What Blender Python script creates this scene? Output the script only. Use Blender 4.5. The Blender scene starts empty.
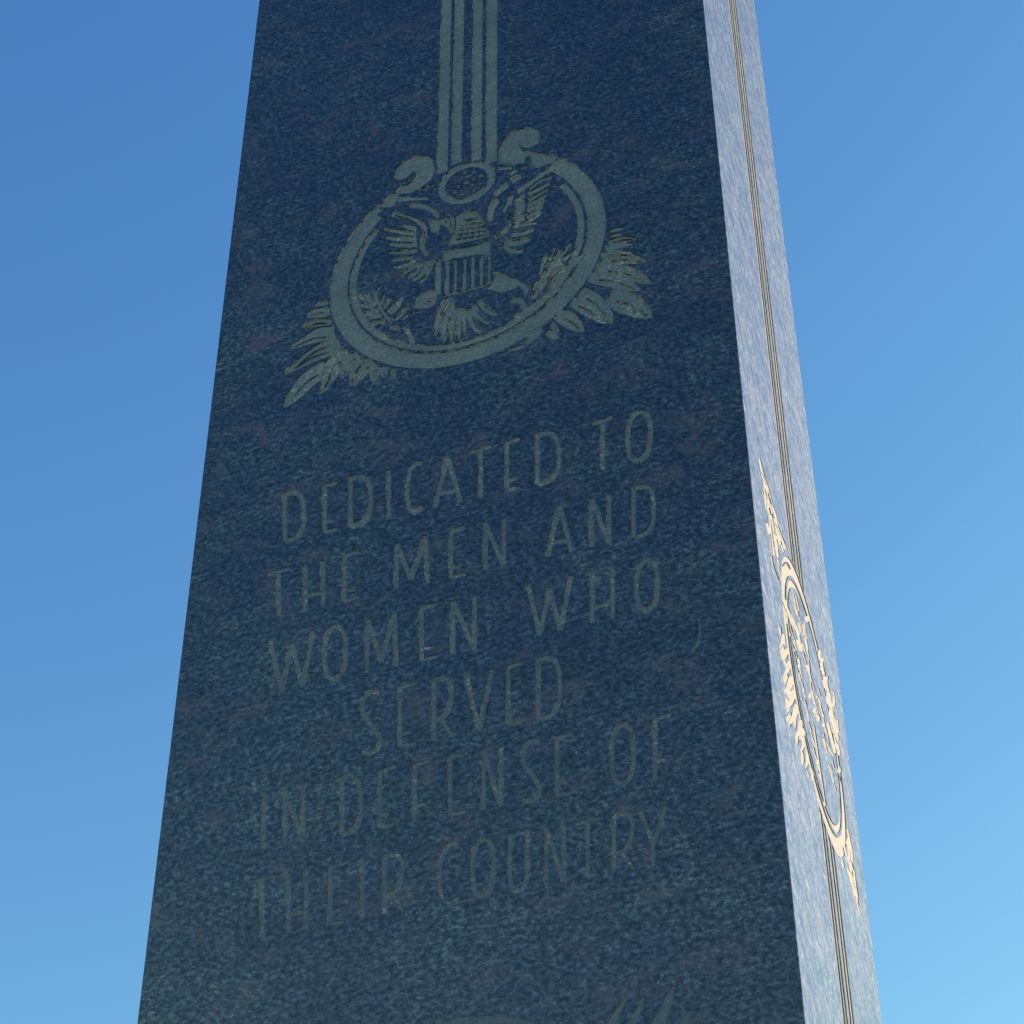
# Granite memorial pillar against a clear blue sky.  Units are metres.
import bpy, bmesh, math, random
from mathutils import Matrix, Vector
from mathutils.geometry import delaunay_2d_cdt

# Outlines of the engraving as (across, height) coordinates on the stone faces
SHAPES = {
 'ring': [[(0.301,4.786),(0.2889,4.7715),(0.2778,4.7561),(0.2676,4.7401),(0.2585,4.7234),(0.2504,4.7062),(0.2434,4.6885),(0.2375,4.6705),(0.2328,4.652),(0.2292,4.6334),(0.2269,4.6146),(0.2257,4.5957),(0.2258,4.5768),(0.227,4.5581),(0.2294,4.5394),(0.2331,4.5211),(0.2379,4.503),(0.2438,4.4854),(0.2509,4.4683),(0.259,4.4517),(0.2682,4.4358),(0.2785,4.4205),(0.2897,4.4061),(0.3018,4.3924),(0.3148,4.3797),(0.3286,4.3679),(0.3432,4.3571),(0.3585,4.3474),(0.3743,4.3387),(0.3908,4.3312),(0.4077,4.3248),(0.425,4.3196),(0.4427,4.3156),(0.4606,4.3129),(0.4787,4.3114),(0.4969,4.3111),(0.5151,4.3121),(0.5332,4.3143),(0.5512,4.3178),(0.569,4.3225),(0.5865,4.3284),(0.6037,4.3354),(0.6204,4.3436),(0.6365,4.3529),(0.6521,4.3633),(0.667,4.3747),(0.6812,4.387),(0.6946,4.4003),(0.7072,4.4144),(0.7188,4.4293),(0.7295,4.445),(0.7393,4.4613),(0.748,4.4782),(0.7556,4.4957),(0.7621,4.5135),(0.7674,4.5318),(0.7716,4.5503),(0.7746,4.569),(0.7765,4.5879),(0.7771,4.6067),(0.7765,4.6256),(0.7748,4.6443),(0.7718,4.6628),(0.7676,4.681),(0.7623,4.6989),(0.7559,4.7163),(0.7483,4.7332),(0.7397,4.7495),(0.73,4.7652),(0.7193,4.7801),(0.7077,4.7942),(0.6952,4.8074),(0.6696,4.7796),(0.6805,4.7681),(0.6906,4.7559),(0.6998,4.743),(0.7082,4.7294),(0.7157,4.7152),(0.7223,4.7006),(0.7279,4.6855),(0.7325,4.67),(0.7361,4.6541),(0.7387,4.6381),(0.7402,4.6218),(0.7407,4.6055),(0.7402,4.5891),(0.7386,4.5727),(0.7359,4.5565),(0.7323,4.5404),(0.7276,4.5245),(0.722,4.509),(0.7154,4.4939),(0.7079,4.4792),(0.6994,4.4651),(0.6901,4.4515),(0.68,4.4385),(0.6691,4.4263),(0.6575,4.4147),(0.6451,4.404),(0.6322,4.3941),(0.6187,4.3851),(0.6046,4.3771),(0.5902,4.37),(0.5753,4.3638),(0.5601,4.3587),(0.5447,4.3547),(0.529,4.3517),(0.5133,4.3497),(0.4975,4.3489),(0.4817,4.3491),(0.466,4.3504),(0.4504,4.3528),(0.4351,4.3562),(0.42,4.3607),(0.4054,4.3663),(0.3911,4.3728),(0.3773,4.3803),(0.3641,4.3888),(0.3514,4.3981),(0.3394,4.4084),(0.3282,4.4194),(0.3176,4.4313),(0.3079,4.4438),(0.299,4.4571),(0.291,4.4709),(0.2839,4.4853),(0.2778,4.5002),(0.2726,4.5155),(0.2685,4.5311),(0.2653,4.547),(0.2632,4.5632),(0.2621,4.5795),(0.2621,4.5959),(0.2631,4.6123),(0.2652,4.6286),(0.2682,4.6448),(0.2723,4.6608),(0.2774,4.6765),(0.2835,4.6918),(0.2905,4.7067),(0.2985,4.7212),(0.3073,4.7351),(0.317,4.7484),(0.3275,4.7611)],[(0.3027,4.7809),(0.3136,4.7978),(0.3445,4.8169),(0.3566,4.8321),(0.3508,4.7853),(0.3288,4.7839),(0.3125,4.7718)],[(0.6853,4.8096),(0.6674,4.8338),(0.7033,4.7988),(0.6909,4.7885)]],
 'inner_ring': [[(0.3103,4.7307),(0.3024,4.7181),(0.2952,4.705),(0.2887,4.6915),(0.2831,4.6776),(0.2783,4.6634),(0.2743,4.649),(0.2712,4.6344),(0.2689,4.6197),(0.2675,4.6048),(0.267,4.59),(0.2673,4.5752),(0.2685,4.5604),(0.2706,4.5458),(0.2736,4.5314),(0.2774,4.5172),(0.282,4.5033),(0.2875,4.4898),(0.2937,4.4766),(0.3008,4.464),(0.3085,4.4518),(0.3171,4.4402),(0.3262,4.4291),(0.3361,4.4187),(0.3466,4.4089),(0.3576,4.3999),(0.3692,4.3915),(0.3813,4.384),(0.3938,4.3772),(0.4067,4.3713),(0.42,4.3662),(0.4336,4.362),(0.4474,4.3586),(0.4615,4.3562),(0.4757,4.3546),(0.4899,4.354),(0.5043,4.3542),(0.5186,4.3554),(0.5328,4.3575),(0.547,4.3604),(0.5609,4.3643),(0.5747,4.369),(0.5881,4.3746),(0.6013,4.381),(0.6141,4.3882),(0.6264,4.3962),(0.6383,4.4049),(0.6497,4.4144),(0.6605,4.4245),(0.6707,4.4353),(0.6803,4.4467),(0.6892,4.4587),(0.6974,4.4711),(0.7049,4.4841),(0.7116,4.4974),(0.7175,4.5112),(0.7227,4.5252),(0.727,4.5395),(0.7304,4.5541),(0.733,4.5688),(0.7348,4.5836),(0.7356,4.5984),(0.7356,4.6133),(0.7347,4.6281),(0.733,4.6428),(0.7303,4.6573),(0.7269,4.6715),(0.7225,4.6855),(0.7174,4.6992),(0.7114,4.7125),(0.7047,4.7253),(0.6972,4.7377),(0.6857,4.7294),(0.6927,4.7178),(0.6991,4.7057),(0.7047,4.6932),(0.7095,4.6803),(0.7136,4.6672),(0.7169,4.6537),(0.7193,4.6401),(0.721,4.6263),(0.7218,4.6123),(0.7219,4.5984),(0.721,4.5844),(0.7194,4.5704),(0.717,4.5566),(0.7137,4.5429),(0.7097,4.5294),(0.7048,4.5162),(0.6992,4.5033),(0.6929,4.4907),(0.6859,4.4785),(0.6781,4.4668),(0.6698,4.4555),(0.6607,4.4448),(0.6511,4.4347),(0.6409,4.4251),(0.6302,4.4162),(0.619,4.408),(0.6074,4.4005),(0.5954,4.3937),(0.583,4.3877),(0.5704,4.3824),(0.5574,4.378),(0.5443,4.3744),(0.531,4.3716),(0.5176,4.3696),(0.5041,4.3685),(0.4906,4.3683),(0.4772,4.3689),(0.4638,4.3704),(0.4506,4.3727),(0.4376,4.3758),(0.4248,4.3798),(0.4123,4.3846),(0.4001,4.3902),(0.3883,4.3965),(0.377,4.4036),(0.3661,4.4115),(0.3557,4.42),(0.3458,4.4292),(0.3365,4.439),(0.3279,4.4494),(0.3199,4.4603),(0.3126,4.4718),(0.3059,4.4837),(0.3,4.4961),(0.2949,4.5088),(0.2905,4.5219),(0.287,4.5352),(0.2842,4.5488),(0.2822,4.5626),(0.2811,4.5764),(0.2807,4.5904),(0.2812,4.6044),(0.2826,4.6183),(0.2847,4.6322),(0.2877,4.646),(0.2914,4.6595),(0.2959,4.6729),(0.3012,4.6859),(0.3073,4.6986),(0.3141,4.711),(0.3215,4.7229)]],
 'band': [[(0.4365,4.8493),(0.4601,4.8523),(0.4601,6.35),(0.4365,6.35)],[(0.4673,4.866),(0.489,4.869),(0.489,6.35),(0.4673,6.35)],[(0.508,4.8605),(0.5307,4.8635),(0.5307,6.35),(0.508,6.35)],[(0.5385,4.8433),(0.5629,4.8463),(0.5629,6.35),(0.5385,6.35)]],
 'medallion': [[(0.5594,4.8029),(0.5589,4.8108),(0.5573,4.8186),(0.5547,4.8261),(0.5511,4.8332),(0.5466,4.8397),(0.5413,4.8456),(0.5352,4.8507),(0.5286,4.855),(0.5214,4.8584),(0.5138,4.8607),(0.506,4.8621),(0.498,4.8624),(0.4901,4.8616),(0.4824,4.8598),(0.475,4.8569),(0.468,4.8531),(0.4616,4.8484),(0.4559,4.8429),(0.4509,4.8367),(0.4469,4.8299),(0.4438,4.8226),(0.4416,4.815),(0.4405,4.8071),(0.4405,4.7992),(0.4415,4.7913),(0.4436,4.7836),(0.4466,4.7763),(0.4507,4.7695),(0.4555,4.7632),(0.4612,4.7577),(0.4676,4.7529),(0.4745,4.7491),(0.4819,4.7462),(0.4896,4.7443),(0.4975,4.7434),(0.5054,4.7436),(0.5133,4.7449),(0.5209,4.7472),(0.5281,4.7505),(0.5348,4.7547),(0.5409,4.7598),(0.5463,4.7656),(0.5508,4.7722),(0.5545,4.7792),(0.5571,4.7867),(0.5588,4.7945),(0.5594,4.8024),(0.5439,4.8025),(0.5435,4.7966),(0.5423,4.7909),(0.5403,4.7854),(0.5376,4.7801),(0.5342,4.7753),(0.5303,4.771),(0.5257,4.7672),(0.5208,4.7641),(0.5154,4.7617),(0.5098,4.76),(0.504,4.759),(0.4981,4.7589),(0.4923,4.7595),(0.4866,4.7609),(0.4811,4.7631),(0.476,4.7659),(0.4713,4.7694),(0.4671,4.7735),(0.4635,4.7782),(0.4605,4.7832),(0.4582,4.7886),(0.4567,4.7943),(0.4559,4.8001),(0.456,4.806),(0.4568,4.8118),(0.4583,4.8175),(0.4607,4.8229),(0.4637,4.8279),(0.4673,4.8325),(0.4716,4.8366),(0.4763,4.8401),(0.4815,4.8429),(0.4869,4.845),(0.4927,4.8463),(0.4985,4.8469),(0.5044,4.8467),(0.5102,4.8457),(0.5158,4.8439),(0.5211,4.8415),(0.526,4.8383),(0.5305,4.8345),(0.5345,4.8301),(0.5378,4.8253),(0.5404,4.8201),(0.5424,4.8145),(0.5435,4.8087),(0.5439,4.8029)]],
 'stars': [[(0.5027,4.8029),(0.5049,4.8065),(0.5007,4.8055),(0.498,4.8088),(0.4976,4.8045),(0.4937,4.8029),(0.4976,4.8012),(0.498,4.797),(0.5007,4.8002),(0.5049,4.7992)],[(0.5199,4.8082),(0.5221,4.8118),(0.5179,4.8109),(0.5152,4.8141),(0.5148,4.8099),(0.5109,4.8082),(0.5148,4.8066),(0.5152,4.8023),(0.5179,4.8055),(0.5221,4.8046)],[(0.5067,4.8204),(0.5089,4.8241),(0.5047,4.8231),(0.502,4.8263),(0.5016,4.8221),(0.4977,4.8204),(0.5016,4.8188),(0.502,4.8145),(0.5047,4.8178),(0.5089,4.8168)],[(0.4895,4.8151),(0.4917,4.8188),(0.4875,4.8178),(0.4848,4.821),(0.4844,4.8168),(0.4805,4.8151),(0.4844,4.8135),(0.4848,4.8092),(0.4875,4.8125),(0.4917,4.8115)],[(0.4855,4.7976),(0.4877,4.8012),(0.4836,4.8002),(0.4808,4.8035),(0.4804,4.7992),(0.4765,4.7976),(0.4804,4.7959),(0.4808,4.7917),(0.4836,4.7949),(0.4877,4.7939)],[(0.4987,4.7853),(0.5009,4.789),(0.4968,4.788),(0.494,4.7912),(0.4936,4.787),(0.4897,4.7853),(0.4936,4.7837),(0.494,4.7794),(0.4968,4.7827),(0.5009,4.7817)],[(0.5159,4.7907),(0.5181,4.7943),(0.514,4.7933),(0.5112,4.7965),(0.5108,4.7923),(0.5069,4.7907),(0.5108,4.789),(0.5112,4.7848),(0.514,4.788),(0.5181,4.787)],[(0.5323,4.812),(0.5345,4.8157),(0.5304,4.8147),(0.5276,4.8179),(0.5272,4.8137),(0.5233,4.812),(0.5272,4.8104),(0.5276,4.8062),(0.5304,4.8094),(0.5345,4.8084)],[(0.5195,4.8289),(0.5217,4.8326),(0.5175,4.8316),(0.5148,4.8348),(0.5144,4.8306),(0.5105,4.8289),(0.5144,4.8273),(0.5148,4.823),(0.5175,4.8263),(0.5217,4.8253)],[(0.4988,4.8336),(0.501,4.8373),(0.4969,4.8363),(0.4941,4.8395),(0.4937,4.8353),(0.4898,4.8336),(0.4937,4.832),(0.4941,4.8277),(0.4969,4.831),(0.501,4.83)],[(0.4799,4.824),(0.4822,4.8276),(0.478,4.8266),(0.4752,4.8298),(0.4749,4.8256),(0.4709,4.824),(0.4749,4.8223),(0.4752,4.8181),(0.478,4.8213),(0.4822,4.8203)],[(0.4717,4.8044),(0.4739,4.8081),(0.4698,4.8071),(0.467,4.8103),(0.4667,4.8061),(0.4627,4.8044),(0.4667,4.8028),(0.467,4.7985),(0.4698,4.8017),(0.4739,4.8008)],[(0.478,4.7841),(0.4802,4.7878),(0.4761,4.7868),(0.4733,4.79),(0.4729,4.7858),(0.469,4.7841),(0.4729,4.7825),(0.4733,4.7783),(0.4761,4.7815),(0.4802,4.7805)],[(0.4958,4.7727),(0.498,4.7763),(0.4939,4.7753),(0.4911,4.7786),(0.4907,4.7743),(0.4868,4.7727),(0.4907,4.771),(0.4911,4.7668),(0.4939,4.77),(0.498,4.769)],[(0.5168,4.7753),(0.5191,4.779),(0.5149,4.778),(0.5121,4.7812),(0.5118,4.777),(0.5078,4.7753),(0.5118,4.7737),(0.5121,4.7694),(0.5149,4.7726),(0.5191,4.7717)],[(0.5313,4.7909),(0.5335,4.7945),(0.5293,4.7935),(0.5265,4.7968),(0.5262,4.7925),(0.5223,4.7909),(0.5262,4.7892),(0.5265,4.785),(0.5293,4.7882),(0.5335,4.7872)]],
 'volute': [[(0.388,4.8768),(0.374,4.8623),(0.3576,4.858),(0.3468,4.8717),(0.348,4.8979),(0.3641,4.9149),(0.3847,4.9231),(0.4076,4.9198),(0.4267,4.8999),(0.4336,4.865),(0.426,4.8384),(0.4019,4.8206),(0.3817,4.8113),(0.3597,4.8188),(0.3516,4.7916),(0.3353,4.7896),(0.3165,4.7977),(0.3344,4.8147),(0.3564,4.8333),(0.3662,4.8474),(0.3824,4.8564),(0.3924,4.8676)],[(0.6074,4.8677),(0.6254,4.8519),(0.6473,4.8383),(0.6867,4.8151),(0.6786,4.8041),(0.6468,4.7945),(0.6357,4.803),(0.6312,4.8335),(0.6253,4.8357),(0.6211,4.8185),(0.5952,4.8259),(0.5663,4.839),(0.563,4.8782),(0.5752,4.9065),(0.5956,4.926),(0.6199,4.9273),(0.6441,4.9161),(0.6512,4.8969),(0.6497,4.8709),(0.6355,4.8612),(0.6195,4.8669)]],
 'eagle': [[(0.4333,4.6978),(0.4391,4.7085),(0.453,4.7122),(0.4659,4.7163),(0.4764,4.71),(0.4778,4.6956),(0.4756,4.6685),(0.4687,4.6653),(0.4666,4.6771),(0.4604,4.6874),(0.4503,4.6977),(0.4422,4.6996)],[(0.4804,4.7087),(0.4918,4.7174),(0.5057,4.722),(0.5237,4.7081),(0.5357,4.6818),(0.5457,4.6481),(0.5468,4.6313),(0.5184,4.6319),(0.4929,4.6321),(0.4673,4.6328),(0.4638,4.6408),(0.4738,4.6581),(0.4795,4.67),(0.4819,4.6886)],[(0.4188,4.521),(0.4352,4.5237),(0.4464,4.5019),(0.4438,4.4843),(0.4277,4.4737),(0.4003,4.4821),(0.3963,4.4886),(0.4073,4.5114)],[(0.4135,4.4749),(0.4096,4.4747),(0.4038,4.4745),(0.3976,4.4739),(0.392,4.4727),(0.3875,4.4703),(0.3834,4.4671),(0.3801,4.464),(0.3778,4.4618),(0.3796,4.4586),(0.3821,4.4604),(0.3855,4.463),(0.3896,4.4657),(0.3938,4.4675),(0.399,4.4682),(0.4051,4.4682),(0.4108,4.468),(0.4149,4.4678)],[(0.4031,4.4942),(0.4003,4.4931),(0.3962,4.4916),(0.3917,4.4897),(0.3877,4.4877),(0.3843,4.4851),(0.3811,4.4821),(0.3784,4.4794),(0.3765,4.4774),(0.3779,4.475),(0.38,4.4767),(0.3828,4.4791),(0.3861,4.4817),(0.3895,4.4838),(0.3933,4.4854),(0.3978,4.4868),(0.402,4.488),(0.4049,4.4887)],[(0.3861,4.5026),(0.386,4.4987),(0.3859,4.4947),(0.3858,4.4908),(0.3856,4.4869),(0.3876,4.4858),(0.3883,4.4895),(0.3889,4.4932),(0.3895,4.4968),(0.3901,4.5005)],[(0.5562,4.5326),(0.5788,4.5206),(0.5959,4.5021),(0.6076,4.4827),(0.5958,4.4734),(0.5731,4.4722),(0.5464,4.4884),(0.5549,4.5046)],[(0.5905,4.4965),(0.5957,4.4903),(0.6032,4.4813),(0.6103,4.4721),(0.6145,4.4658),(0.6153,4.4632),(0.615,4.4603),(0.6139,4.4567),(0.6131,4.4536),(0.6195,4.4479),(0.6207,4.4503),(0.6227,4.4545),(0.6239,4.4614),(0.6221,4.4707),(0.6168,4.4805),(0.6094,4.491),(0.6021,4.5008),(0.5973,4.5075)],[(0.6229,4.4424),(0.6249,4.4409),(0.628,4.4384),(0.632,4.4361),(0.6363,4.4359),(0.6399,4.4392),(0.6429,4.4441),(0.6453,4.4489),(0.647,4.452),(0.6421,4.4577),(0.6404,4.4544),(0.6381,4.4498),(0.6356,4.4457),(0.6337,4.4437),(0.6322,4.4439),(0.6296,4.4455),(0.6268,4.4477),(0.6247,4.4493)],[(0.6288,4.4688),(0.6283,4.4656),(0.6255,4.4647),(0.623,4.4661),(0.6208,4.4695),(0.6218,4.4728),(0.6231,4.4752),(0.6258,4.475),(0.6276,4.4726)],[(0.641,4.4599),(0.6404,4.4566),(0.6376,4.4557),(0.6351,4.4571),(0.633,4.4605),(0.634,4.4638),(0.6352,4.4662),(0.6379,4.466),(0.6397,4.4636)],[(0.5914,4.4346),(0.5947,4.4347),(0.5993,4.4351),(0.6033,4.4349),(0.6045,4.4343),(0.6051,4.4325),(0.6069,4.4269),(0.6086,4.4203),(0.6098,4.4154),(0.6223,4.4197),(0.6206,4.4243),(0.6181,4.4315),(0.6147,4.4398),(0.6092,4.4474),(0.6022,4.4502),(0.5963,4.4497),(0.5915,4.4483),(0.5884,4.4474)]],
 'tail_feather': [[(0.4648,4.4868),(0.46,4.4816),(0.4542,4.4727),(0.4487,4.4614),(0.4447,4.449),(0.4425,4.4354),(0.4417,4.4207),(0.4421,4.4072),(0.444,4.397),(0.4451,4.3964),(0.4495,4.4028),(0.4536,4.4134),(0.4575,4.4252),(0.4611,4.4356),(0.465,4.4456),(0.4694,4.4568),(0.473,4.4676),(0.4747,4.4762)],[(0.4697,4.4742),(0.4654,4.4678),(0.4607,4.4571),(0.4566,4.4439),(0.4541,4.4298),(0.4537,4.4147),(0.4548,4.3989),(0.4571,4.3848),(0.4605,4.3743),(0.4617,4.3739),(0.4657,4.3815),(0.4687,4.3934),(0.4712,4.4066),(0.4736,4.4183),(0.4762,4.4296),(0.4791,4.4424),(0.4813,4.4547),(0.4818,4.4643)],[(0.4816,4.4595),(0.4779,4.4529),(0.474,4.4421),(0.4706,4.4289),(0.4688,4.4151),(0.469,4.4005),(0.4706,4.3853),(0.4733,4.3717),(0.4768,4.3619),(0.4779,4.3616),(0.4813,4.3693),(0.4836,4.3811),(0.4854,4.3942),(0.4871,4.4057),(0.4892,4.417),(0.4915,4.4297),(0.4931,4.4418),(0.4932,4.4511)],[(0.49,4.4558),(0.4873,4.4487),(0.4848,4.4377),(0.483,4.4245),(0.4826,4.4111),(0.484,4.3973),(0.4866,4.383),(0.49,4.3705),(0.4938,4.3618),(0.4948,4.3616),(0.4969,4.3696),(0.4977,4.3814),(0.4981,4.3942),(0.4986,4.4057),(0.4994,4.4169),(0.5004,4.4294),(0.5008,4.4412),(0.5002,4.4501)],[(0.4988,4.4473),(0.4971,4.4415),(0.4956,4.4327),(0.4947,4.4222),(0.4948,4.4116),(0.4964,4.4008),(0.4989,4.3897),(0.5019,4.3801),(0.5051,4.3734),(0.5059,4.3734),(0.5071,4.3799),(0.5073,4.3892),(0.5072,4.3994),(0.5071,4.4085),(0.5073,4.4174),(0.5076,4.4273),(0.5075,4.4367),(0.5068,4.4436)],[(0.5028,4.4484),(0.5024,4.4414),(0.5033,4.4312),(0.5056,4.4197),(0.509,4.4084),(0.5138,4.3978),(0.5197,4.3879),(0.5258,4.3799),(0.5313,4.3753),(0.5323,4.3758),(0.5324,4.3838),(0.5305,4.3939),(0.5279,4.4045),(0.5256,4.4137),(0.5234,4.4227),(0.5206,4.433),(0.5175,4.4426),(0.5142,4.4493)],[(0.5121,4.4519),(0.5133,4.4455),(0.5161,4.4366),(0.5201,4.4269),(0.5249,4.4179),(0.5306,4.41),(0.5371,4.403),(0.5432,4.3978),(0.5483,4.3953),(0.5489,4.3961),(0.5472,4.4032),(0.5436,4.4116),(0.5394,4.4202),(0.5357,4.4278),(0.5322,4.4354),(0.528,4.4438),(0.5238,4.4515),(0.52,4.4565)],[(0.524,4.4603),(0.5257,4.4542),(0.5293,4.4462),(0.534,4.4376),(0.5394,4.4299),(0.5456,4.4235),(0.5522,4.4182),(0.5585,4.4146),(0.5634,4.4135),(0.5638,4.4145),(0.5616,4.4211),(0.5574,4.4286),(0.5526,4.4362),(0.5484,4.4427),(0.5444,4.4492),(0.5396,4.4565),(0.5349,4.463),(0.5309,4.467)],[(0.4712,4.4967),(0.4667,4.4951),(0.4613,4.4911),(0.4559,4.4852),(0.4514,4.4779),(0.4484,4.4692),(0.4465,4.4594),(0.4459,4.4501),(0.4469,4.4423),(0.4479,4.4413),(0.4528,4.4436),(0.4576,4.4488),(0.4622,4.4549),(0.4661,4.4602),(0.47,4.4654),(0.4742,4.4716),(0.4778,4.478),(0.4796,4.4837)],[(0.4634,4.4908),(0.4629,4.4879),(0.4634,4.4841),(0.4647,4.4797),(0.4668,4.4754),(0.4696,4.4719),(0.4728,4.4692),(0.4761,4.4677),(0.4793,4.4677),(0.4799,4.4684),(0.4805,4.4726),(0.4801,4.4769),(0.4793,4.4809),(0.4786,4.4839),(0.4777,4.4865),(0.4761,4.4897),(0.4741,4.4926),(0.4719,4.4944)]],
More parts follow.
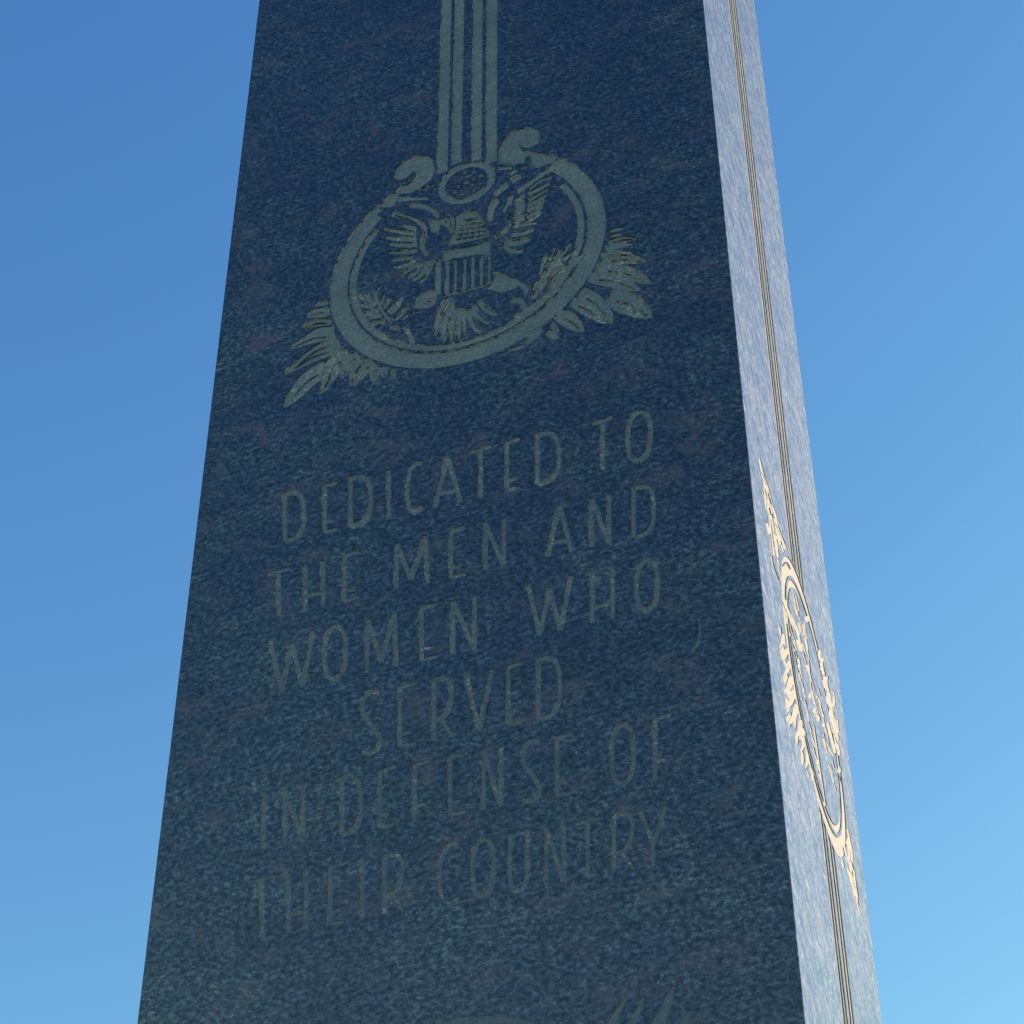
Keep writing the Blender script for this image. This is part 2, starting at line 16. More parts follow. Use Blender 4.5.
 'wing': [[(0.3429,4.7584),(0.3472,4.7555),(0.3533,4.7514),(0.3602,4.7467),(0.3668,4.7421),(0.3731,4.7378),(0.3795,4.7336),(0.3854,4.7293),(0.3908,4.7248),(0.3958,4.7199),(0.4006,4.7148),(0.4045,4.7098),(0.4071,4.7053),(0.4088,4.7009),(0.4099,4.6961),(0.4105,4.6904),(0.4107,4.6844),(0.4101,4.6779),(0.4084,4.6701),(0.4068,4.6611),(0.4068,4.6509),(0.4094,4.6403),(0.4133,4.6306),(0.4171,4.6228),(0.4196,4.6176),(0.4278,4.6232),(0.4254,4.6285),(0.4219,4.6359),(0.4189,4.6434),(0.4174,4.6494),(0.4176,4.655),(0.419,4.6624),(0.4209,4.6707),(0.4218,4.6794),(0.4216,4.6876),(0.4209,4.6954),(0.4191,4.7035),(0.4161,4.7118),(0.4117,4.7195),(0.4065,4.7264),(0.4008,4.7326),(0.395,4.7384),(0.3887,4.7438),(0.3821,4.7487),(0.3756,4.7532),(0.3694,4.7575),(0.3628,4.7622),(0.3558,4.7671),(0.3497,4.7714),(0.3454,4.7744)],[(0.3675,4.7216),(0.3699,4.7188),(0.3736,4.7148),(0.3779,4.7104),(0.3823,4.7065),(0.3869,4.7032),(0.3916,4.7005),(0.3956,4.6982),(0.3983,4.6966),(0.399,4.7123),(0.3962,4.7132),(0.3923,4.7146),(0.3881,4.7163),(0.3844,4.7182),(0.3808,4.7207),(0.3767,4.724),(0.3729,4.7273),(0.3702,4.7295)],[(0.3317,4.7219),(0.3362,4.7186),(0.3427,4.714),(0.3504,4.7088),(0.3587,4.7035),(0.3685,4.6977),(0.3799,4.6914),(0.3903,4.6857),(0.3975,4.6816),(0.3986,4.697),(0.3914,4.7004),(0.3809,4.7054),(0.3696,4.7109),(0.3598,4.7158),(0.3517,4.7202),(0.3441,4.7246),(0.3376,4.7284),(0.333,4.7309)],[(0.3349,4.6956),(0.3385,4.6932),(0.3435,4.6899),(0.3501,4.6861),(0.3579,4.6822),(0.3683,4.6779),(0.3808,4.6732),(0.3926,4.6689),(0.4007,4.6658),(0.4003,4.6818),(0.3922,4.6841),(0.3805,4.6877),(0.3681,4.6916),(0.358,4.6949),(0.3506,4.6978),(0.3444,4.7007),(0.3394,4.7031),(0.3357,4.7048)],[(0.342,4.6738),(0.3475,4.6708),(0.3555,4.6667),(0.3645,4.6624),(0.3729,4.6588),(0.3811,4.6561),(0.3894,4.6538),(0.3966,4.652),(0.4016,4.6506),(0.4001,4.6668),(0.3952,4.6674),(0.3881,4.6684),(0.3801,4.6698),(0.3726,4.6716),(0.3646,4.6742),(0.3559,4.6777),(0.3479,4.681),(0.3423,4.6832)],[(0.3412,4.6505),(0.3485,4.6479),(0.3591,4.6442),(0.3704,4.6405),(0.38,4.6378),(0.3876,4.6365),(0.3942,4.6361),(0.3994,4.6361),(0.403,4.6359),(0.3995,4.6522),(0.396,4.6516),(0.3912,4.6508),(0.3854,4.6504),(0.3787,4.6508),(0.3697,4.6526),(0.3586,4.6554),(0.3481,4.6583),(0.3408,4.6602)],[(0.3484,4.6293),(0.3519,4.6277),(0.357,4.6256),(0.363,4.6233),(0.3691,4.6216),(0.3757,4.6207),(0.3828,4.6202),(0.3892,4.62),(0.3936,4.6197),(0.3912,4.6322),(0.3869,4.632),(0.3807,4.6317),(0.3739,4.6317),(0.3679,4.632),(0.3625,4.6331),(0.3569,4.6347),(0.3519,4.6363),(0.3483,4.6374)],[(0.3533,4.6066),(0.3572,4.6051),(0.3629,4.6029),(0.3696,4.601),(0.3764,4.6003),(0.3833,4.6015),(0.3904,4.604),(0.3967,4.6065),(0.401,4.6082),(0.3963,4.6206),(0.3921,4.6185),(0.3861,4.6155),(0.3796,4.6126),(0.3739,4.6111),(0.3684,4.6112),(0.3624,4.6124),(0.3569,4.614),(0.353,4.615)],[(0.3718,4.5782),(0.3755,4.5801),(0.3807,4.5831),(0.3865,4.5863),(0.3917,4.5894),(0.3964,4.5923),(0.401,4.5953),(0.4049,4.598),(0.4078,4.5997),(0.4019,4.6115),(0.3993,4.6093),(0.3956,4.6062),(0.3913,4.6027),(0.387,4.5993),(0.3821,4.5958),(0.3766,4.5921),(0.3716,4.5887),(0.3681,4.5862)],[(0.3859,4.5651),(0.3892,4.5667),(0.3941,4.5691),(0.3995,4.5723),(0.4044,4.5766),(0.4088,4.5825),(0.4129,4.5896),(0.4163,4.5962),(0.4187,4.6006),(0.4107,4.6097),(0.4086,4.6049),(0.4056,4.598),(0.4021,4.591),(0.3987,4.5855),(0.3947,4.5815),(0.39,4.5781),(0.3855,4.5752),(0.3824,4.5731)],[(0.3969,4.5562),(0.4009,4.558),(0.4068,4.5607),(0.4131,4.5644),(0.4186,4.5698),(0.4224,4.5776),(0.4253,4.587),(0.4275,4.5956),(0.429,4.6013),(0.4202,4.608),(0.419,4.6019),(0.4173,4.5933),(0.4151,4.5846),(0.4124,4.578),(0.4084,4.5735),(0.4028,4.5697),(0.3974,4.5666),(0.3936,4.5643)],[(0.4083,4.5449),(0.4116,4.547),(0.4165,4.5501),(0.422,4.5546),(0.4268,4.5608),(0.4307,4.5698),(0.4341,4.5808),(0.4369,4.5911),(0.4389,4.598),(0.4302,4.605),(0.4285,4.5977),(0.4262,4.5873),(0.4233,4.5766),(0.4203,4.5685),(0.4167,4.5631),(0.4121,4.5587),(0.4076,4.5552),(0.4044,4.5526)],[(0.3835,4.7686),(0.3893,4.7663),(0.3976,4.763),(0.4062,4.7591),(0.413,4.7552),(0.4177,4.7511),(0.4218,4.7464),(0.4257,4.7411),(0.4292,4.736),(0.4322,4.731),(0.4349,4.7258),(0.4372,4.7208),(0.4389,4.7171),(0.448,4.7236),(0.4463,4.7272),(0.4439,4.7326),(0.4406,4.7391),(0.4367,4.7455),(0.4326,4.7515),(0.428,4.7579),(0.4224,4.7643),(0.4156,4.7701),(0.4073,4.775),(0.3979,4.7792),(0.3894,4.7826),(0.3835,4.785)],[(0.3589,4.7941),(0.3639,4.7935),(0.371,4.7924),(0.3792,4.7909),(0.3873,4.7892),(0.3963,4.7868),(0.4064,4.7838),(0.4156,4.781),(0.422,4.7792),(0.4219,4.7866),(0.4155,4.7893),(0.4062,4.793),(0.396,4.797),(0.3868,4.8004),(0.3783,4.8032),(0.3699,4.8056),(0.3626,4.8077),(0.3576,4.8093)],[(0.4016,4.8117),(0.4064,4.8123),(0.4133,4.8132),(0.4206,4.8144),(0.4263,4.8154),(0.4301,4.8163),(0.4329,4.8174),(0.4348,4.8182),(0.4361,4.8187),(0.4324,4.828),(0.4312,4.8271),(0.4296,4.8258),(0.4273,4.8245),(0.424,4.8231),(0.4186,4.8217),(0.4115,4.8201),(0.4047,4.8186),(0.4,4.8175)],[(0.4254,4.7179),(0.4415,4.7182),(0.4479,4.6937),(0.4443,4.6754),(0.4302,4.6828)]],
 'wing.001': [[(0.5554,4.6716),(0.5559,4.6788),(0.5565,4.6889),(0.5575,4.6993),(0.5589,4.7071),(0.5612,4.7125),(0.5645,4.7177),(0.568,4.7222),(0.5706,4.7256),(0.5607,4.7409),(0.5582,4.7376),(0.5544,4.7327),(0.5502,4.726),(0.5467,4.7176),(0.5447,4.707),(0.5436,4.6953),(0.543,4.6847),(0.5425,4.6776)],[(0.5625,4.739),(0.5648,4.7415),(0.5682,4.7452),(0.5718,4.749),(0.5752,4.7522),(0.5787,4.7547),(0.5826,4.7572),(0.5862,4.7593),(0.5888,4.7608),(0.5822,4.7772),(0.5797,4.7755),(0.5761,4.7731),(0.5719,4.7702),(0.5679,4.7669),(0.5641,4.7631),(0.5603,4.7587),(0.5571,4.7548),(0.5548,4.7521)],[(0.5948,4.7665),(0.5996,4.7693),(0.6045,4.7721),(0.6094,4.7749),(0.6143,4.7777),(0.6085,4.7938),(0.6035,4.7915),(0.5984,4.7892),(0.5933,4.7869),(0.5882,4.7845)],[(0.5647,4.8177),(0.572,4.8156),(0.5792,4.8134),(0.5865,4.8112),(0.5937,4.809),(0.5935,4.821),(0.5862,4.8231),(0.579,4.8253),(0.5717,4.8275),(0.5644,4.8297)],[(0.591,4.7919),(0.595,4.7937),(0.599,4.7955),(0.603,4.7974),(0.607,4.7992),(0.6041,4.808),(0.6001,4.8061),(0.5961,4.8043),(0.5921,4.8024),(0.5881,4.8006)],[(0.6186,4.7998),(0.6206,4.8009),(0.6226,4.802),(0.6246,4.8031),(0.6266,4.8042),(0.6224,4.8157),(0.6204,4.8146),(0.6184,4.8135),(0.6164,4.8124),(0.6144,4.8113)],[(0.5839,4.6832),(0.5854,4.6881),(0.5878,4.695),(0.5903,4.7026),(0.5925,4.7096),(0.5941,4.7161),(0.5955,4.7225),(0.5965,4.728),(0.5971,4.7319),(0.5895,4.7383),(0.5882,4.7351),(0.5864,4.7303),(0.5844,4.7249),(0.5822,4.7197),(0.5795,4.7138),(0.5763,4.7071),(0.5732,4.701),(0.571,4.6969)],[(0.6056,4.7321),(0.6098,4.7348),(0.6157,4.7389),(0.6226,4.7435),(0.6298,4.7481),(0.6372,4.7525),(0.6454,4.7571),(0.6539,4.762),(0.6621,4.7672),(0.6707,4.7733),(0.6795,4.78),(0.6874,4.786),(0.6928,4.7901),(0.6848,4.8077),(0.6796,4.803),(0.6721,4.7964),(0.6636,4.7892),(0.6556,4.7827),(0.6478,4.7771),(0.6397,4.7717),(0.6317,4.7664),(0.6243,4.7613),(0.6173,4.756),(0.6105,4.7507),(0.6048,4.746),(0.6009,4.7427)],[(0.5827,4.6707),(0.5832,4.6665),(0.584,4.6608),(0.5844,4.6553),(0.5838,4.651),(0.5819,4.647),(0.5787,4.6427),(0.575,4.6387),(0.5713,4.6355),(0.5676,4.6333),(0.5634,4.6318),(0.5594,4.6308),(0.5565,4.63),(0.5593,4.6199),(0.5622,4.6206),(0.5663,4.6217),(0.5711,4.6234),(0.5757,4.626),(0.5798,4.6297),(0.584,4.6341),(0.5878,4.6393),(0.5905,4.6452),(0.5915,4.6525),(0.5911,4.6599),(0.5903,4.6661),(0.5898,4.6702)],[(0.5956,4.6384),(0.5997,4.6383),(0.6056,4.638),(0.6123,4.6376),(0.6188,4.6373),(0.6256,4.6371),(0.6328,4.637),(0.6394,4.6369),(0.6439,4.6369),(0.6431,4.6438),(0.6384,4.6444),(0.6318,4.645),(0.6245,4.6457),(0.6178,4.6465),(0.6112,4.6474),(0.6045,4.6483),(0.5985,4.6492),(0.5943,4.6499)],[(0.5912,4.6166),(0.5953,4.6158),(0.6014,4.6145),(0.6083,4.6133),(0.6151,4.613),(0.6217,4.6139),(0.6285,4.6157),(0.6345,4.6176),(0.6386,4.619),(0.6364,4.6275),(0.6321,4.6268),(0.6261,4.6256),(0.6194,4.6246),(0.6134,4.6244),(0.6074,4.6254),(0.6009,4.6272),(0.595,4.6292),(0.5908,4.6307)],[(0.5781,4.5965),(0.5822,4.5949),(0.5883,4.5921),(0.5957,4.5892),(0.6034,4.5878),(0.6113,4.5885),(0.6194,4.5906),(0.6265,4.593),(0.6313,4.5947),(0.6278,4.6082),(0.6227,4.6075),(0.6155,4.6063),(0.6079,4.6055),(0.6016,4.6058),(0.5961,4.6079),(0.5902,4.6112),(0.5846,4.6149),(0.5805,4.6177)],[(0.5739,4.5934),(0.576,4.5897),(0.5792,4.584),(0.5836,4.5776),(0.5893,4.5721),(0.5961,4.569),(0.6035,4.5671),(0.6102,4.5659),(0.6147,4.5651),(0.614,4.5768),(0.6094,4.5777),(0.6029,4.5788),(0.5962,4.5805),(0.5914,4.5826),(0.5881,4.5859),(0.5849,4.5907),(0.582,4.5959),(0.5798,4.5997)],[(0.629,4.7186),(0.6324,4.7203),(0.6373,4.7227),(0.6429,4.7253),(0.6484,4.7279),(0.6543,4.7305),(0.6608,4.7333),(0.6667,4.7359),(0.6708,4.7377),(0.6676,4.7482),(0.6634,4.7468),(0.6574,4.7445),(0.6507,4.7421),(0.6446,4.7397),(0.6389,4.7375),(0.6332,4.7351),(0.6281,4.733),(0.6246,4.7316)],[(0.6277,4.7028),(0.631,4.7045),(0.6359,4.7069),(0.6414,4.7096),(0.6467,4.7123),(0.6522,4.715),(0.6582,4.718),(0.6635,4.7207),(0.6672,4.7227),(0.6637,4.7331),(0.6599,4.7315),(0.6544,4.7291),(0.6484,4.7264),(0.6428,4.724),(0.6373,4.7216),(0.6317,4.7193),(0.6267,4.7172),(0.6233,4.7158)],[(0.6264,4.6871),(0.6297,4.6888),(0.6345,4.6912),(0.6399,4.694),(0.6451,4.6967),(0.6502,4.6996),(0.6556,4.7028),(0.6603,4.7057),(0.6636,4.7078),(0.6598,4.718),(0.6564,4.7162),(0.6515,4.7136),(0.6461,4.7108),(0.6409,4.7082),(0.6358,4.7059),(0.6303,4.7035),(0.6254,4.7014),(0.6219,4.7)],[(0.6251,4.6714),(0.6284,4.6732),(0.6331,4.6756),(0.6385,4.6784),(0.6434,4.6812),(0.6482,4.6843),(0.653,4.6877),(0.6572,4.6908),(0.6601,4.693),(0.6559,4.7029),(0.6529,4.701),(0.6486,4.6983),(0.6437,4.6952),(0.6391,4.6926),(0.6342,4.6902),(0.6289,4.6878),(0.624,4.6857),(0.6206,4.6843)],[(0.6238,4.6559),(0.627,4.6576),(0.6318,4.6601),(0.637,4.6629),(0.6418,4.6658),(0.6462,4.6691),(0.6504,4.6727),(0.6541,4.676),(0.6566,4.6783),(0.652,4.6878),(0.6493,4.6858),(0.6456,4.6829),(0.6414,4.6797),(0.6373,4.677),(0.6327,4.6746),(0.6275,4.6722),(0.6227,4.6701),(0.6193,4.6686)],[(0.6225,4.6404),(0.6257,4.6421),(0.6304,4.6446),(0.6356,4.6475),(0.6402,4.6505),(0.6442,4.654),(0.6479,4.6578),(0.651,4.6613),(0.6531,4.6637),(0.6481,4.6728),(0.6458,4.6707),(0.6427,4.6676),(0.6391,4.6643),(0.6354,4.6615),(0.6311,4.659),(0.6261,4.6566),(0.6213,4.6545),(0.618,4.6531)],[(0.6011,4.7078),(0.6061,4.711),(0.611,4.7142),(0.616,4.7174),(0.621,4.7206),(0.6168,4.731),(0.6117,4.7281),(0.6066,4.7252),(0.6015,4.7223),(0.5964,4.7194)],[(0.601,4.695),(0.606,4.6981),(0.6109,4.7013),(0.6159,4.7045),(0.6209,4.7077),(0.6167,4.7181),(0.6117,4.7152),(0.6066,4.7123),(0.6015,4.7094),(0.5964,4.7065)],[(0.601,4.6822),(0.6059,4.6854),(0.6109,4.6885),(0.6158,4.6917),(0.6208,4.6949),(0.6167,4.7053),(0.6116,4.7024),(0.6065,4.6995),(0.6014,4.6966),(0.5963,4.6937)],[(0.6009,4.6695),(0.6058,4.6726),(0.6108,4.6758),(0.6157,4.679),(0.6207,4.6822),(0.6166,4.6925),(0.6115,4.6896),(0.6064,4.6867),(0.6014,4.6838),(0.5963,4.6809)],[(0.6008,4.6568),(0.6058,4.66),(0.6107,4.6631),(0.6156,4.6663),(0.6206,4.6694),(0.6165,4.6797),(0.6114,4.6769),(0.6063,4.674),(0.6013,4.6711),(0.5962,4.6682)],[(0.6008,4.6442),(0.6057,4.6473),(0.6106,4.6505),(0.6156,4.6536),(0.6205,4.6568),(0.6164,4.667),(0.6113,4.6642),(0.6063,4.6613),(0.6012,4.6584),(0.5962,4.6555)],[(0.631,4.7357),(0.6348,4.7396),(0.6402,4.745),(0.6462,4.7504),(0.6519,4.7541),(0.6577,4.7556),(0.6643,4.7558),(0.6704,4.7554),(0.6747,4.7553),(0.6741,4.761),(0.6698,4.7616),(0.6635,4.7625),(0.6564,4.7627),(0.6496,4.7615),(0.643,4.7579),(0.6364,4.7526),(0.6307,4.7475),(0.6267,4.744)]],
 'shield': [[(0.4541,4.6196),(0.4675,4.6221),(0.5068,4.6188),(0.5501,4.6188),(0.5506,4.5824),(0.5187,4.5906),(0.4875,4.5939),(0.4561,4.5946)],[(0.4399,4.5991),(0.4401,4.576),(0.4403,4.553),(0.4406,4.5303),(0.4408,4.5076),(0.4527,4.5037),(0.4525,4.5263),(0.4523,4.549),(0.4521,4.5719),(0.4519,4.595)],[(0.4595,4.5947),(0.4596,4.5715),(0.4598,4.5484),(0.46,4.5256),(0.4601,4.5029),(0.4691,4.4999),(0.4689,4.5226),(0.4688,4.5454),(0.4687,4.5684),(0.4685,4.5916)],[(0.4768,4.5917),(0.4769,4.5686),(0.477,4.5456),(0.4771,4.5228),(0.4772,4.5002),(0.4837,4.498),(0.4836,4.5206),(0.4835,4.5434),(0.4834,4.5664),(0.4834,4.5895)],[(0.4962,4.589),(0.4962,4.5677),(0.4962,4.5466),(0.4962,4.5256),(0.4962,4.5047),(0.5023,4.5027),(0.5023,4.5235),(0.5023,4.5445),(0.5023,4.5656),(0.5023,4.5869)],[(0.513,4.5871),(0.5129,4.566),(0.5129,4.545),(0.5128,4.5241),(0.5128,4.5034),(0.5185,4.5015),(0.5185,4.5222),(0.5186,4.543),(0.5187,4.564),(0.5187,4.5851)],[(0.5292,4.5838),(0.5291,4.5635),(0.529,4.5435),(0.5289,4.5235),(0.5288,4.5037),(0.5351,4.5015),(0.5353,4.5213),(0.5354,4.5413),(0.5355,4.5613),(0.5356,4.5815)],[(0.546,4.5802),(0.5458,4.5626),(0.5457,4.545),(0.5455,4.5276),(0.5453,4.5103),(0.5499,4.5087),(0.5501,4.526),(0.5503,4.5434),(0.5505,4.5609),(0.5507,4.5786)],[(0.4584,4.4955),(0.4641,4.4954),(0.4724,4.4952),(0.4813,4.495),(0.4893,4.495),(0.4956,4.4953),(0.5013,4.4957),(0.5068,4.4961),(0.5123,4.4965),(0.5181,4.4965),(0.5241,4.4963),(0.53,4.4964),(0.5356,4.4971),(0.5411,4.4991),(0.5464,4.5019),(0.5509,4.5047),(0.5541,4.5065),(0.5519,4.5117),(0.5487,4.5098),(0.5443,4.5071),(0.5392,4.5044),(0.5341,4.5026),(0.5289,4.5019),(0.5232,4.5018),(0.5172,4.502),(0.5113,4.502),(0.5057,4.5016),(0.5002,4.5012),(0.4945,4.5008),(0.4883,4.5006),(0.4804,4.5006),(0.4714,4.5007),(0.4632,4.5009),(0.4574,4.501)]],
 'olive_branch': [[(0.3238,4.5133),(0.3225,4.5183),(0.32,4.525),(0.3165,4.5325),(0.3125,4.5395),(0.3078,4.5456),(0.3026,4.5512),(0.2977,4.5555),(0.2938,4.5577),(0.2934,4.5572),(0.2952,4.5518),(0.2985,4.5453),(0.3023,4.5386),(0.3056,4.5327),(0.3088,4.5267),(0.3123,4.5201),(0.3158,4.5141),(0.3187,4.5101)],[(0.3266,4.5156),(0.3273,4.5192),(0.3275,4.5247),(0.3271,4.5312),(0.326,4.5379),(0.324,4.5444),(0.3214,4.5509),(0.3185,4.5564),(0.3156,4.56),(0.315,4.5599),(0.3145,4.5556),(0.3149,4.5498),(0.3157,4.5436),(0.3164,4.5382),(0.317,4.5329),(0.3178,4.5269),(0.3189,4.5212),(0.3202,4.5171)],[(0.3303,4.5017),(0.3327,4.5043),(0.3354,4.5089),(0.338,4.5147),(0.3399,4.5212),(0.3407,4.5283),(0.3407,4.536),(0.3401,4.5431),(0.3388,4.5486),(0.3382,4.5489),(0.3359,4.5456),(0.3339,4.5401),(0.332,4.534),(0.3304,4.5286),(0.3286,4.5234),(0.3267,4.5176),(0.3251,4.512),(0.3245,4.5075)],[(0.3396,4.4984),(0.342,4.4996),(0.3449,4.5023),(0.3478,4.506),(0.3501,4.5103),(0.3516,4.5155),(0.3526,4.5212),(0.3528,4.5266),(0.3522,4.531),(0.3517,4.5315),(0.3492,4.5297),(0.3467,4.5263),(0.3444,4.5224),(0.3423,4.5189),(0.3402,4.5156),(0.3379,4.5118),(0.336,4.508),(0.3351,4.5047)],[(0.3525,4.4797),(0.3563,4.4807),(0.3611,4.4834),(0.3661,4.4875),(0.3703,4.4928),(0.3735,4.4993),(0.3759,4.5069),(0.3773,4.5143),(0.3771,4.5205),(0.3765,4.5213),(0.3724,4.5196),(0.3681,4.5157),(0.3639,4.511),(0.3603,4.5069),(0.3565,4.503),(0.3524,4.4984),(0.3488,4.4938),(0.3468,4.4896)],[(0.361,4.46),(0.3647,4.4611),(0.3696,4.4635),(0.3748,4.4671),(0.3794,4.4715),(0.3831,4.4772),(0.3863,4.4839),(0.3886,4.4904),(0.3895,4.4957),(0.389,4.4963),(0.3854,4.4944),(0.3812,4.4904),(0.3769,4.4858),(0.3729,4.4817),(0.3688,4.4782),(0.3641,4.4743),(0.36,4.4704),(0.3574,4.4671)],[(0.3287,4.5039),(0.3248,4.5057),(0.3193,4.5071),(0.3131,4.5075),(0.3073,4.5067),(0.3021,4.5044),(0.2972,4.5008),(0.2934,4.4967),(0.2914,4.4924),(0.2918,4.4915),(0.2962,4.4899),(0.3015,4.4898),(0.3071,4.4903),(0.312,4.4906),(0.3168,4.4908),(0.3222,4.4911),(0.3272,4.4919),(0.3305,4.4934)],[(0.3358,4.4865),(0.3328,4.4887),(0.3285,4.4907),(0.3236,4.4921),(0.3188,4.4925),(0.3143,4.4917),(0.31,4.4899),(0.3066,4.4874),(0.3046,4.4845),(0.3048,4.4836),(0.3083,4.4816),(0.3126,4.4804),(0.3172,4.4797),(0.3211,4.4791),(0.3251,4.4783),(0.3295,4.4777),(0.3335,4.4774),(0.3364,4.478)],[(0.3424,4.474),(0.3386,4.4751),(0.3334,4.4756),(0.3276,4.4752),(0.3222,4.4738),(0.3173,4.471),(0.3129,4.4671),(0.3094,4.4629),(0.3076,4.4588),(0.308,4.458),(0.312,4.4574),(0.317,4.4583),(0.3221,4.4596),(0.3268,4.4607),(0.3314,4.4615),(0.3366,4.4625),(0.3413,4.4637),(0.3444,4.4653)],[(0.3201,4.5135),(0.3168,4.5172),(0.3118,4.5217),(0.3059,4.526),(0.2999,4.5293),(0.2939,4.5312),(0.2878,4.532),(0.2825,4.5318),(0.279,4.5305),(0.279,4.5296),(0.2828,4.526),(0.2882,4.5227),(0.2939,4.5195),(0.299,4.5166),(0.304,4.5135),(0.3096,4.5101),(0.3148,4.5072),(0.3186,4.5059)],[(0.2842,4.5435),(0.2843,4.5462),(0.2836,4.5501),(0.2822,4.5545),(0.2803,4.5587),(0.2778,4.5625),(0.2749,4.5659),(0.272,4.5683),(0.2694,4.5693),(0.269,4.5689),(0.269,4.5654),(0.2699,4.5613),(0.2712,4.5573),(0.2722,4.554),(0.2734,4.5509),(0.275,4.5473),(0.2767,4.544),(0.2785,4.5417)],[(0.2795,4.5587),(0.2809,4.5549),(0.2835,4.55),(0.2869,4.5448),(0.2907,4.5403),(0.2949,4.5366),(0.2993,4.5338),(0.3034,4.532),(0.3065,4.5318),(0.3067,4.5324),(0.305,4.5367),(0.302,4.5413),(0.2986,4.5458),(0.2957,4.5497),(0.2929,4.5535),(0.2896,4.5578),(0.2863,4.5615),(0.2835,4.5638)],[(0.3271,4.5695),(0.3256,4.5676),(0.3239,4.5644),(0.3223,4.5604),(0.3212,4.5561),(0.3207,4.5513),(0.3207,4.5462),(0.3211,4.5415),(0.322,4.538),(0.3223,4.5378),(0.3237,4.5401),(0.3249,4.5439),(0.3259,4.548),(0.3269,4.5517),(0.328,4.5553),(0.3293,4.5593),(0.3303,4.563),(0.3307,4.5661)],[(0.3306,4.5014),(0.3326,4.4968),(0.3354,4.4901),(0.3386,4.4828),(0.3417,4.4765),(0.3449,4.4715),(0.3481,4.4674),(0.3508,4.4642),(0.3526,4.4621),(0.356,4.468),(0.3542,4.4702),(0.3516,4.4732),(0.3489,4.4767),(0.3464,4.4806),(0.3438,4.486),(0.3408,4.4928),(0.338,4.4995),(0.3361,4.5041)],[(0.3307,4.4472),(0.3326,4.449),(0.3353,4.4515),(0.3382,4.4539),(0.3405,4.4554),(0.3424,4.4558),(0.3446,4.4557),(0.3466,4.4554),(0.3482,4.4552),(0.3472,4.4634),(0.3457,4.4636),(0.3433,4.464),(0.3404,4.464),(0.3373,4.4633),(0.3342,4.4614),(0.3311,4.4587),(0.3283,4.4562),(0.3264,4.4545)],[(0.3257,4.4386),(0.3279,4.4354),(0.3312,4.4308),(0.3354,4.4255),(0.34,4.4201),(0.3452,4.4148),(0.351,4.4094),(0.3568,4.4042),(0.3622,4.3994),(0.3676,4.3947),(0.373,4.3903),(0.3777,4.3865),(0.3809,4.3838),(0.3847,4.3985),(0.3813,4.4008),(0.3766,4.404),(0.3712,4.4079),(0.3659,4.4118),(0.3605,4.4161),(0.3547,4.4207),(0.3491,4.4254),(0.3443,4.4297),(0.3401,4.434),(0.3361,4.4385),(0.3327,4.4426),(0.3302,4.4454)],[(0.3761,4.4399),(0.379,4.4346),(0.3833,4.4273),(0.3875,4.4195),(0.3903,4.4127),(0.3918,4.4057),(0.3929,4.3975),(0.3935,4.3897),(0.3939,4.384),(0.4065,4.3828),(0.4054,4.3884),(0.4039,4.3967),(0.4018,4.4064),(0.3988,4.4159),(0.3942,4.4248),(0.3889,4.433),(0.3839,4.44),(0.3805,4.4446)],[(0.3506,4.4428),(0.3561,4.4402),(0.3615,4.4376),(0.3669,4.435),(0.3723,4.4324),(0.373,4.4426),(0.3676,4.4452),(0.3622,4.4478),(0.3568,4.4504),(0.3514,4.4531)],[(0.3159,4.5187),(0.3156,4.5163),(0.3136,4.5156),(0.3117,4.5167),(0.3101,4.5192),(0.3106,4.5216),(0.3115,4.5233),(0.3134,4.5231),(0.3148,4.5214)],[(0.3108,4.5467),(0.3105,4.5444),(0.3085,4.5437),(0.3066,4.5447),(0.3049,4.5473),(0.3055,4.5497),(0.3063,4.5514),(0.3083,4.5513),(0.3097,4.5495)],[(0.3635,4.5039),(0.3632,4.5016),(0.3613,4.5009),(0.3594,4.502),(0.3577,4.5044),(0.3583,4.5068),(0.3592,4.5085),(0.3611,4.5084),(0.3625,4.5067)],[(0.3757,4.4897),(0.3754,4.4874),(0.3734,4.4867),(0.3716,4.4877),(0.3699,4.4902),(0.3705,4.4926),(0.3714,4.4943),(0.3733,4.4941),(0.3747,4.4924)]],
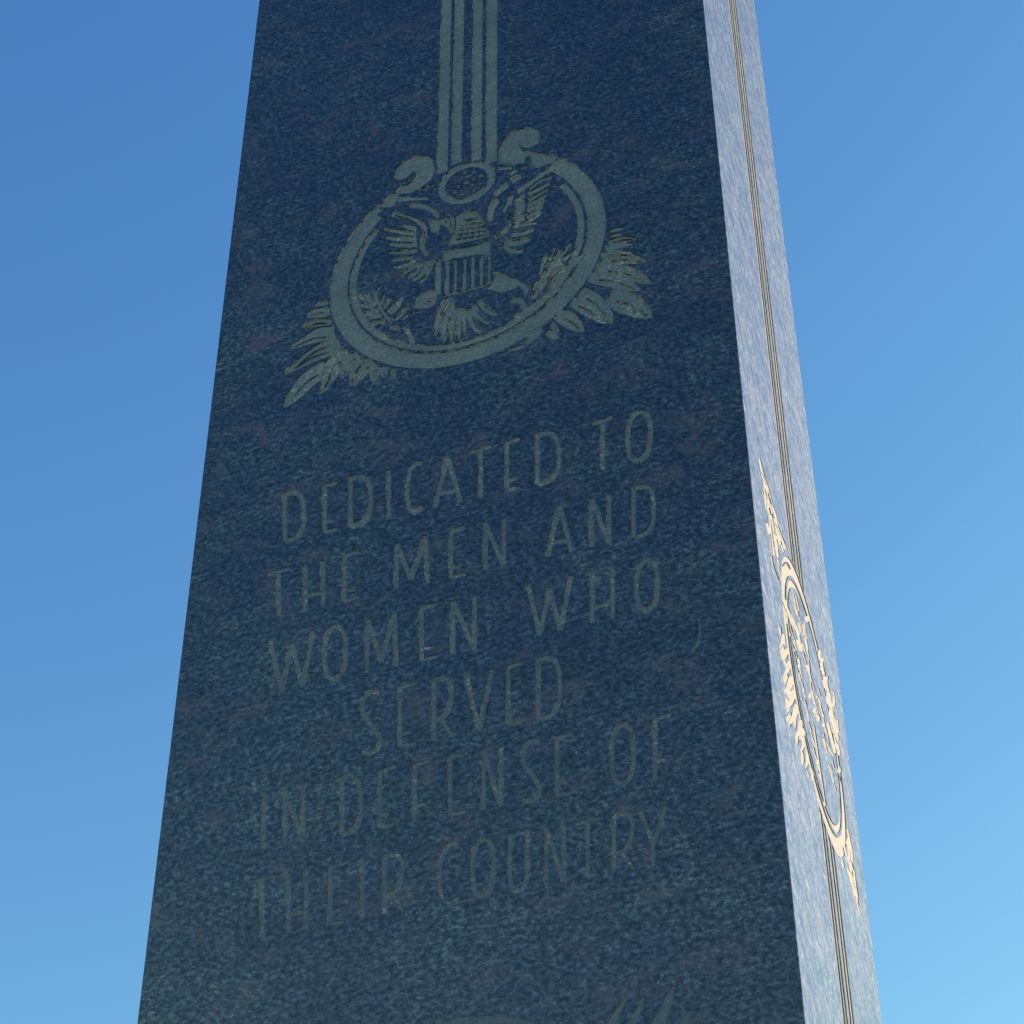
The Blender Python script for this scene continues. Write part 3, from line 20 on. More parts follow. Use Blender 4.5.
 'arrow': [[(0.6487,4.4518),(0.6526,4.4578),(0.658,4.4663),(0.6641,4.4753),(0.6699,4.4825),(0.6763,4.4883),(0.6837,4.4938),(0.6906,4.4984),(0.6956,4.5018),(0.6857,4.5245),(0.6808,4.5211),(0.6736,4.5163),(0.6655,4.5102),(0.6578,4.5032),(0.6509,4.4946),(0.6443,4.4849),(0.6387,4.476),(0.6349,4.47)],[(0.6488,4.4938),(0.6502,4.4987),(0.6522,4.5056),(0.6543,4.5132),(0.6563,4.5198),(0.6583,4.5255),(0.6604,4.5311),(0.6624,4.5359),(0.6638,4.5393),(0.656,4.5464),(0.6549,4.5428),(0.6533,4.5377),(0.6514,4.5316),(0.6496,4.5254),(0.6478,4.5183),(0.6459,4.5103),(0.6443,4.5031),(0.6432,4.498)],[(0.6677,4.5237),(0.6703,4.5316),(0.6729,4.5396),(0.6756,4.5476),(0.6783,4.5556),(0.6743,4.5594),(0.671,4.552),(0.6677,4.5447),(0.6644,4.5373),(0.6612,4.53)],[(0.6787,4.5221),(0.6823,4.5291),(0.6859,4.5361),(0.6896,4.5432),(0.6932,4.5503),(0.6896,4.5548),(0.6854,4.5485),(0.6812,4.5422),(0.677,4.5359),(0.6728,4.5296)],[(0.6861,4.5219),(0.6921,4.5309),(0.6982,4.5398),(0.7042,4.5488),(0.7103,4.5578),(0.707,4.5627),(0.7004,4.5546),(0.6938,4.5464),(0.6872,4.5382),(0.6806,4.5301)],[(0.6951,4.5134),(0.7021,4.5214),(0.7091,4.5294),(0.7161,4.5374),(0.7231,4.5454),(0.7202,4.5507),(0.7126,4.5435),(0.7051,4.5364),(0.6976,4.5293),(0.6902,4.5221)],[(0.7049,4.5059),(0.7124,4.5201),(0.72,4.5345),(0.7276,4.5488),(0.7352,4.5633),(0.7316,4.5678),(0.7234,4.554),(0.7152,4.5404),(0.7071,4.5268),(0.6989,4.5132)],[(0.7131,4.4944),(0.7189,4.5027),(0.7247,4.5111),(0.7304,4.5195),(0.7362,4.5278),(0.7326,4.5334),(0.7262,4.526),(0.7198,4.5185),(0.7134,4.5111),(0.7071,4.5036)],[(0.6723,4.4463),(0.6749,4.4507),(0.6787,4.4569),(0.683,4.4635),(0.6871,4.4691),(0.6917,4.4739),(0.697,4.4786),(0.7021,4.4828),(0.7056,4.4858),(0.6975,4.5021),(0.694,4.4991),(0.6889,4.4948),(0.6831,4.4897),(0.6777,4.4841),(0.6729,4.4776),(0.6683,4.4704),(0.6645,4.464),(0.6618,4.4597)],[(0.6842,4.4316),(0.687,4.4352),(0.6911,4.4403),(0.6957,4.4461),(0.7,4.4519),(0.7044,4.4579),(0.709,4.4645),(0.7131,4.4705),(0.7159,4.4747),(0.7109,4.4821),(0.7078,4.4783),(0.7034,4.4727),(0.6986,4.4666),(0.694,4.461),(0.6895,4.4558),(0.6847,4.4505),(0.6804,4.4458),(0.6773,4.4426)],[(0.6,4.3893),(0.6061,4.3935),(0.6148,4.3995),(0.6245,4.4061),(0.6336,4.4118),(0.6424,4.4166),(0.6516,4.421),(0.6603,4.4253),(0.6676,4.4295),(0.6731,4.4339),(0.6771,4.4382),(0.6799,4.4417),(0.6817,4.4441),(0.6747,4.4549),(0.6727,4.4524),(0.6702,4.4492),(0.6669,4.4455),(0.6622,4.4418),(0.6555,4.438),(0.6469,4.4338),(0.6376,4.4292),(0.6285,4.4243),(0.6191,4.4183),(0.6092,4.4117),(0.6005,4.4057),(0.5944,4.4015)],[(0.6556,4.5118),(0.6587,4.5119),(0.6633,4.512),(0.6689,4.5124),(0.6751,4.5137),(0.6824,4.5163),(0.6908,4.5198),(0.6986,4.5233),(0.7039,4.5257),(0.7007,4.5352),(0.6954,4.5329),(0.6876,4.5294),(0.6794,4.5259),(0.6724,4.5234),(0.6669,4.5223),(0.6617,4.5219),(0.6572,4.5218),(0.654,4.5217)],[(0.6946,4.4874),(0.6977,4.4909),(0.7023,4.496),(0.7073,4.5014),(0.7115,4.506),(0.715,4.5099),(0.7182,4.5135),(0.7209,4.5165),(0.7227,4.5187),(0.7193,4.5248),(0.7172,4.523),(0.7144,4.5203),(0.711,4.517),(0.7073,4.5134),(0.7029,4.5091),(0.6978,4.504),(0.693,4.4993),(0.6896,4.496)]],
 'leaf': [[(0.2233,4.5582),(0.2204,4.56),(0.2164,4.5614),(0.2119,4.5622),(0.2075,4.5619),(0.2036,4.5604),(0.2,4.5579),(0.1973,4.5548),(0.1959,4.5514),(0.1962,4.5505),(0.1996,4.5487),(0.2036,4.548),(0.2078,4.5477),(0.2113,4.5475),(0.2148,4.5473),(0.2187,4.5473),(0.2223,4.5478),(0.2248,4.5489)],[(0.2279,4.5351),(0.2232,4.5389),(0.2164,4.5423),(0.2087,4.5446),(0.2012,4.5451),(0.1942,4.5434),(0.1878,4.5399),(0.1829,4.5352),(0.1804,4.5294),(0.1809,4.5278),(0.1866,4.5236),(0.1935,4.5211),(0.2006,4.5195),(0.2065,4.5183),(0.2124,4.5172),(0.219,4.5164),(0.2251,4.5165),(0.2294,4.5181)],[(0.2331,4.5061),(0.2272,4.5099),(0.2188,4.5134),(0.2092,4.5161),(0.2,4.5169),(0.1913,4.5153),(0.1831,4.5119),(0.1764,4.5075),(0.1725,4.5023),(0.173,4.5009),(0.1796,4.4975),(0.188,4.4958),(0.1968,4.4948),(0.2046,4.4938),(0.2123,4.4925),(0.2209,4.4912),(0.2289,4.4906),(0.2344,4.4915)],[(0.2392,4.4842),(0.2332,4.4872),(0.2246,4.4899),(0.215,4.4915),(0.2058,4.4914),(0.1973,4.489),(0.1893,4.4849),(0.1828,4.4799),(0.1791,4.4745),(0.1795,4.4732),(0.1861,4.4709),(0.1945,4.4703),(0.2032,4.4704),(0.2111,4.4703),(0.2189,4.4698),(0.2276,4.4693),(0.2356,4.4694),(0.2411,4.4707)],[(0.2411,4.4731),(0.2319,4.4769),(0.2188,4.48),(0.2042,4.4816),(0.1904,4.4805),(0.1777,4.476),(0.1658,4.4691),(0.1562,4.4609),(0.1506,4.4527),(0.1513,4.4509),(0.1613,4.4484),(0.1738,4.4487),(0.187,4.45),(0.1989,4.4508),(0.2108,4.4509),(0.2241,4.4509),(0.2362,4.4517),(0.2444,4.454)],[(0.2478,4.4535),(0.238,4.454),(0.2245,4.4525),(0.2098,4.4488),(0.1965,4.4428),(0.1849,4.4334),(0.1743,4.4215),(0.1661,4.4094),(0.1617,4.3988),(0.1626,4.3973),(0.1725,4.3988),(0.1844,4.4042),(0.1971,4.4109),(0.2087,4.4165),(0.2206,4.421),(0.2339,4.4258),(0.2459,4.4307),(0.2538,4.4359)],[(0.254,4.437),(0.2418,4.439),(0.2247,4.4391),(0.2059,4.4369),(0.1886,4.4316),(0.1732,4.4223),(0.1588,4.4098),(0.1474,4.3967),(0.141,4.3849),(0.142,4.3831),(0.1543,4.3836),(0.1698,4.3885),(0.1863,4.3948),(0.2013,4.3998),(0.2168,4.4035),(0.234,4.4071),(0.2495,4.4112),(0.2598,4.416)],[(0.2238,4.3964),(0.2132,4.3948),(0.1996,4.3891),(0.1853,4.3799),(0.173,4.3679),(0.1636,4.3522),(0.1562,4.3339),(0.1517,4.3159),(0.1512,4.3005),(0.153,4.2985),(0.164,4.3016),(0.1759,4.3105),(0.1878,4.3213),(0.1983,4.3307),(0.2091,4.3395),(0.221,4.3497),(0.2315,4.3602),(0.2376,4.3701)],[(0.2616,4.4212),(0.2534,4.4176),(0.2436,4.4093),(0.2339,4.3974),(0.2264,4.3831),(0.2217,4.3663),(0.2193,4.3477),(0.2192,4.3301),(0.222,4.3157),(0.2239,4.3142),(0.2327,4.3191),(0.2411,4.3295),(0.249,4.3416),(0.2557,4.3522),(0.2625,4.3625),(0.2699,4.3747),(0.2759,4.3872),(0.2787,4.3982)],[(0.2867,4.4051),(0.2813,4.4034),(0.2749,4.3987),(0.2685,4.3917),(0.2635,4.383),(0.2603,4.3725),(0.2585,4.3609),(0.2584,4.3498),(0.2603,4.3404),(0.2616,4.3392),(0.2676,4.3417),(0.2734,4.3477),(0.2787,4.3547),(0.2832,4.3609),(0.2877,4.3669),(0.2925,4.3743),(0.2964,4.3819),(0.2982,4.3889)],[(0.299,4.3839),(0.2946,4.3808),(0.2892,4.3749),(0.284,4.3669),(0.28,4.3579),(0.2775,4.3475),(0.2763,4.3362),(0.2763,4.3256),(0.2777,4.3173),(0.2787,4.3166),(0.2831,4.3207),(0.2873,4.328),(0.2913,4.3364),(0.2949,4.3437),(0.2987,4.3507),(0.3028,4.3587),(0.3063,4.3666),(0.3079,4.3732)],[(0.3153,4.3773),(0.3097,4.3758),(0.3028,4.3715),(0.2959,4.3648),(0.2903,4.3565),(0.2864,4.3462),(0.284,4.3347),(0.2832,4.3235),(0.2846,4.3141),(0.2859,4.3129),(0.2922,4.3151),(0.2983,4.3208),(0.3042,4.3276),(0.3091,4.3336),(0.3141,4.3394),(0.3194,4.3465),(0.3239,4.3539),(0.3261,4.3607)],[(0.3242,4.3599),(0.3214,4.3574),(0.3189,4.3524),(0.317,4.3457),(0.3164,4.3382),(0.3172,4.3301),(0.3192,4.3219),(0.3222,4.3147),(0.326,4.3092),(0.3273,4.3088),(0.3308,4.3121),(0.3332,4.3176),(0.335,4.3235),(0.3363,4.3284),(0.3373,4.3333),(0.3379,4.3395),(0.3379,4.3459),(0.3368,4.3512)],[(0.339,4.3485),(0.3373,4.3464),(0.3363,4.3428),(0.3362,4.3381),(0.337,4.3329),(0.339,4.3278),(0.3417,4.3232),(0.3449,4.3195),(0.3486,4.3173),(0.3497,4.3174),(0.352,4.3205),(0.3532,4.3245),(0.3538,4.3285),(0.3541,4.3315),(0.3541,4.3344),(0.3534,4.3382),(0.3522,4.3422),(0.3502,4.3454)],[(0.3569,4.3411),(0.3561,4.3384),(0.3559,4.3343),(0.3564,4.3295),(0.3577,4.3245),(0.3598,4.3198),(0.3625,4.3154),(0.3654,4.312),(0.3684,4.3101),(0.3691,4.3103),(0.3701,4.3137),(0.3701,4.318),(0.3698,4.3224),(0.3693,4.326),(0.3688,4.3294),(0.3678,4.3335),(0.3665,4.3374),(0.3648,4.3404)]],
 'leaf.001': [[(0.7833,4.5656),(0.7864,4.5646),(0.7905,4.5642),(0.795,4.5641),(0.799,4.5642),(0.8031,4.5641),(0.8076,4.5641),(0.8118,4.5645),(0.8148,4.566),(0.8148,4.5667),(0.8119,4.5698),(0.8077,4.5727),(0.8029,4.575),(0.7981,4.5765),(0.7934,4.5769),(0.7887,4.5763),(0.7846,4.5751),(0.782,4.5736)],[(0.7845,4.5512),(0.7867,4.5505),(0.7898,4.5503),(0.7931,4.5504),(0.796,4.5506),(0.799,4.5507),(0.8023,4.5508),(0.8054,4.5513),(0.8075,4.5525),(0.8075,4.553),(0.8054,4.5553),(0.8022,4.5573),(0.7986,4.5589),(0.7951,4.5598),(0.7917,4.5599),(0.7882,4.5593),(0.7853,4.5583),(0.7834,4.5571)],[(0.7799,4.5325),(0.7852,4.5307),(0.7924,4.53),(0.8002,4.5298),(0.8072,4.5298),(0.8144,4.5295),(0.8223,4.5292),(0.8295,4.5296),(0.8347,4.5318),(0.8347,4.533),(0.8298,4.5381),(0.8225,4.5429),(0.8142,4.547),(0.806,4.5496),(0.7978,4.5503),(0.7896,4.5495),(0.7826,4.5477),(0.7779,4.5453)],[(0.775,4.5178),(0.7799,4.5165),(0.7865,4.5162),(0.7937,4.5164),(0.8001,4.5168),(0.8067,4.5169),(0.8139,4.517),(0.8206,4.5178),(0.8253,4.52),(0.8253,4.5211),(0.8206,4.5256),(0.8138,4.5297),(0.8061,4.5331),(0.7985,4.5351),(0.7909,4.5353),(0.7834,4.5341),(0.777,4.5321),(0.7728,4.5296)],[(0.7649,4.502),(0.7707,4.4991),(0.7787,4.4968),(0.7874,4.495),(0.7953,4.4936),(0.8033,4.4918),(0.8121,4.4898),(0.8202,4.4887),(0.8262,4.4898),(0.8263,4.491),(0.8213,4.4974),(0.8137,4.5039),(0.8047,4.5099),(0.7958,4.5143),(0.7867,4.5168),(0.7775,4.5176),(0.7694,4.5172),(0.764,4.5157)],[(0.7678,4.4856),(0.7754,4.4812),(0.7859,4.4776),(0.7974,4.4746),(0.8077,4.4722),(0.8181,4.4695),(0.8296,4.4665),(0.8404,4.4648),(0.8484,4.4662),(0.8486,4.4679),(0.8423,4.4769),(0.8325,4.4862),(0.8209,4.4949),(0.8092,4.5014),(0.7972,4.5053),(0.7849,4.507),(0.7742,4.5069),(0.767,4.505)],[(0.753,4.4689),(0.7622,4.4599),(0.7758,4.4503),(0.7906,4.441),(0.8041,4.433),(0.8175,4.4245),(0.8324,4.4152),(0.8464,4.4077),(0.8574,4.4054),(0.8581,4.4073),(0.8517,4.4211),(0.8406,4.4372),(0.827,4.4533),(0.8128,4.467),(0.7975,4.4776),(0.7812,4.4858),(0.7667,4.491),(0.7563,4.4924)],[(0.737,4.4491),(0.7459,4.4408),(0.7587,4.4321),(0.7727,4.4239),(0.7854,4.4169),(0.7981,4.4096),(0.8123,4.4015),(0.8257,4.3952),(0.8362,4.3938),(0.8368,4.3957),(0.8306,4.4089),(0.82,4.4239),(0.807,4.4388),(0.7934,4.4513),(0.7787,4.4607),(0.7633,4.4678),(0.7496,4.472),(0.7398,4.4728)],[(0.7692,4.382),(0.7754,4.3706),(0.7853,4.359),(0.7963,4.3485),(0.8062,4.3407),(0.8166,4.3333),(0.8291,4.3253),(0.8417,4.3195),(0.8529,4.3193),(0.8545,4.3219),(0.8527,4.3379),(0.8465,4.3554),(0.8375,4.373),(0.8268,4.3885),(0.8144,4.4009),(0.8009,4.4102),(0.7886,4.4156),(0.7792,4.4161)],[(0.7146,4.4187),(0.7184,4.4068),(0.7255,4.3927),(0.7339,4.3789),(0.7418,4.3673),(0.75,4.3559),(0.7597,4.343),(0.7698,4.3319),(0.7796,4.326),(0.7814,4.3273),(0.7823,4.3409),(0.7797,4.358),(0.7746,4.3765),(0.7677,4.3939),(0.7587,4.4096),(0.7481,4.4236),(0.7378,4.4341),(0.7294,4.4394)],[(0.701,4.3996),(0.7061,4.3905),(0.7141,4.38),(0.7232,4.3696),(0.7315,4.3608),(0.7398,4.3519),(0.7494,4.3421),(0.7589,4.3338),(0.7671,4.3299),(0.7681,4.3312),(0.7662,4.3428),(0.7612,4.3568),(0.7541,4.3716),(0.746,4.385),(0.7365,4.3966),(0.7259,4.4067),(0.7161,4.4139),(0.7087,4.4173)],[(0.672,4.3726),(0.6756,4.3642),(0.6817,4.3554),(0.6886,4.3473),(0.6949,4.3411),(0.7017,4.3353),(0.7099,4.3289),(0.7185,4.3239),(0.7264,4.3227),(0.7277,4.3244),(0.7275,4.3353),(0.7243,4.3477),(0.7191,4.3604),(0.7125,4.3718),(0.7046,4.3814),(0.6958,4.389),(0.6876,4.3938),(0.6812,4.395)],[(0.6623,4.36),(0.663,4.3564),(0.6646,4.3523),(0.6667,4.3482),(0.6687,4.345),(0.6709,4.3418),(0.6737,4.3381),(0.6767,4.3348),(0.6798,4.3331),(0.6805,4.3334),(0.6813,4.3373),(0.6812,4.3423),(0.6802,4.3477),(0.6786,4.3528),(0.6762,4.3576),(0.6734,4.3617),(0.6705,4.3648),(0.668,4.3663)],[(0.5822,4.32),(0.6118,4.3275),(0.6154,4.315),(0.5932,4.3132)],[(0.6458,4.3637),(0.6415,4.3634),(0.636,4.3611),(0.6302,4.3572),(0.6252,4.352),(0.6213,4.3451),(0.6184,4.3372),(0.6167,4.3293),(0.6169,4.3224),(0.6177,4.3214),(0.6226,4.3221),(0.6278,4.3254),(0.6328,4.3295),(0.637,4.3332),(0.6412,4.3367),(0.6459,4.3411),(0.6499,4.3458),(0.6522,4.3504)],[(0.6533,4.3397),(0.6545,4.3356),(0.6571,4.3309),(0.6607,4.3263),(0.6648,4.3226),(0.6694,4.3203),(0.674,4.3193),(0.6782,4.3197),(0.6814,4.3218),(0.6817,4.323),(0.6801,4.3284),(0.6773,4.3333),(0.6742,4.3376),(0.6716,4.3409),(0.669,4.3439),(0.6657,4.3469),(0.6622,4.3493),(0.6591,4.3501)]],
 'B_ring': [[(0.2293,2.7732),(0.2261,2.7513),(0.2244,2.7291),(0.2245,2.707),(0.2261,2.685),(0.2294,2.6633),(0.2344,2.6419),(0.2409,2.6211),(0.249,2.6009),(0.2586,2.5815),(0.2696,2.563),(0.282,2.5454),(0.2957,2.529),(0.3107,2.5138),(0.3268,2.4998),(0.3439,2.4872),(0.3619,2.4761),(0.3808,2.4664),(0.4004,2.4584),(0.4206,2.4519),(0.4412,2.4471),(0.4623,2.444),(0.4835,2.4426),(0.5048,2.4429),(0.5262,2.445),(0.5473,2.4487),(0.5682,2.4541),(0.5887,2.4612),(0.6086,2.4698),(0.6279,2.48),(0.6464,2.4917),(0.664,2.5048),(0.6807,2.5193),(0.6963,2.535),(0.7107,2.5518),(0.7238,2.5698),(0.7356,2.5886),(0.746,2.6083),(0.7549,2.6288),(0.7622,2.6498),(0.7681,2.6713),(0.7723,2.6931),(0.7748,2.7152),(0.7758,2.7373),(0.775,2.7594),(0.7726,2.7813),(0.7686,2.8029),(0.763,2.824),(0.7558,2.8446),(0.7471,2.8645),(0.7369,2.8835),(0.7252,2.9016),(0.7123,2.9187),(0.698,2.9347),(0.6826,2.9494),(0.666,2.9628),(0.6485,2.9747),(0.6301,2.9853),(0.6109,2.9942),(0.591,3.0016),(0.5706,3.0073),(0.5498,3.0114),(0.5287,3.0138),(0.5074,3.0144),(0.486,3.0134),(0.4647,3.0106),(0.4437,3.0062),(0.423,3.0001),(0.4027,2.9923),(0.3831,2.983),(0.3641,2.9721),(0.3459,2.9598),(0.3663,2.9293),(0.382,2.94),(0.3985,2.9494),(0.4156,2.9575),(0.4331,2.9642),(0.4511,2.9695),(0.4694,2.9734),(0.4879,2.9758),(0.5064,2.9767),(0.5249,2.9761),(0.5432,2.9741),(0.5613,2.9705),(0.579,2.9655),(0.5963,2.9591),(0.6129,2.9514),(0.6289,2.9422),(0.6441,2.9318),(0.6585,2.9202),(0.6719,2.9075),(0.6842,2.8936),(0.6955,2.8788),(0.7056,2.8631),(0.7145,2.8465),(0.722,2.8293),(0.7283,2.8114),(0.7332,2.7931),(0.7367,2.7743),(0.7387,2.7553),(0.7394,2.7362),(0.7386,2.717),(0.7363,2.6978),(0.7327,2.6789),(0.7276,2.6602),(0.7212,2.6419),(0.7135,2.6242),(0.7045,2.6071),(0.6942,2.5907),(0.6828,2.5752),(0.6703,2.5605),(0.6568,2.5469),(0.6424,2.5343),(0.6271,2.523),(0.611,2.5128),(0.5943,2.504),(0.577,2.4964),(0.5592,2.4903),(0.5411,2.4856),(0.5227,2.4824),(0.5042,2.4806),(0.4857,2.4804),(0.4672,2.4816),(0.449,2.4843),(0.4311,2.4884),(0.4135,2.494),(0.3965,2.501),(0.3801,2.5094),(0.3645,2.519),(0.3496,2.53),(0.3357,2.5421),(0.3227,2.5553),(0.3108,2.5696),(0.3,2.5848),(0.2904,2.6009),(0.2821,2.6178),(0.2751,2.6353),(0.2694,2.6534),(0.2652,2.6719),(0.2623,2.6908),(0.2608,2.7098),(0.2608,2.729),(0.2622,2.7482),(0.2651,2.7673)],[(0.3086,2.9271),(0.3071,2.9256),(0.3057,2.9241),(0.3042,2.9225),(0.3028,2.921),(0.3014,2.9194),(0.3,2.9178),(0.2986,2.9163),(0.2972,2.9147),(0.2958,2.9131),(0.2945,2.9114),(0.2931,2.9098),(0.2918,2.9082),(0.2904,2.9065),(0.2891,2.9049),(0.2878,2.9032),(0.2865,2.9015),(0.2853,2.8999),(0.284,2.8982),(0.2827,2.8965),(0.2815,2.8948),(0.2802,2.893),(0.279,2.8913),(0.2778,2.8896),(0.2766,2.8878),(0.2754,2.8861),(0.2743,2.8843),(0.2731,2.8825),(0.2719,2.8807),(0.2708,2.879),(0.2697,2.8772),(0.2686,2.8754),(0.2675,2.8735),(0.2664,2.8717),(0.2653,2.8699),(0.2642,2.8681),(0.2632,2.8662),(0.2622,2.8644),(0.2611,2.8625),(0.2601,2.8606),(0.2591,2.8588),(0.2581,2.8569),(0.2572,2.855),(0.2562,2.8531),(0.2553,2.8512),(0.2543,2.8493),(0.2534,2.8474),(0.2525,2.8454),(0.2516,2.8435),(0.2508,2.8416),(0.2499,2.8396),(0.249,2.8377),(0.2482,2.8357),(0.2474,2.8338),(0.2466,2.8318),(0.2458,2.8299),(0.245,2.8279),(0.2442,2.8259),(0.2435,2.8239),(0.2427,2.8219),(0.242,2.8199),(0.2413,2.8179),(0.2406,2.8159),(0.2399,2.8139),(0.2393,2.8119),(0.2386,2.8099),(0.238,2.8079),(0.2373,2.8058),(0.2367,2.8038),(0.2361,2.8018),(0.2355,2.7997),(0.235,2.7977),(0.27,2.7885),(0.2705,2.7903),(0.271,2.7921),(0.2715,2.7939),(0.272,2.7956),(0.2726,2.7974),(0.2731,2.7991),(0.2737,2.8009),(0.2743,2.8026),(0.2748,2.8044),(0.2755,2.8061),(0.2761,2.8079),(0.2767,2.8096),(0.2773,2.8113),(0.278,2.813),(0.2787,2.8148),(0.2793,2.8165),(0.28,2.8182),(0.2807,2.8199),(0.2814,2.8216),(0.2822,2.8233),(0.2829,2.825),(0.2837,2.8267),(0.2844,2.8283),(0.2852,2.83),(0.286,2.8317),(0.2868,2.8333),(0.2876,2.835),(0.2884,2.8366),(0.2892,2.8383),(0.2901,2.8399),(0.2909,2.8416),(0.2918,2.8432),(0.2927,2.8448),(0.2936,2.8464),(0.2945,2.848),(0.2954,2.8496),(0.2963,2.8512),(0.2972,2.8528),(0.2982,2.8544),(0.2991,2.856),(0.3001,2.8575),(0.3011,2.8591),(0.302,2.8606),(0.303,2.8622),(0.3041,2.8637),(0.3051,2.8653),(0.3061,2.8668),(0.3071,2.8683),(0.3082,2.8698),(0.3093,2.8713),(0.3103,2.8728),(0.3114,2.8743),(0.3125,2.8758),(0.3136,2.8772),(0.3147,2.8787),(0.3158,2.8802),(0.317,2.8816),(0.3181,2.883),(0.3193,2.8845),(0.3204,2.8859),(0.3216,2.8873),(0.3228,2.8887),(0.324,2.8901),(0.3252,2.8915),(0.3264,2.8928),(0.3276,2.8942),(0.3288,2.8956),(0.3301,2.8969),(0.3313,2.8983),(0.3326,2.8996),(0.3338,2.9009)],[(0.7344,2.7327),(0.7338,2.7542),(0.7314,2.7754),(0.7273,2.7963),(0.7213,2.8166),(0.7137,2.8362),(0.7043,2.8551),(0.6934,2.8729),(0.6809,2.8896),(0.6671,2.905),(0.6519,2.9191),(0.6356,2.9316),(0.6182,2.9426),(0.5998,2.9519),(0.5807,2.9595),(0.561,2.9653),(0.5408,2.9692),(0.5203,2.9712),(0.4996,2.9714),(0.4789,2.9696),(0.4584,2.966),(0.4382,2.9605),(0.4185,2.9532),(0.3994,2.9442),(0.3811,2.9334),(0.3637,2.9211),(0.3474,2.9073),(0.3323,2.892),(0.3185,2.8755),(0.3061,2.8579),(0.2953,2.8392),(0.286,2.8197),(0.2784,2.7994),(0.2725,2.7787),(0.2684,2.7575),(0.2661,2.7361),(0.2657,2.7146),(0.267,2.6932),(0.2702,2.6721),(0.2752,2.6515),(0.2819,2.6314),(0.2904,2.6122),(0.3004,2.5938),(0.312,2.5764),(0.3251,2.5603),(0.3396,2.5455),(0.3553,2.5321),(0.3721,2.5202),(0.39,2.51),(0.4087,2.5014),(0.4281,2.4947),(0.4481,2.4897),(0.4684,2.4866),(0.4891,2.4855),(0.5098,2.4862),(0.5304,2.4888),(0.5508,2.4932),(0.5708,2.4995),(0.5902,2.5076),(0.609,2.5174),(0.6269,2.5289),(0.6438,2.5419),(0.6595,2.5564),(0.6741,2.5722),(0.6872,2.5893),(0.699,2.6074),(0.7091,2.6265),(0.7176,2.6463),(0.7245,2.6668),(0.7296,2.6878),(0.7328,2.7091),(0.7343,2.7306),(0.7205,2.7305),(0.7191,2.7103),(0.7161,2.6902),(0.7113,2.6705),(0.7048,2.6512),(0.6968,2.6325),(0.6873,2.6145),(0.6762,2.5975),(0.6638,2.5814),(0.6502,2.5665),(0.6353,2.5529),(0.6194,2.5407),(0.6026,2.5299),(0.5849,2.5206),(0.5666,2.513),(0.5478,2.5071),(0.5286,2.5029),(0.5092,2.5004),(0.4897,2.4997),(0.4703,2.5009),(0.4511,2.5038),(0.4323,2.5084),(0.4141,2.5148),(0.3965,2.5228),(0.3797,2.5325),(0.3638,2.5436),(0.349,2.5562),(0.3354,2.5702),(0.3231,2.5854),(0.3122,2.6017),(0.3027,2.619),(0.2947,2.6372),(0.2884,2.656),(0.2837,2.6755),(0.2807,2.6953),(0.2794,2.7154),(0.2799,2.7356),(0.282,2.7558),(0.2859,2.7757),(0.2914,2.7953),(0.2986,2.8143),(0.3073,2.8327),(0.3175,2.8503),(0.3292,2.8669),(0.3422,2.8824),(0.3564,2.8968),(0.3717,2.9098),(0.3881,2.9214),(0.4053,2.9315),(0.4233,2.94),(0.4418,2.9469),(0.4608,2.952),(0.4801,2.9554),(0.4996,2.9571),(0.5191,2.957),(0.5384,2.955),(0.5574,2.9513),(0.576,2.9459),(0.594,2.9388),(0.6112,2.93),(0.6276,2.9197),(0.643,2.9078),(0.6573,2.8946),(0.6703,2.8801),(0.682,2.8644),(0.6923,2.8476),(0.7011,2.8299),(0.7083,2.8114),(0.7139,2.7923),(0.7178,2.7726),(0.7201,2.7527),(0.7206,2.7325)]],
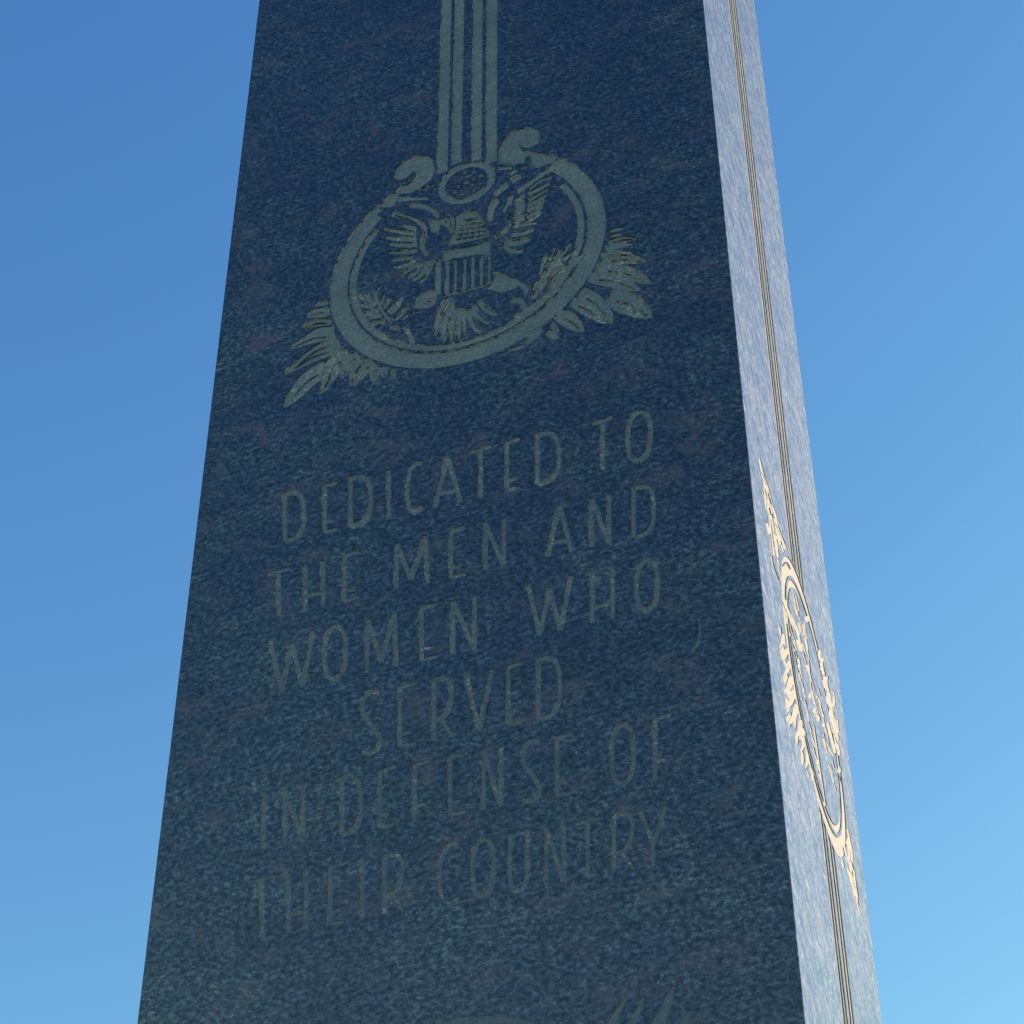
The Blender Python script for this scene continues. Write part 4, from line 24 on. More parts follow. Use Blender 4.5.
 'B_leaf': [[(0.6949,2.9343),(0.7022,2.9389),(0.7123,2.9462),(0.7231,2.9553),(0.7325,2.9652),(0.7403,2.9766),(0.7473,2.9895),(0.7527,3.0016),(0.7555,3.0106),(0.7549,3.011),(0.7485,3.0047),(0.7406,2.9946),(0.7322,2.9834),(0.724,2.9736),(0.715,2.9647),(0.7049,2.9554),(0.6959,2.9469),(0.69,2.9404)],[(0.7336,2.9361),(0.7393,2.9397),(0.747,2.9455),(0.7552,2.953),(0.7623,2.9611),(0.768,2.9704),(0.7729,2.9808),(0.7764,2.9905),(0.778,2.9979),(0.7774,2.9983),(0.7722,2.9935),(0.7661,2.9856),(0.7597,2.9768),(0.7536,2.9691),(0.7469,2.962),(0.7395,2.9545),(0.7328,2.9475),(0.7286,2.942)],[(0.7718,2.9219),(0.7793,2.9275),(0.7891,2.9367),(0.7993,2.9482),(0.8079,2.9606),(0.8143,2.9746),(0.8194,2.99),(0.8227,3.0043),(0.8234,3.0151),(0.8224,3.0157),(0.8155,3.0083),(0.8079,2.9966),(0.8001,2.9836),(0.7928,2.9721),(0.7848,2.9614),(0.7758,2.9498),(0.7678,2.9389),(0.7631,2.9305)],[(0.8009,2.9183),(0.8064,2.9212),(0.8139,2.9262),(0.8217,2.9328),(0.8286,2.9401),(0.8341,2.9485),(0.8389,2.9581),(0.8423,2.967),(0.8437,2.974),(0.843,2.9745),(0.8377,2.9704),(0.8316,2.9636),(0.8252,2.956),(0.8193,2.9492),(0.8129,2.943),(0.8059,2.9363),(0.7996,2.93),(0.7956,2.925)],[(0.6004,2.9478),(0.6068,2.949),(0.6156,2.9517),(0.6252,2.9555),(0.6339,2.9604),(0.6416,2.9667),(0.6488,2.9742),(0.6545,2.9816),(0.6577,2.9876),(0.6572,2.9882),(0.651,2.9857),(0.6433,2.981),(0.635,2.9755),(0.6273,2.9708),(0.6193,2.9667),(0.6103,2.9625),(0.6023,2.9585),(0.597,2.9549)],[(0.4223,2.981),(0.4171,2.9863),(0.4089,2.9931),(0.3992,3.0003),(0.3893,3.0063),(0.3788,3.0107),(0.3677,3.0141),(0.3578,3.0162),(0.3507,3.0167),(0.3505,3.016),(0.3568,3.0112),(0.3661,3.0061),(0.3762,3.0008),(0.3853,2.9957),(0.3941,2.9901),(0.4035,2.9838),(0.4123,2.9782),(0.4187,2.9749)],[(0.3999,2.9696),(0.3931,2.9751),(0.3829,2.9821),(0.3707,2.9893),(0.3586,2.9949),(0.346,2.9987),(0.3328,3.0013),(0.3212,3.0025),(0.313,3.0022),(0.3129,3.0013),(0.3208,2.9967),(0.3321,2.9919),(0.3445,2.9871),(0.3556,2.9824),(0.3665,2.9769),(0.3782,2.9707),(0.3889,2.9653),(0.3968,2.9622)]],
 'shallow_mark': [[(0.8958,3.6388),(0.8956,3.6337),(0.8953,3.6266),(0.8949,3.6188),(0.8942,3.6119),(0.8931,3.606),(0.8917,3.6003),(0.8901,3.5952),(0.8883,3.591),(0.8862,3.5876),(0.8838,3.5848),(0.8813,3.5825),(0.8795,3.5808),(0.8843,3.5746),(0.8858,3.5766),(0.8881,3.5794),(0.8906,3.5831),(0.8928,3.5876),(0.8944,3.5926),(0.8958,3.5983),(0.8969,3.6045),(0.8976,3.6108),(0.898,3.6181),(0.898,3.6261),(0.8979,3.6334),(0.8977,3.6385)]],
 'S_ring': [[(0.734,3.7663),(0.7336,3.7842),(0.7319,3.802),(0.7292,3.8196),(0.7253,3.837),(0.7202,3.8541),(0.7142,3.8708),(0.707,3.887),(0.6988,3.9027),(0.6896,3.9178),(0.6795,3.9323),(0.6685,3.946),(0.6566,3.9589),(0.6438,3.971),(0.6304,3.9821),(0.6162,3.9924),(0.6014,4.0016),(0.5861,4.0098),(0.5702,4.0169),(0.5539,4.0229),(0.5372,4.0278),(0.5203,4.0316),(0.5031,4.0342),(0.4858,4.0356),(0.4684,4.0359),(0.4511,4.0349),(0.4338,4.0328),(0.4167,4.0295),(0.3998,4.0251),(0.3833,4.0195),(0.3671,4.0128),(0.3514,4.005),(0.3362,3.9962),(0.3215,3.9864),(0.3076,3.9756),(0.2943,3.9639),(0.2819,3.9513),(0.2702,3.9379),(0.2594,3.9238),(0.2496,3.9089),(0.2407,3.8935),(0.2328,3.8774),(0.226,3.8609),(0.2202,3.844),(0.2155,3.8267),(0.2119,3.8092),(0.2095,3.7914),(0.2082,3.7736),(0.2081,3.7557),(0.2091,3.7378),(0.2112,3.7201),(0.2145,3.7025),(0.2189,3.6853),(0.2244,3.6683),(0.2309,3.6518),(0.2386,3.6358),(0.2472,3.6204),(0.2568,3.6056),(0.2673,3.5915),(0.2788,3.5781),(0.2911,3.5656),(0.3041,3.5539),(0.3179,3.5431),(0.3323,3.5333),(0.3474,3.5246),(0.363,3.5168),(0.3791,3.5102),(0.3955,3.5047),(0.4123,3.5003),(0.4294,3.497),(0.4466,3.495),(0.464,3.4941),(0.4814,3.4944),(0.4987,3.4958),(0.5159,3.4985),(0.5329,3.5023),(0.5496,3.5072),(0.566,3.5133),(0.582,3.5205),(0.5975,3.5287),(0.6125,3.538),(0.6268,3.5483),(0.6405,3.5595),(0.6534,3.5716),(0.6655,3.5845),(0.6768,3.5983),(0.6871,3.6127),(0.6966,3.6278),(0.705,3.6436),(0.7124,3.6598),(0.7188,3.6765),(0.7241,3.6936),(0.7283,3.7111),(0.7313,3.7287),(0.7332,3.7465),(0.734,3.7644),(0.6993,3.7645),(0.6986,3.7489),(0.697,3.7335),(0.6943,3.7182),(0.6907,3.7031),(0.6861,3.6882),(0.6806,3.6737),(0.6741,3.6596),(0.6668,3.6459),(0.6586,3.6328),(0.6496,3.6203),(0.6398,3.6083),(0.6293,3.5971),(0.6181,3.5866),(0.6062,3.5769),(0.5938,3.568),(0.5808,3.5599),(0.5674,3.5528),(0.5535,3.5465),(0.5393,3.5413),(0.5247,3.537),(0.51,3.5336),(0.495,3.5314),(0.48,3.5301),(0.4649,3.5298),(0.4499,3.5306),(0.4349,3.5324),(0.4201,3.5352),(0.4055,3.539),(0.3912,3.5438),(0.3773,3.5496),(0.3637,3.5563),(0.3506,3.5639),(0.3381,3.5724),(0.3261,3.5817),(0.3148,3.5919),(0.3042,3.6028),(0.2942,3.6144),(0.2851,3.6266),(0.2767,3.6395),(0.2692,3.6529),(0.2626,3.6668),(0.2569,3.6811),(0.2522,3.6958),(0.2483,3.7108),(0.2455,3.726),(0.2436,3.7414),(0.2428,3.7569),(0.2429,3.7724),(0.244,3.7879),(0.2461,3.8033),(0.2492,3.8186),(0.2533,3.8336),(0.2583,3.8483),(0.2642,3.8626),(0.2711,3.8765),(0.2788,3.8899),(0.2873,3.9028),(0.2967,3.9151),(0.3068,3.9267),(0.3177,3.9376),(0.3292,3.9478),(0.3413,3.9572),(0.354,3.9657),(0.3672,3.9734),(0.3808,3.9801),(0.3948,3.9859),(0.4092,3.9907),(0.4239,3.9946),(0.4387,3.9975),(0.4537,3.9993),(0.4688,4.0001),(0.4839,3.9999),(0.4989,3.9987),(0.5138,3.9964),(0.5285,3.9932),(0.5429,3.9889),(0.5571,3.9837),(0.5709,3.9775),(0.5842,3.9704),(0.597,3.9623),(0.6093,3.9535),(0.621,3.9438),(0.6321,3.9333),(0.6424,3.9221),(0.652,3.9102),(0.6608,3.8977),(0.6687,3.8845),(0.6758,3.8709),(0.6821,3.8568),(0.6873,3.8423),(0.6917,3.8275),(0.6951,3.8124),(0.6975,3.7971),(0.6989,3.7816),(0.6993,3.7661)],[(0.692,3.7661),(0.6915,3.7811),(0.6902,3.7961),(0.6878,3.8109),(0.6846,3.8255),(0.6804,3.8398),(0.6752,3.8539),(0.6692,3.8675),(0.6624,3.8807),(0.6547,3.8934),(0.6461,3.9055),(0.6369,3.917),(0.6269,3.9279),(0.6162,3.938),(0.6049,3.9474),(0.593,3.956),(0.5806,3.9637),(0.5676,3.9706),(0.5543,3.9766),(0.5406,3.9817),(0.5266,3.9858),(0.5124,3.9889),(0.498,3.9911),(0.4834,3.9923),(0.4688,3.9925),(0.4543,3.9917),(0.4398,3.99),(0.4254,3.9872),(0.4112,3.9835),(0.3973,3.9788),(0.3837,3.9732),(0.3705,3.9666),(0.3577,3.9592),(0.3455,3.951),(0.3337,3.9419),(0.3226,3.9321),(0.3121,3.9215),(0.3023,3.9103),(0.2933,3.8984),(0.285,3.8859),(0.2775,3.8729),(0.2709,3.8595),(0.2652,3.8456),(0.2603,3.8313),(0.2564,3.8168),(0.2534,3.8021),(0.2513,3.7872),(0.2503,3.7722),(0.2501,3.7571),(0.251,3.7422),(0.2528,3.7273),(0.2555,3.7125),(0.2592,3.698),(0.2638,3.6838),(0.2693,3.6699),(0.2757,3.6565),(0.283,3.6435),(0.2911,3.6311),(0.2999,3.6192),(0.3095,3.608),(0.3198,3.5975),(0.3308,3.5877),(0.3424,3.5786),(0.3545,3.5704),(0.3672,3.563),(0.3803,3.5565),(0.3938,3.551),(0.4076,3.5463),(0.4217,3.5426),(0.4361,3.5399),(0.4505,3.5382),(0.4651,3.5374),(0.4797,3.5377),(0.4943,3.5389),(0.5087,3.5411),(0.523,3.5443),(0.5371,3.5485),(0.5508,3.5536),(0.5643,3.5596),(0.5773,3.5665),(0.5898,3.5743),(0.6019,3.5829),(0.6133,3.5923),(0.6242,3.6025),(0.6344,3.6134),(0.6438,3.6249),(0.6525,3.6371),(0.6605,3.6498),(0.6676,3.663),(0.6738,3.6767),(0.6791,3.6907),(0.6836,3.7051),(0.6871,3.7197),(0.6897,3.7345),(0.6913,3.7495),(0.6919,3.7645),(0.6788,3.7645),(0.6782,3.7504),(0.6767,3.7363),(0.6742,3.7224),(0.6709,3.7086),(0.6668,3.6951),(0.6617,3.6819),(0.6559,3.6691),(0.6492,3.6566),(0.6417,3.6447),(0.6335,3.6333),(0.6246,3.6224),(0.6151,3.6122),(0.6049,3.6026),(0.5941,3.5938),(0.5828,3.5857),(0.571,3.5783),(0.5587,3.5718),(0.5461,3.5662),(0.5331,3.5614),(0.5199,3.5574),(0.5065,3.5544),(0.4929,3.5523),(0.4792,3.5512),(0.4655,3.551),(0.4518,3.5517),(0.4381,3.5533),(0.4247,3.5559),(0.4114,3.5593),(0.3984,3.5637),(0.3857,3.569),(0.3734,3.5751),(0.3615,3.582),(0.35,3.5897),(0.3392,3.5982),(0.3288,3.6074),(0.3191,3.6173),(0.3101,3.6279),(0.3018,3.639),(0.2942,3.6507),(0.2874,3.6629),(0.2814,3.6756),(0.2762,3.6886),(0.2718,3.702),(0.2683,3.7156),(0.2658,3.7295),(0.2641,3.7435),(0.2633,3.7576),(0.2634,3.7718),(0.2644,3.7859),(0.2663,3.7999),(0.2692,3.8137),(0.2729,3.8274),(0.2774,3.8408),(0.2828,3.8538),(0.289,3.8665),(0.2961,3.8787),(0.3039,3.8904),(0.3124,3.9016),(0.3216,3.9122),(0.3314,3.9221),(0.3419,3.9314),(0.3529,3.9399),(0.3645,3.9477),(0.3765,3.9546),(0.3889,3.9608),(0.4017,3.966),(0.4148,3.9705),(0.4281,3.974),(0.4416,3.9766),(0.4553,3.9782),(0.469,3.979),(0.4827,3.9788),(0.4964,3.9777),(0.5099,3.9756),(0.5233,3.9726),(0.5365,3.9688),(0.5494,3.964),(0.5619,3.9584),(0.574,3.9519),(0.5857,3.9446),(0.5969,3.9365),(0.6075,3.9277),(0.6176,3.9182),(0.627,3.908),(0.6357,3.8971),(0.6437,3.8857),(0.651,3.8738),(0.6574,3.8614),(0.6631,3.8486),(0.6679,3.8354),(0.6719,3.8219),(0.6749,3.8081),(0.6771,3.7942),(0.6784,3.7801),(0.6788,3.766)]],
 'S_band': [[(0.3786,4.0269),(0.4023,4.0269),(0.4023,6.35),(0.3786,6.35)],[(0.4094,4.0348),(0.4312,4.0348),(0.4312,6.35),(0.4094,6.35)],[(0.4501,4.0397),(0.4728,4.0397),(0.4728,6.35),(0.4501,6.35)],[(0.4807,4.039),(0.5051,4.039),(0.5051,6.35),(0.4807,6.35)]],
 'S_band_low': [[(0.3786,2.2),(0.4023,2.2),(0.4023,3.5031),(0.3786,3.5031)],[(0.4094,2.2),(0.4312,2.2),(0.4312,3.4951),(0.4094,3.4951)],[(0.4501,2.2),(0.4728,2.2),(0.4728,3.4902),(0.4501,3.4902)],[(0.4807,2.2),(0.5051,2.2),(0.5051,3.491),(0.4807,3.491)]],
 'S_leaf': [[(0.1096,4.0373),(0.1104,4.0336),(0.1119,4.0285),(0.1139,4.0231),(0.1162,4.0185),(0.1192,4.0149),(0.1229,4.0118),(0.1263,4.0091),(0.1283,4.007),(0.167,4.041),(0.163,4.0415),(0.1576,4.0424),(0.152,4.0438),(0.1471,4.0457),(0.1429,4.0485),(0.1389,4.0522),(0.1355,4.0556),(0.1328,4.0578)],[(0.1358,4.0101),(0.1336,4.0017),(0.1308,3.9899),(0.1282,3.9775),(0.127,3.967),(0.1279,3.9587),(0.1302,3.9514),(0.1326,3.9454),(0.134,3.941),(0.1655,3.9675),(0.1626,3.9707),(0.1585,3.9754),(0.1547,3.9813),(0.1523,3.9882),(0.152,3.9973),(0.153,4.0085),(0.1543,4.019),(0.1549,4.0262)],[(0.1494,4.009),(0.1533,4.0064),(0.159,4.0028),(0.1661,3.9992),(0.1738,3.9969),(0.1831,3.9962),(0.1942,3.9966),(0.2043,3.9973),(0.2112,3.9976),(0.2362,4.0195),(0.228,4.018),(0.2165,4.0162),(0.2042,4.0146),(0.1936,4.0142),(0.1847,4.0154),(0.1764,4.0179),(0.1693,4.0204),(0.1642,4.022)],[(0.1075,3.9614),(0.1099,3.9596),(0.1136,3.9572),(0.1176,3.9544),(0.1209,3.9514),(0.1235,3.9478),(0.1259,3.9437),(0.1277,3.9398),(0.1289,3.937),(0.1515,3.9561),(0.1492,3.958),(0.1462,3.9609),(0.1427,3.9641),(0.1389,3.9668),(0.1343,3.9688),(0.1292,3.9707),(0.1243,3.9721),(0.1208,3.973)],[(0.1607,3.963),(0.1584,3.9539),(0.1554,3.9413),(0.1526,3.9271),(0.1509,3.9134),(0.151,3.899),(0.1522,3.8835),(0.1536,3.8695),(0.1543,3.8597),(0.1858,3.8848),(0.1835,3.8935),(0.1806,3.9064),(0.1779,3.9208),(0.1762,3.9339),(0.1764,3.9465),(0.1777,3.9595),(0.1792,3.9709),(0.18,3.9787)],[(0.191,3.982),(0.1932,3.977),(0.1964,3.9701),(0.2009,3.963),(0.2071,3.9577),(0.2165,3.9549),(0.2284,3.9536),(0.2398,3.953),(0.2474,3.9523),(0.2711,3.9722),(0.2622,3.9719),(0.2495,3.9714),(0.2364,3.9717),(0.2259,3.9734),(0.2186,3.9777),(0.2129,3.9838),(0.2085,3.9898),(0.2052,3.9938)],[(0.2164,3.9969),(0.2239,3.9963),(0.2349,3.9955),(0.2479,3.995),(0.2615,3.9953),(0.2774,3.9969),(0.2955,3.9995),(0.3123,4.0021),(0.3238,4.0037),(0.3484,4.0244),(0.3355,4.0217),(0.3173,4.018),(0.2977,4.0143),(0.2806,4.0116),(0.2658,4.0102),(0.2515,4.0097),(0.2392,4.0094),(0.2305,4.009)],[(0.1142,3.8966),(0.1171,3.8931),(0.1201,3.8896),(0.1231,3.8861),(0.1261,3.8827),(0.1707,3.9201),(0.1632,3.9198),(0.1556,3.9196),(0.1481,3.9193),(0.1406,3.9191)],[(0.1504,3.9029),(0.1469,3.8898),(0.1434,3.8769),(0.1399,3.864),(0.1364,3.8512),(0.1606,3.8702),(0.1617,3.8812),(0.1628,3.8923),(0.164,3.9034),(0.1651,3.9146)],[(0.2174,3.982),(0.2151,3.9725),(0.2121,3.959),(0.2092,3.9445),(0.2073,3.932),(0.207,3.9213),(0.2076,3.9113),(0.2085,3.9028),(0.2088,3.8967),(0.236,3.9184),(0.2343,3.9235),(0.2321,3.9309),(0.2302,3.9399),(0.2292,3.9495),(0.2297,3.961),(0.2313,3.9744),(0.233,3.9869),(0.234,3.9955)],[(0.2354,3.9749),(0.24,3.9736),(0.2469,3.972),(0.2544,3.9702),(0.2608,3.9683),(0.2661,3.9663),(0.2711,3.9641),(0.2752,3.962),(0.2779,3.9604),(0.3004,3.9789),(0.2965,3.9795),(0.2913,3.9807),(0.2851,3.982),(0.2786,3.9831),(0.271,3.9841),(0.2623,3.9849),(0.2543,3.9856),(0.2485,3.986)],[(0.1237,3.8326),(0.1268,3.8305),(0.1308,3.8271),(0.1359,3.8238),(0.1428,3.8222),(0.1529,3.823),(0.1655,3.8254),(0.1776,3.8281),(0.1863,3.8302),(0.2009,3.8423),(0.194,3.8417),(0.1836,3.8404),(0.1729,3.8396),(0.1648,3.8402),(0.1599,3.8433),(0.1566,3.848),(0.1546,3.8529),(0.1533,3.8565)],[(0.1858,3.9012),(0.1884,3.8996),(0.1923,3.8972),(0.1968,3.8948),(0.2017,3.8929),(0.2075,3.8917),(0.2141,3.8909),(0.2203,3.8903),(0.2246,3.8899),(0.2401,3.9026),(0.2358,3.903),(0.2295,3.9036),(0.2228,3.9044),(0.217,3.9055),(0.2122,3.9074),(0.2076,3.9098),(0.2038,3.9122),(0.2011,3.9138)],[(0.2007,3.8898),(0.2014,3.8851),(0.2023,3.8783),(0.2036,3.871),(0.2051,3.8651),(0.2073,3.8606),(0.2099,3.8567),(0.2124,3.8537),(0.2141,3.8515),(0.2284,3.8628),(0.2267,3.865),(0.2242,3.8681),(0.2216,3.8719),(0.2195,3.8764),(0.2179,3.8824),(0.2167,3.8896),(0.2157,3.8964),(0.215,3.9012)],[(0.1803,3.9589),(0.1832,3.9647),(0.1853,3.9712),(0.1858,3.9772),(0.1843,3.9813),(0.1801,3.983),(0.1737,3.9832),(0.1663,3.9818),(0.1588,3.9787),(0.1571,3.9773),(0.1548,3.9719),(0.155,3.9671),(0.1562,3.9628),(0.1574,3.9587),(0.158,3.9542),(0.1588,3.9495),(0.1603,3.9459),(0.1629,3.9447)],[(0.2124,3.9972),(0.2143,4.0015),(0.2148,4.006),(0.2139,4.0098),(0.2111,4.0118),(0.206,4.0119),(0.199,4.0104),(0.1912,4.0077),(0.1835,4.0038),(0.1819,4.0025),(0.1803,3.9982),(0.1814,3.9951),(0.1836,3.9925),(0.1857,3.9901),(0.1875,3.9875),(0.1897,3.985),(0.1925,3.9833),(0.1959,3.9834)],[(0.1462,3.9757),(0.149,3.9812),(0.1514,3.9877),(0.1528,3.994),(0.1525,3.9986),(0.1499,4.0013),(0.1455,4.0026),(0.1403,4.0027),(0.1348,4.0011),(0.1336,4.0),(0.1316,3.9951),(0.1314,3.9905),(0.132,3.9859),(0.1324,3.9816),(0.1321,3.9767),(0.1318,3.9714),(0.1319,3.9671),(0.1333,3.965)],[(0.1517,4.0044),(0.1536,4.0096),(0.155,4.0161),(0.1552,4.0222),(0.1538,4.0267),(0.15,4.0291),(0.1444,4.0301),(0.1382,4.03),(0.1324,4.0286),(0.1313,4.0277),(0.131,4.0237),(0.1328,4.0199),(0.1352,4.0162),(0.1371,4.0123),(0.138,4.0075),(0.1386,4.0022),(0.1394,3.9977),(0.141,3.9954)],[(0.2594,4.0119),(0.2604,4.0169),(0.2595,4.0221),(0.2564,4.0263),(0.251,4.0283),(0.2426,4.0276),(0.2314,4.0249),(0.2197,4.0208),(0.209,4.0157),(0.2072,4.0141),(0.2073,4.0099),(0.2113,4.0073),(0.2168,4.0053),(0.2217,4.0033),(0.2259,4.0006),(0.2303,3.9977),(0.2351,3.9958),(0.2402,3.9959)],[(0.166,3.9611),(0.1691,3.9681),(0.1715,3.9766),(0.1725,3.9847),(0.1713,3.9906),(0.1669,3.9938),(0.1601,3.9954),(0.1523,3.9952),(0.1447,3.9931),(0.1432,3.9918),(0.1416,3.986),(0.1428,3.9805),(0.1449,3.9751),(0.1465,3.9697),(0.147,3.9635),(0.1473,3.9566),(0.148,3.9508),(0.15,3.948)],[(0.1921,3.9984),(0.1935,4.0038),(0.1938,4.01),(0.1924,4.0156),(0.1891,4.0192),(0.1829,4.0204),(0.1744,4.0198),(0.1653,4.0179),(0.157,4.0148),(0.1556,4.0136),(0.1557,4.0094),(0.1588,4.0061),(0.163,4.003),(0.1665,3.9998),(0.169,3.9957),(0.1715,3.9912),(0.1741,3.9875),(0.1774,3.9861)],[(0.1527,3.9691),(0.1558,3.9754),(0.1583,3.9831),(0.1597,3.9905),(0.1591,3.996),(0.1557,3.9992),(0.1503,4.0008),(0.144,4.001),(0.1376,3.9994),(0.1362,3.9982),(0.1345,3.9928),(0.135,3.9876),(0.1363,3.9825),(0.1371,3.9775),(0.1371,3.9717),(0.1369,3.9653),(0.1372,3.9601),(0.1387,3.9575)],[(0.2243,3.9165),(0.2283,3.9241),(0.2309,3.9326),(0.2313,3.9402),(0.2289,3.9451),(0.2227,3.947),(0.2134,3.9467),(0.2028,3.9443),(0.192,3.9398),(0.1896,3.9378),(0.1862,3.9304),(0.1864,3.9242),(0.1882,3.9186),(0.1899,3.9134),(0.1911,3.9078),(0.1926,3.9021),(0.1951,3.8978),(0.1992,3.8966)],[(0.19,3.9933),(0.1916,3.9992),(0.192,4.0062),(0.1908,4.0127),(0.1875,4.017),(0.181,4.0186),(0.1721,4.0185),(0.1626,4.0168),(0.1539,4.0139),(0.1525,4.0127),(0.1527,4.0082),(0.1561,4.0044),(0.1606,4.0009),(0.1644,3.9972),(0.1669,3.9925),(0.1692,3.9871),(0.1718,3.9827),(0.1749,3.9808)],[(0.1846,4.02),(0.1852,4.0241),(0.1845,4.0286),(0.1823,4.0326),(0.1785,4.0349),(0.1724,4.0351),(0.1642,4.0338),(0.1557,4.0315),(0.1482,4.0284),(0.1471,4.0274),(0.1479,4.0245),(0.1515,4.0224),(0.1561,4.0207),(0.1601,4.0188),(0.1631,4.0161),(0.1662,4.013),(0.1693,4.0105),(0.1726,4.0098)],[(0.2596,4.0071),(0.2605,4.0127),(0.2593,4.0187),(0.2559,4.0237),(0.25,4.0263),(0.2406,4.0259),(0.2283,4.0232),(0.2155,4.0191),(0.2039,4.014),(0.2021,4.0124),(0.2028,4.008),(0.2077,4.0052),(0.2142,4.003),(0.2199,4.0007),(0.2246,3.9974),(0.2294,3.9938),(0.2345,3.9911),(0.2399,3.9907)],[(0.3262,4.0058),(0.3287,4.0109),(0.329,4.0155),(0.327,4.0188),(0.3225,4.02),(0.315,4.0185),(0.3049,4.015),(0.2937,4.0099),(0.2824,4.0034),(0.28,4.0014),(0.277,3.9957),(0.2778,3.992),(0.2804,3.9893),(0.2832,3.9872),(0.2861,3.9852),(0.29,3.9836),(0.2947,3.9833),(0.3004,3.9849)],[(0.1527,4.0006),(0.1547,4.0059),(0.1562,4.0122),(0.1566,4.0184),(0.1553,4.0228),(0.1516,4.0252),(0.1461,4.0262),(0.1399,4.026),(0.1341,4.0245),(0.133,4.0236),(0.1325,4.0194),(0.134,4.0156),(0.1362,4.0118),(0.1379,4.0078),(0.1386,4.0031),(0.1391,3.9979),(0.1399,3.9934),(0.1415,3.9912)],[(0.254,3.9805),(0.2563,3.9862),(0.2569,3.9922),(0.2554,3.9971),(0.2515,3.9999),(0.2445,3.9999),(0.2348,3.998),(0.2242,3.9944),(0.2139,3.9894),(0.2119,3.9877),(0.21,3.9823),(0.2118,3.9783),(0.2151,3.975),(0.2182,3.9719),(0.2208,3.9685),(0.2239,3.9651),(0.2276,3.9628),(0.2322,3.9628)],[(0.2133,3.956),(0.2163,3.9623),(0.2179,3.9692),(0.2177,3.9754),(0.2151,3.9793),(0.2094,3.9806),(0.2011,3.98),(0.1918,3.9778),(0.1825,3.9737),(0.1806,3.9721),(0.1783,3.9662),(0.1792,3.9613),(0.1814,3.957),(0.1835,3.9529),(0.185,3.9484),(0.1867,3.9438),(0.1892,3.9403),(0.1928,3.9393)],[(0.1788,4.0127),(0.1797,4.0176),(0.1793,4.0234),(0.1775,4.0286),(0.1739,4.032),(0.1675,4.033),(0.159,4.0324),(0.15,4.0306),(0.1422,4.0279),(0.141,4.0269),(0.142,4.0235),(0.146,4.0208),(0.1509,4.0184),(0.155,4.0156),(0.158,4.0119),(0.1607,4.0075),(0.1635,4.0039),(0.1666,4.0023)],[(0.2081,4.0292),(0.2073,4.0336),(0.2045,4.0385),(0.1998,4.0426),(0.1932,4.0447),(0.1835,4.0439),(0.1712,4.0413),(0.1588,4.0375),(0.1484,4.0334),(0.1473,4.0323),(0.1504,4.0299),(0.1575,4.029),(0.166,4.0283),(0.1732,4.0271),(0.1791,4.0246),(0.1846,4.0214),(0.19,4.0188),(0.1949,4.018)],[(0.2785,3.9788),(0.2808,3.9852),(0.281,3.992),(0.2788,3.9977),(0.2739,4.0008),(0.2652,4.0008),(0.2535,3.9985),(0.2407,3.9944),(0.2287,3.9888),(0.2264,3.9869),(0.2251,3.981),(0.228,3.9768),(0.2327,3.9734),(0.237,3.9701),(0.2405,3.9662),(0.2445,3.9622),(0.249,3.9594),(0.2545,3.9592)],[(0.2023,4.0321),(0.2019,4.0357),(0.1997,4.0397),(0.1958,4.0429),(0.1902,4.0443),(0.182,4.0434),(0.1716,4.0409),(0.1611,4.0374),(0.1521,4.0335),(0.151,4.0325),(0.1531,4.0302),(0.1587,4.0292),(0.1655,4.0287),(0.1713,4.0277),(0.1761,4.0258),(0.1809,4.0235),(0.1855,4.0217),(0.19,4.0214)]],
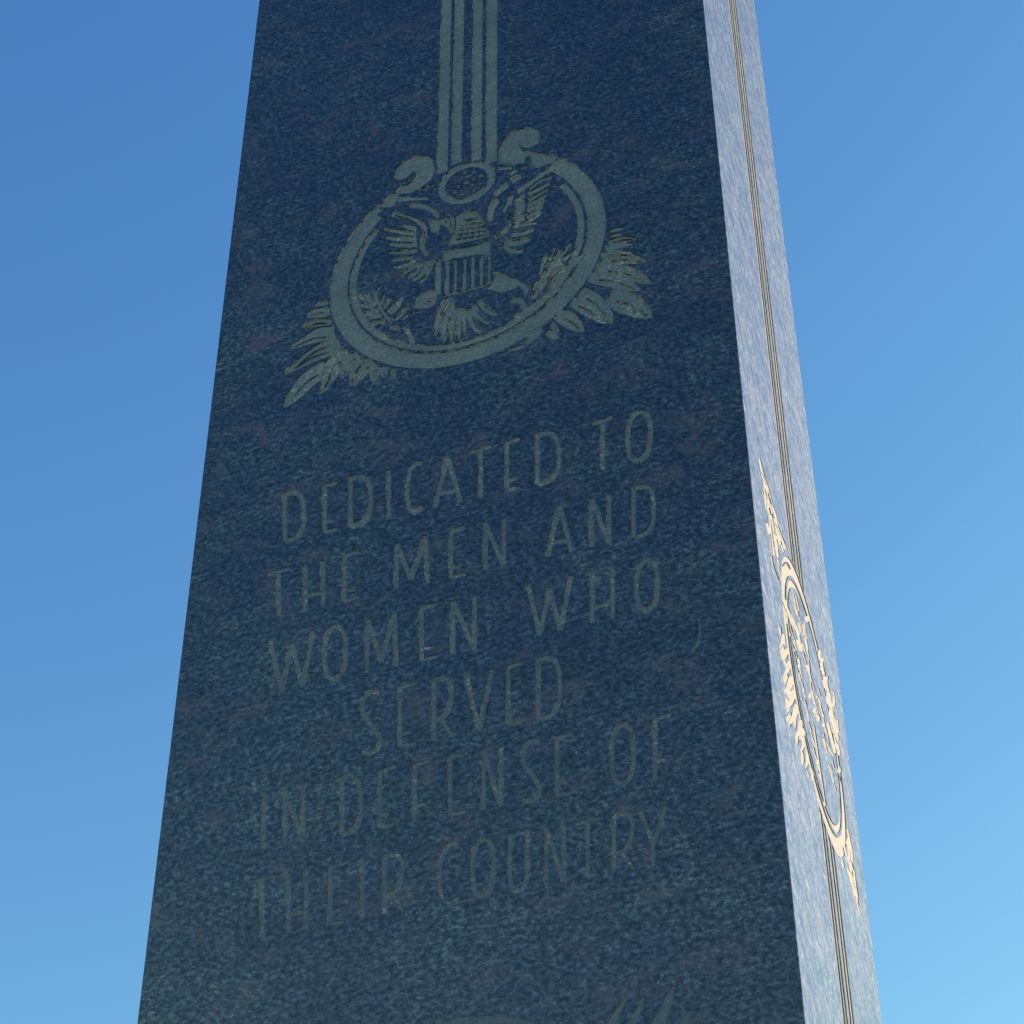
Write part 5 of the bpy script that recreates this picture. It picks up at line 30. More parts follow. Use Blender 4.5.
 'S_leaf.001': [[(0.1255,3.6422),(0.1606,3.6718),(0.177,3.6686),(0.1864,3.6594),(0.186,3.6494),(0.1557,3.6322),(0.1368,3.6326),(0.1222,3.634)],[(0.1748,3.6967),(0.1992,3.7141),(0.1987,3.7018),(0.1799,3.6904)],[(0.1159,3.5817),(0.1802,3.6356),(0.2027,3.6375),(0.1968,3.6237),(0.1545,3.5929),(0.1302,3.5802)],[(0.1317,3.5745),(0.1936,3.616),(0.2105,3.6155),(0.2134,3.6078),(0.1795,3.5797),(0.1434,3.5702)],[(0.1285,3.5526),(0.1679,3.5706),(0.1833,3.5742),(0.1787,3.5636),(0.1324,3.5225),(0.1218,3.5294)],[(0.1127,3.5076),(0.1348,3.5195),(0.1828,3.5606),(0.1759,3.5429),(0.1567,3.5126),(0.1395,3.5041),(0.116,3.4978)],[(0.2048,3.5809),(0.2362,3.599),(0.2395,3.5887),(0.2045,3.5344),(0.1895,3.5405)],[(0.205,3.5318),(0.2408,3.5684),(0.2815,3.597),(0.3202,3.6106),(0.2983,3.5809),(0.198,3.5161)],[(0.1945,3.5215),(0.2406,3.5552),(0.2357,3.5406),(0.2154,3.5163),(0.1882,3.4985)],[(0.2349,3.5251),(0.2679,3.5367),(0.2705,3.5252),(0.257,3.5045),(0.2258,3.4876)],[(0.2763,3.5119),(0.3028,3.5173),(0.2966,3.504),(0.2809,3.4961)],[(0.1346,3.695),(0.1692,3.7187),(0.1705,3.6993),(0.1437,3.6789)],[(0.1309,3.6475),(0.1739,3.685),(0.192,3.6835),(0.1901,3.6679),(0.1266,3.6259)],[(0.1697,3.7054),(0.1627,3.6975),(0.1567,3.6891),(0.1511,3.6808),(0.1457,3.6732),(0.138,3.6641),(0.1276,3.6525),(0.1185,3.6421),(0.1153,3.6366),(0.1174,3.6379),(0.1332,3.6507),(0.152,3.6671),(0.1709,3.6844),(0.186,3.6996),(0.1951,3.7109),(0.1994,3.7191),(0.2,3.7239),(0.198,3.7255)],[(0.1941,3.6943),(0.187,3.6865),(0.1807,3.6782),(0.1749,3.6701),(0.1695,3.6629),(0.162,3.6543),(0.1519,3.6433),(0.1432,3.6334),(0.1402,3.6283),(0.1423,3.6295),(0.1578,3.6419),(0.1762,3.6575),(0.1948,3.6741),(0.2099,3.6888),(0.2191,3.6999),(0.2237,3.7079),(0.2246,3.7127),(0.2227,3.7141)],[(0.1992,3.6717),(0.1893,3.6615),(0.1801,3.6505),(0.1715,3.6396),(0.1637,3.6301),(0.1534,3.6189),(0.1398,3.6048),(0.1279,3.5921),(0.1232,3.5852),(0.1257,3.5865),(0.1451,3.6016),(0.1685,3.6209),(0.1925,3.6417),(0.2126,3.6604),(0.2257,3.675),(0.2331,3.686),(0.2358,3.693),(0.2345,3.6956)],[(0.2044,3.6453),(0.1926,3.6337),(0.1815,3.6213),(0.1714,3.6093),(0.1627,3.5991),(0.1516,3.5874),(0.137,3.5725),(0.1243,3.5591),(0.1197,3.5519),(0.1225,3.5534),(0.1443,3.5697),(0.1705,3.5905),(0.1974,3.6132),(0.2203,3.6339),(0.2356,3.6502),(0.2445,3.6625),(0.2479,3.6703),(0.2465,3.6731)],[(0.2123,3.6226),(0.2007,3.611),(0.19,3.5984),(0.1802,3.5861),(0.1713,3.5754),(0.1595,3.5628),(0.144,3.5471),(0.1304,3.5328),(0.1254,3.5252),(0.1283,3.5267),(0.1511,3.5438),(0.1784,3.5657),(0.2065,3.5893),(0.2299,3.6107),(0.2452,3.6274),(0.2537,3.6399),(0.2566,3.6477),(0.2547,3.6505)],[(0.2265,3.6044),(0.215,3.5927),(0.2045,3.5801),(0.1947,3.5677),(0.1856,3.5567),(0.1734,3.5438),(0.1574,3.5276),(0.1434,3.513),(0.1381,3.5051),(0.141,3.5067),(0.1644,3.524),(0.1924,3.5464),(0.2212,3.5705),(0.245,3.5922),(0.2603,3.609),(0.2686,3.6215),(0.2713,3.6294),(0.2693,3.6323)],[(0.2559,3.592),(0.2471,3.5826),(0.2396,3.5726),(0.2326,3.5628),(0.2258,3.5538),(0.2159,3.543),(0.2026,3.5292),(0.1911,3.5169),(0.1871,3.5104),(0.1898,3.5118),(0.21,3.527),(0.234,3.5463),(0.2581,3.5669),(0.2776,3.585),(0.2891,3.5984),(0.2944,3.6081),(0.2951,3.6139),(0.2923,3.6158)],[(0.2735,3.5718),(0.2672,3.5643),(0.2627,3.5567),(0.2587,3.5492),(0.2545,3.5422),(0.2472,3.5334),(0.237,3.522),(0.2282,3.5118),(0.2261,3.5068),(0.2287,3.5082),(0.2466,3.5219),(0.2673,3.5389),(0.2877,3.5567),(0.3032,3.5719),(0.311,3.5825),(0.313,3.5895),(0.311,3.5931),(0.3068,3.5936)],[(0.2919,3.5521),(0.2881,3.5465),(0.2867,3.5412),(0.2859,3.5361),(0.2843,3.5311),(0.2796,3.5242),(0.2725,3.5151),(0.2666,3.507),(0.2663,3.5035),(0.2688,3.505),(0.2842,3.517),(0.3015,3.5317),(0.3178,3.5467),(0.3293,3.559),(0.3333,3.5667),(0.3319,3.571),(0.3274,3.5725),(0.3216,3.5718)],[(0.3164,3.5362),(0.3167,3.5337),(0.32,3.5323),(0.3239,3.5311),(0.3264,3.5294),(0.3261,3.526),(0.3243,3.521),(0.3232,3.5166),(0.3256,3.5154),(0.3277,3.5167),(0.3378,3.5253),(0.3482,3.5353),(0.357,3.5449),(0.3615,3.5519),(0.3597,3.555),(0.3534,3.5551),(0.3455,3.5535),(0.3382,3.5511)]],
 'S_leaf.002': [[(0.6146,3.986),(0.6486,4.0065),(0.6312,3.9869),(0.6144,3.9779)],[(0.6453,3.9905),(0.6816,4.0147),(0.6717,3.9952),(0.6317,3.9595)],[(0.6764,3.9666),(0.7239,4.002),(0.7078,3.9768),(0.6681,3.9373),(0.6554,3.9387)],[(0.7508,3.9912),(0.7853,4.0054),(0.7893,3.9885),(0.7575,3.9478),(0.7261,3.9371),(0.7583,3.9791)],[(0.6942,3.8895),(0.7487,3.9278),(0.7697,3.9299),(0.7803,3.9256),(0.7902,3.9164),(0.7389,3.873),(0.6966,3.8576)],[(0.6166,3.8227),(0.6506,3.8428),(0.6587,3.8221),(0.6106,3.7931)],[(0.7127,3.8926),(0.7922,3.9449),(0.7867,3.9165),(0.7427,3.8756),(0.7122,3.8735)],[(0.7262,3.8452),(0.7606,3.8508),(0.7423,3.8299),(0.7091,3.8136)],[(0.7508,3.8054),(0.7421,3.7949),(0.716,3.776),(0.6953,3.764),(0.6803,3.7586),(0.6925,3.7715),(0.7063,3.7841),(0.7302,3.8001),(0.7438,3.8059)],[(0.4644,3.954),(0.5373,4.0126),(0.5443,4.004),(0.4754,3.95)],[(0.6179,3.989),(0.6103,3.9809),(0.6027,3.9714),(0.5975,3.963),(0.5975,3.9583),(0.6048,3.959),(0.6171,3.9635),(0.6312,3.97),(0.6447,3.9774),(0.6473,3.9793),(0.6493,3.9839),(0.6465,3.9859),(0.6426,3.9875),(0.6409,3.99),(0.6423,3.9946),(0.645,4.0009),(0.647,4.0064),(0.6458,4.0084)],[(0.6307,3.97),(0.6223,3.9611),(0.6149,3.9514),(0.6108,3.9433),(0.6127,3.9395),(0.6232,3.942),(0.6394,3.9489),(0.6576,3.9581),(0.6753,3.9683),(0.6788,3.9709),(0.6816,3.9765),(0.6783,3.9786),(0.6734,3.9798),(0.6708,3.9819),(0.671,3.9859),(0.6721,3.9913),(0.6721,3.9957),(0.6685,3.9963)],[(0.6465,3.9486),(0.6364,3.9379),(0.6276,3.9264),(0.6231,3.917),(0.6261,3.9128),(0.6395,3.9162),(0.66,3.925),(0.6831,3.9366),(0.7054,3.9494),(0.7097,3.9527),(0.7132,3.9594),(0.7088,3.9618),(0.7025,3.963),(0.699,3.9653),(0.6989,3.97),(0.6997,3.9761),(0.699,3.981),(0.6941,3.9814)],[(0.6627,3.9228),(0.6537,3.9122),(0.6464,3.9008),(0.644,3.8917),(0.65,3.8886),(0.6678,3.8939),(0.6935,3.9052),(0.7216,3.9192),(0.7474,3.9336),(0.7517,3.9368),(0.7515,3.9416),(0.7418,3.9414),(0.7302,3.9401),(0.7228,3.9407),(0.7203,3.9447),(0.7191,3.9506),(0.7169,3.9554),(0.7107,3.9557)],[(0.6764,3.8955),(0.6666,3.8845),(0.6589,3.8729),(0.6563,3.8638),(0.6624,3.8607),(0.6807,3.8662),(0.7072,3.8777),(0.7363,3.8922),(0.7634,3.9074),(0.7681,3.9109),(0.7692,3.9166),(0.7605,3.9171),(0.7497,3.9164),(0.7428,3.9174),(0.7404,3.9214),(0.7391,3.9271),(0.7364,3.9316),(0.7294,3.9314)],[(0.6929,3.8749),(0.6834,3.8647),(0.6757,3.8539),(0.6726,3.8452),(0.6773,3.8419),(0.6931,3.8463),(0.7163,3.856),(0.7418,3.8684),(0.7659,3.8817),(0.7703,3.8848),(0.772,3.8904),(0.7651,3.8915),(0.7562,3.8915),(0.7507,3.8928),(0.7493,3.8969),(0.7488,3.9024),(0.747,3.9068),(0.7411,3.9069)],[(0.7105,3.8506),(0.7014,3.8416),(0.6931,3.8315),(0.688,3.8229),(0.6895,3.8185),(0.6999,3.8204),(0.7165,3.8265),(0.7353,3.8349),(0.7536,3.8444),(0.7571,3.8469),(0.7599,3.8524),(0.7563,3.8546),(0.7513,3.8561),(0.7486,3.8585),(0.7493,3.863),(0.7512,3.869),(0.7519,3.874),(0.7488,3.8753)]],
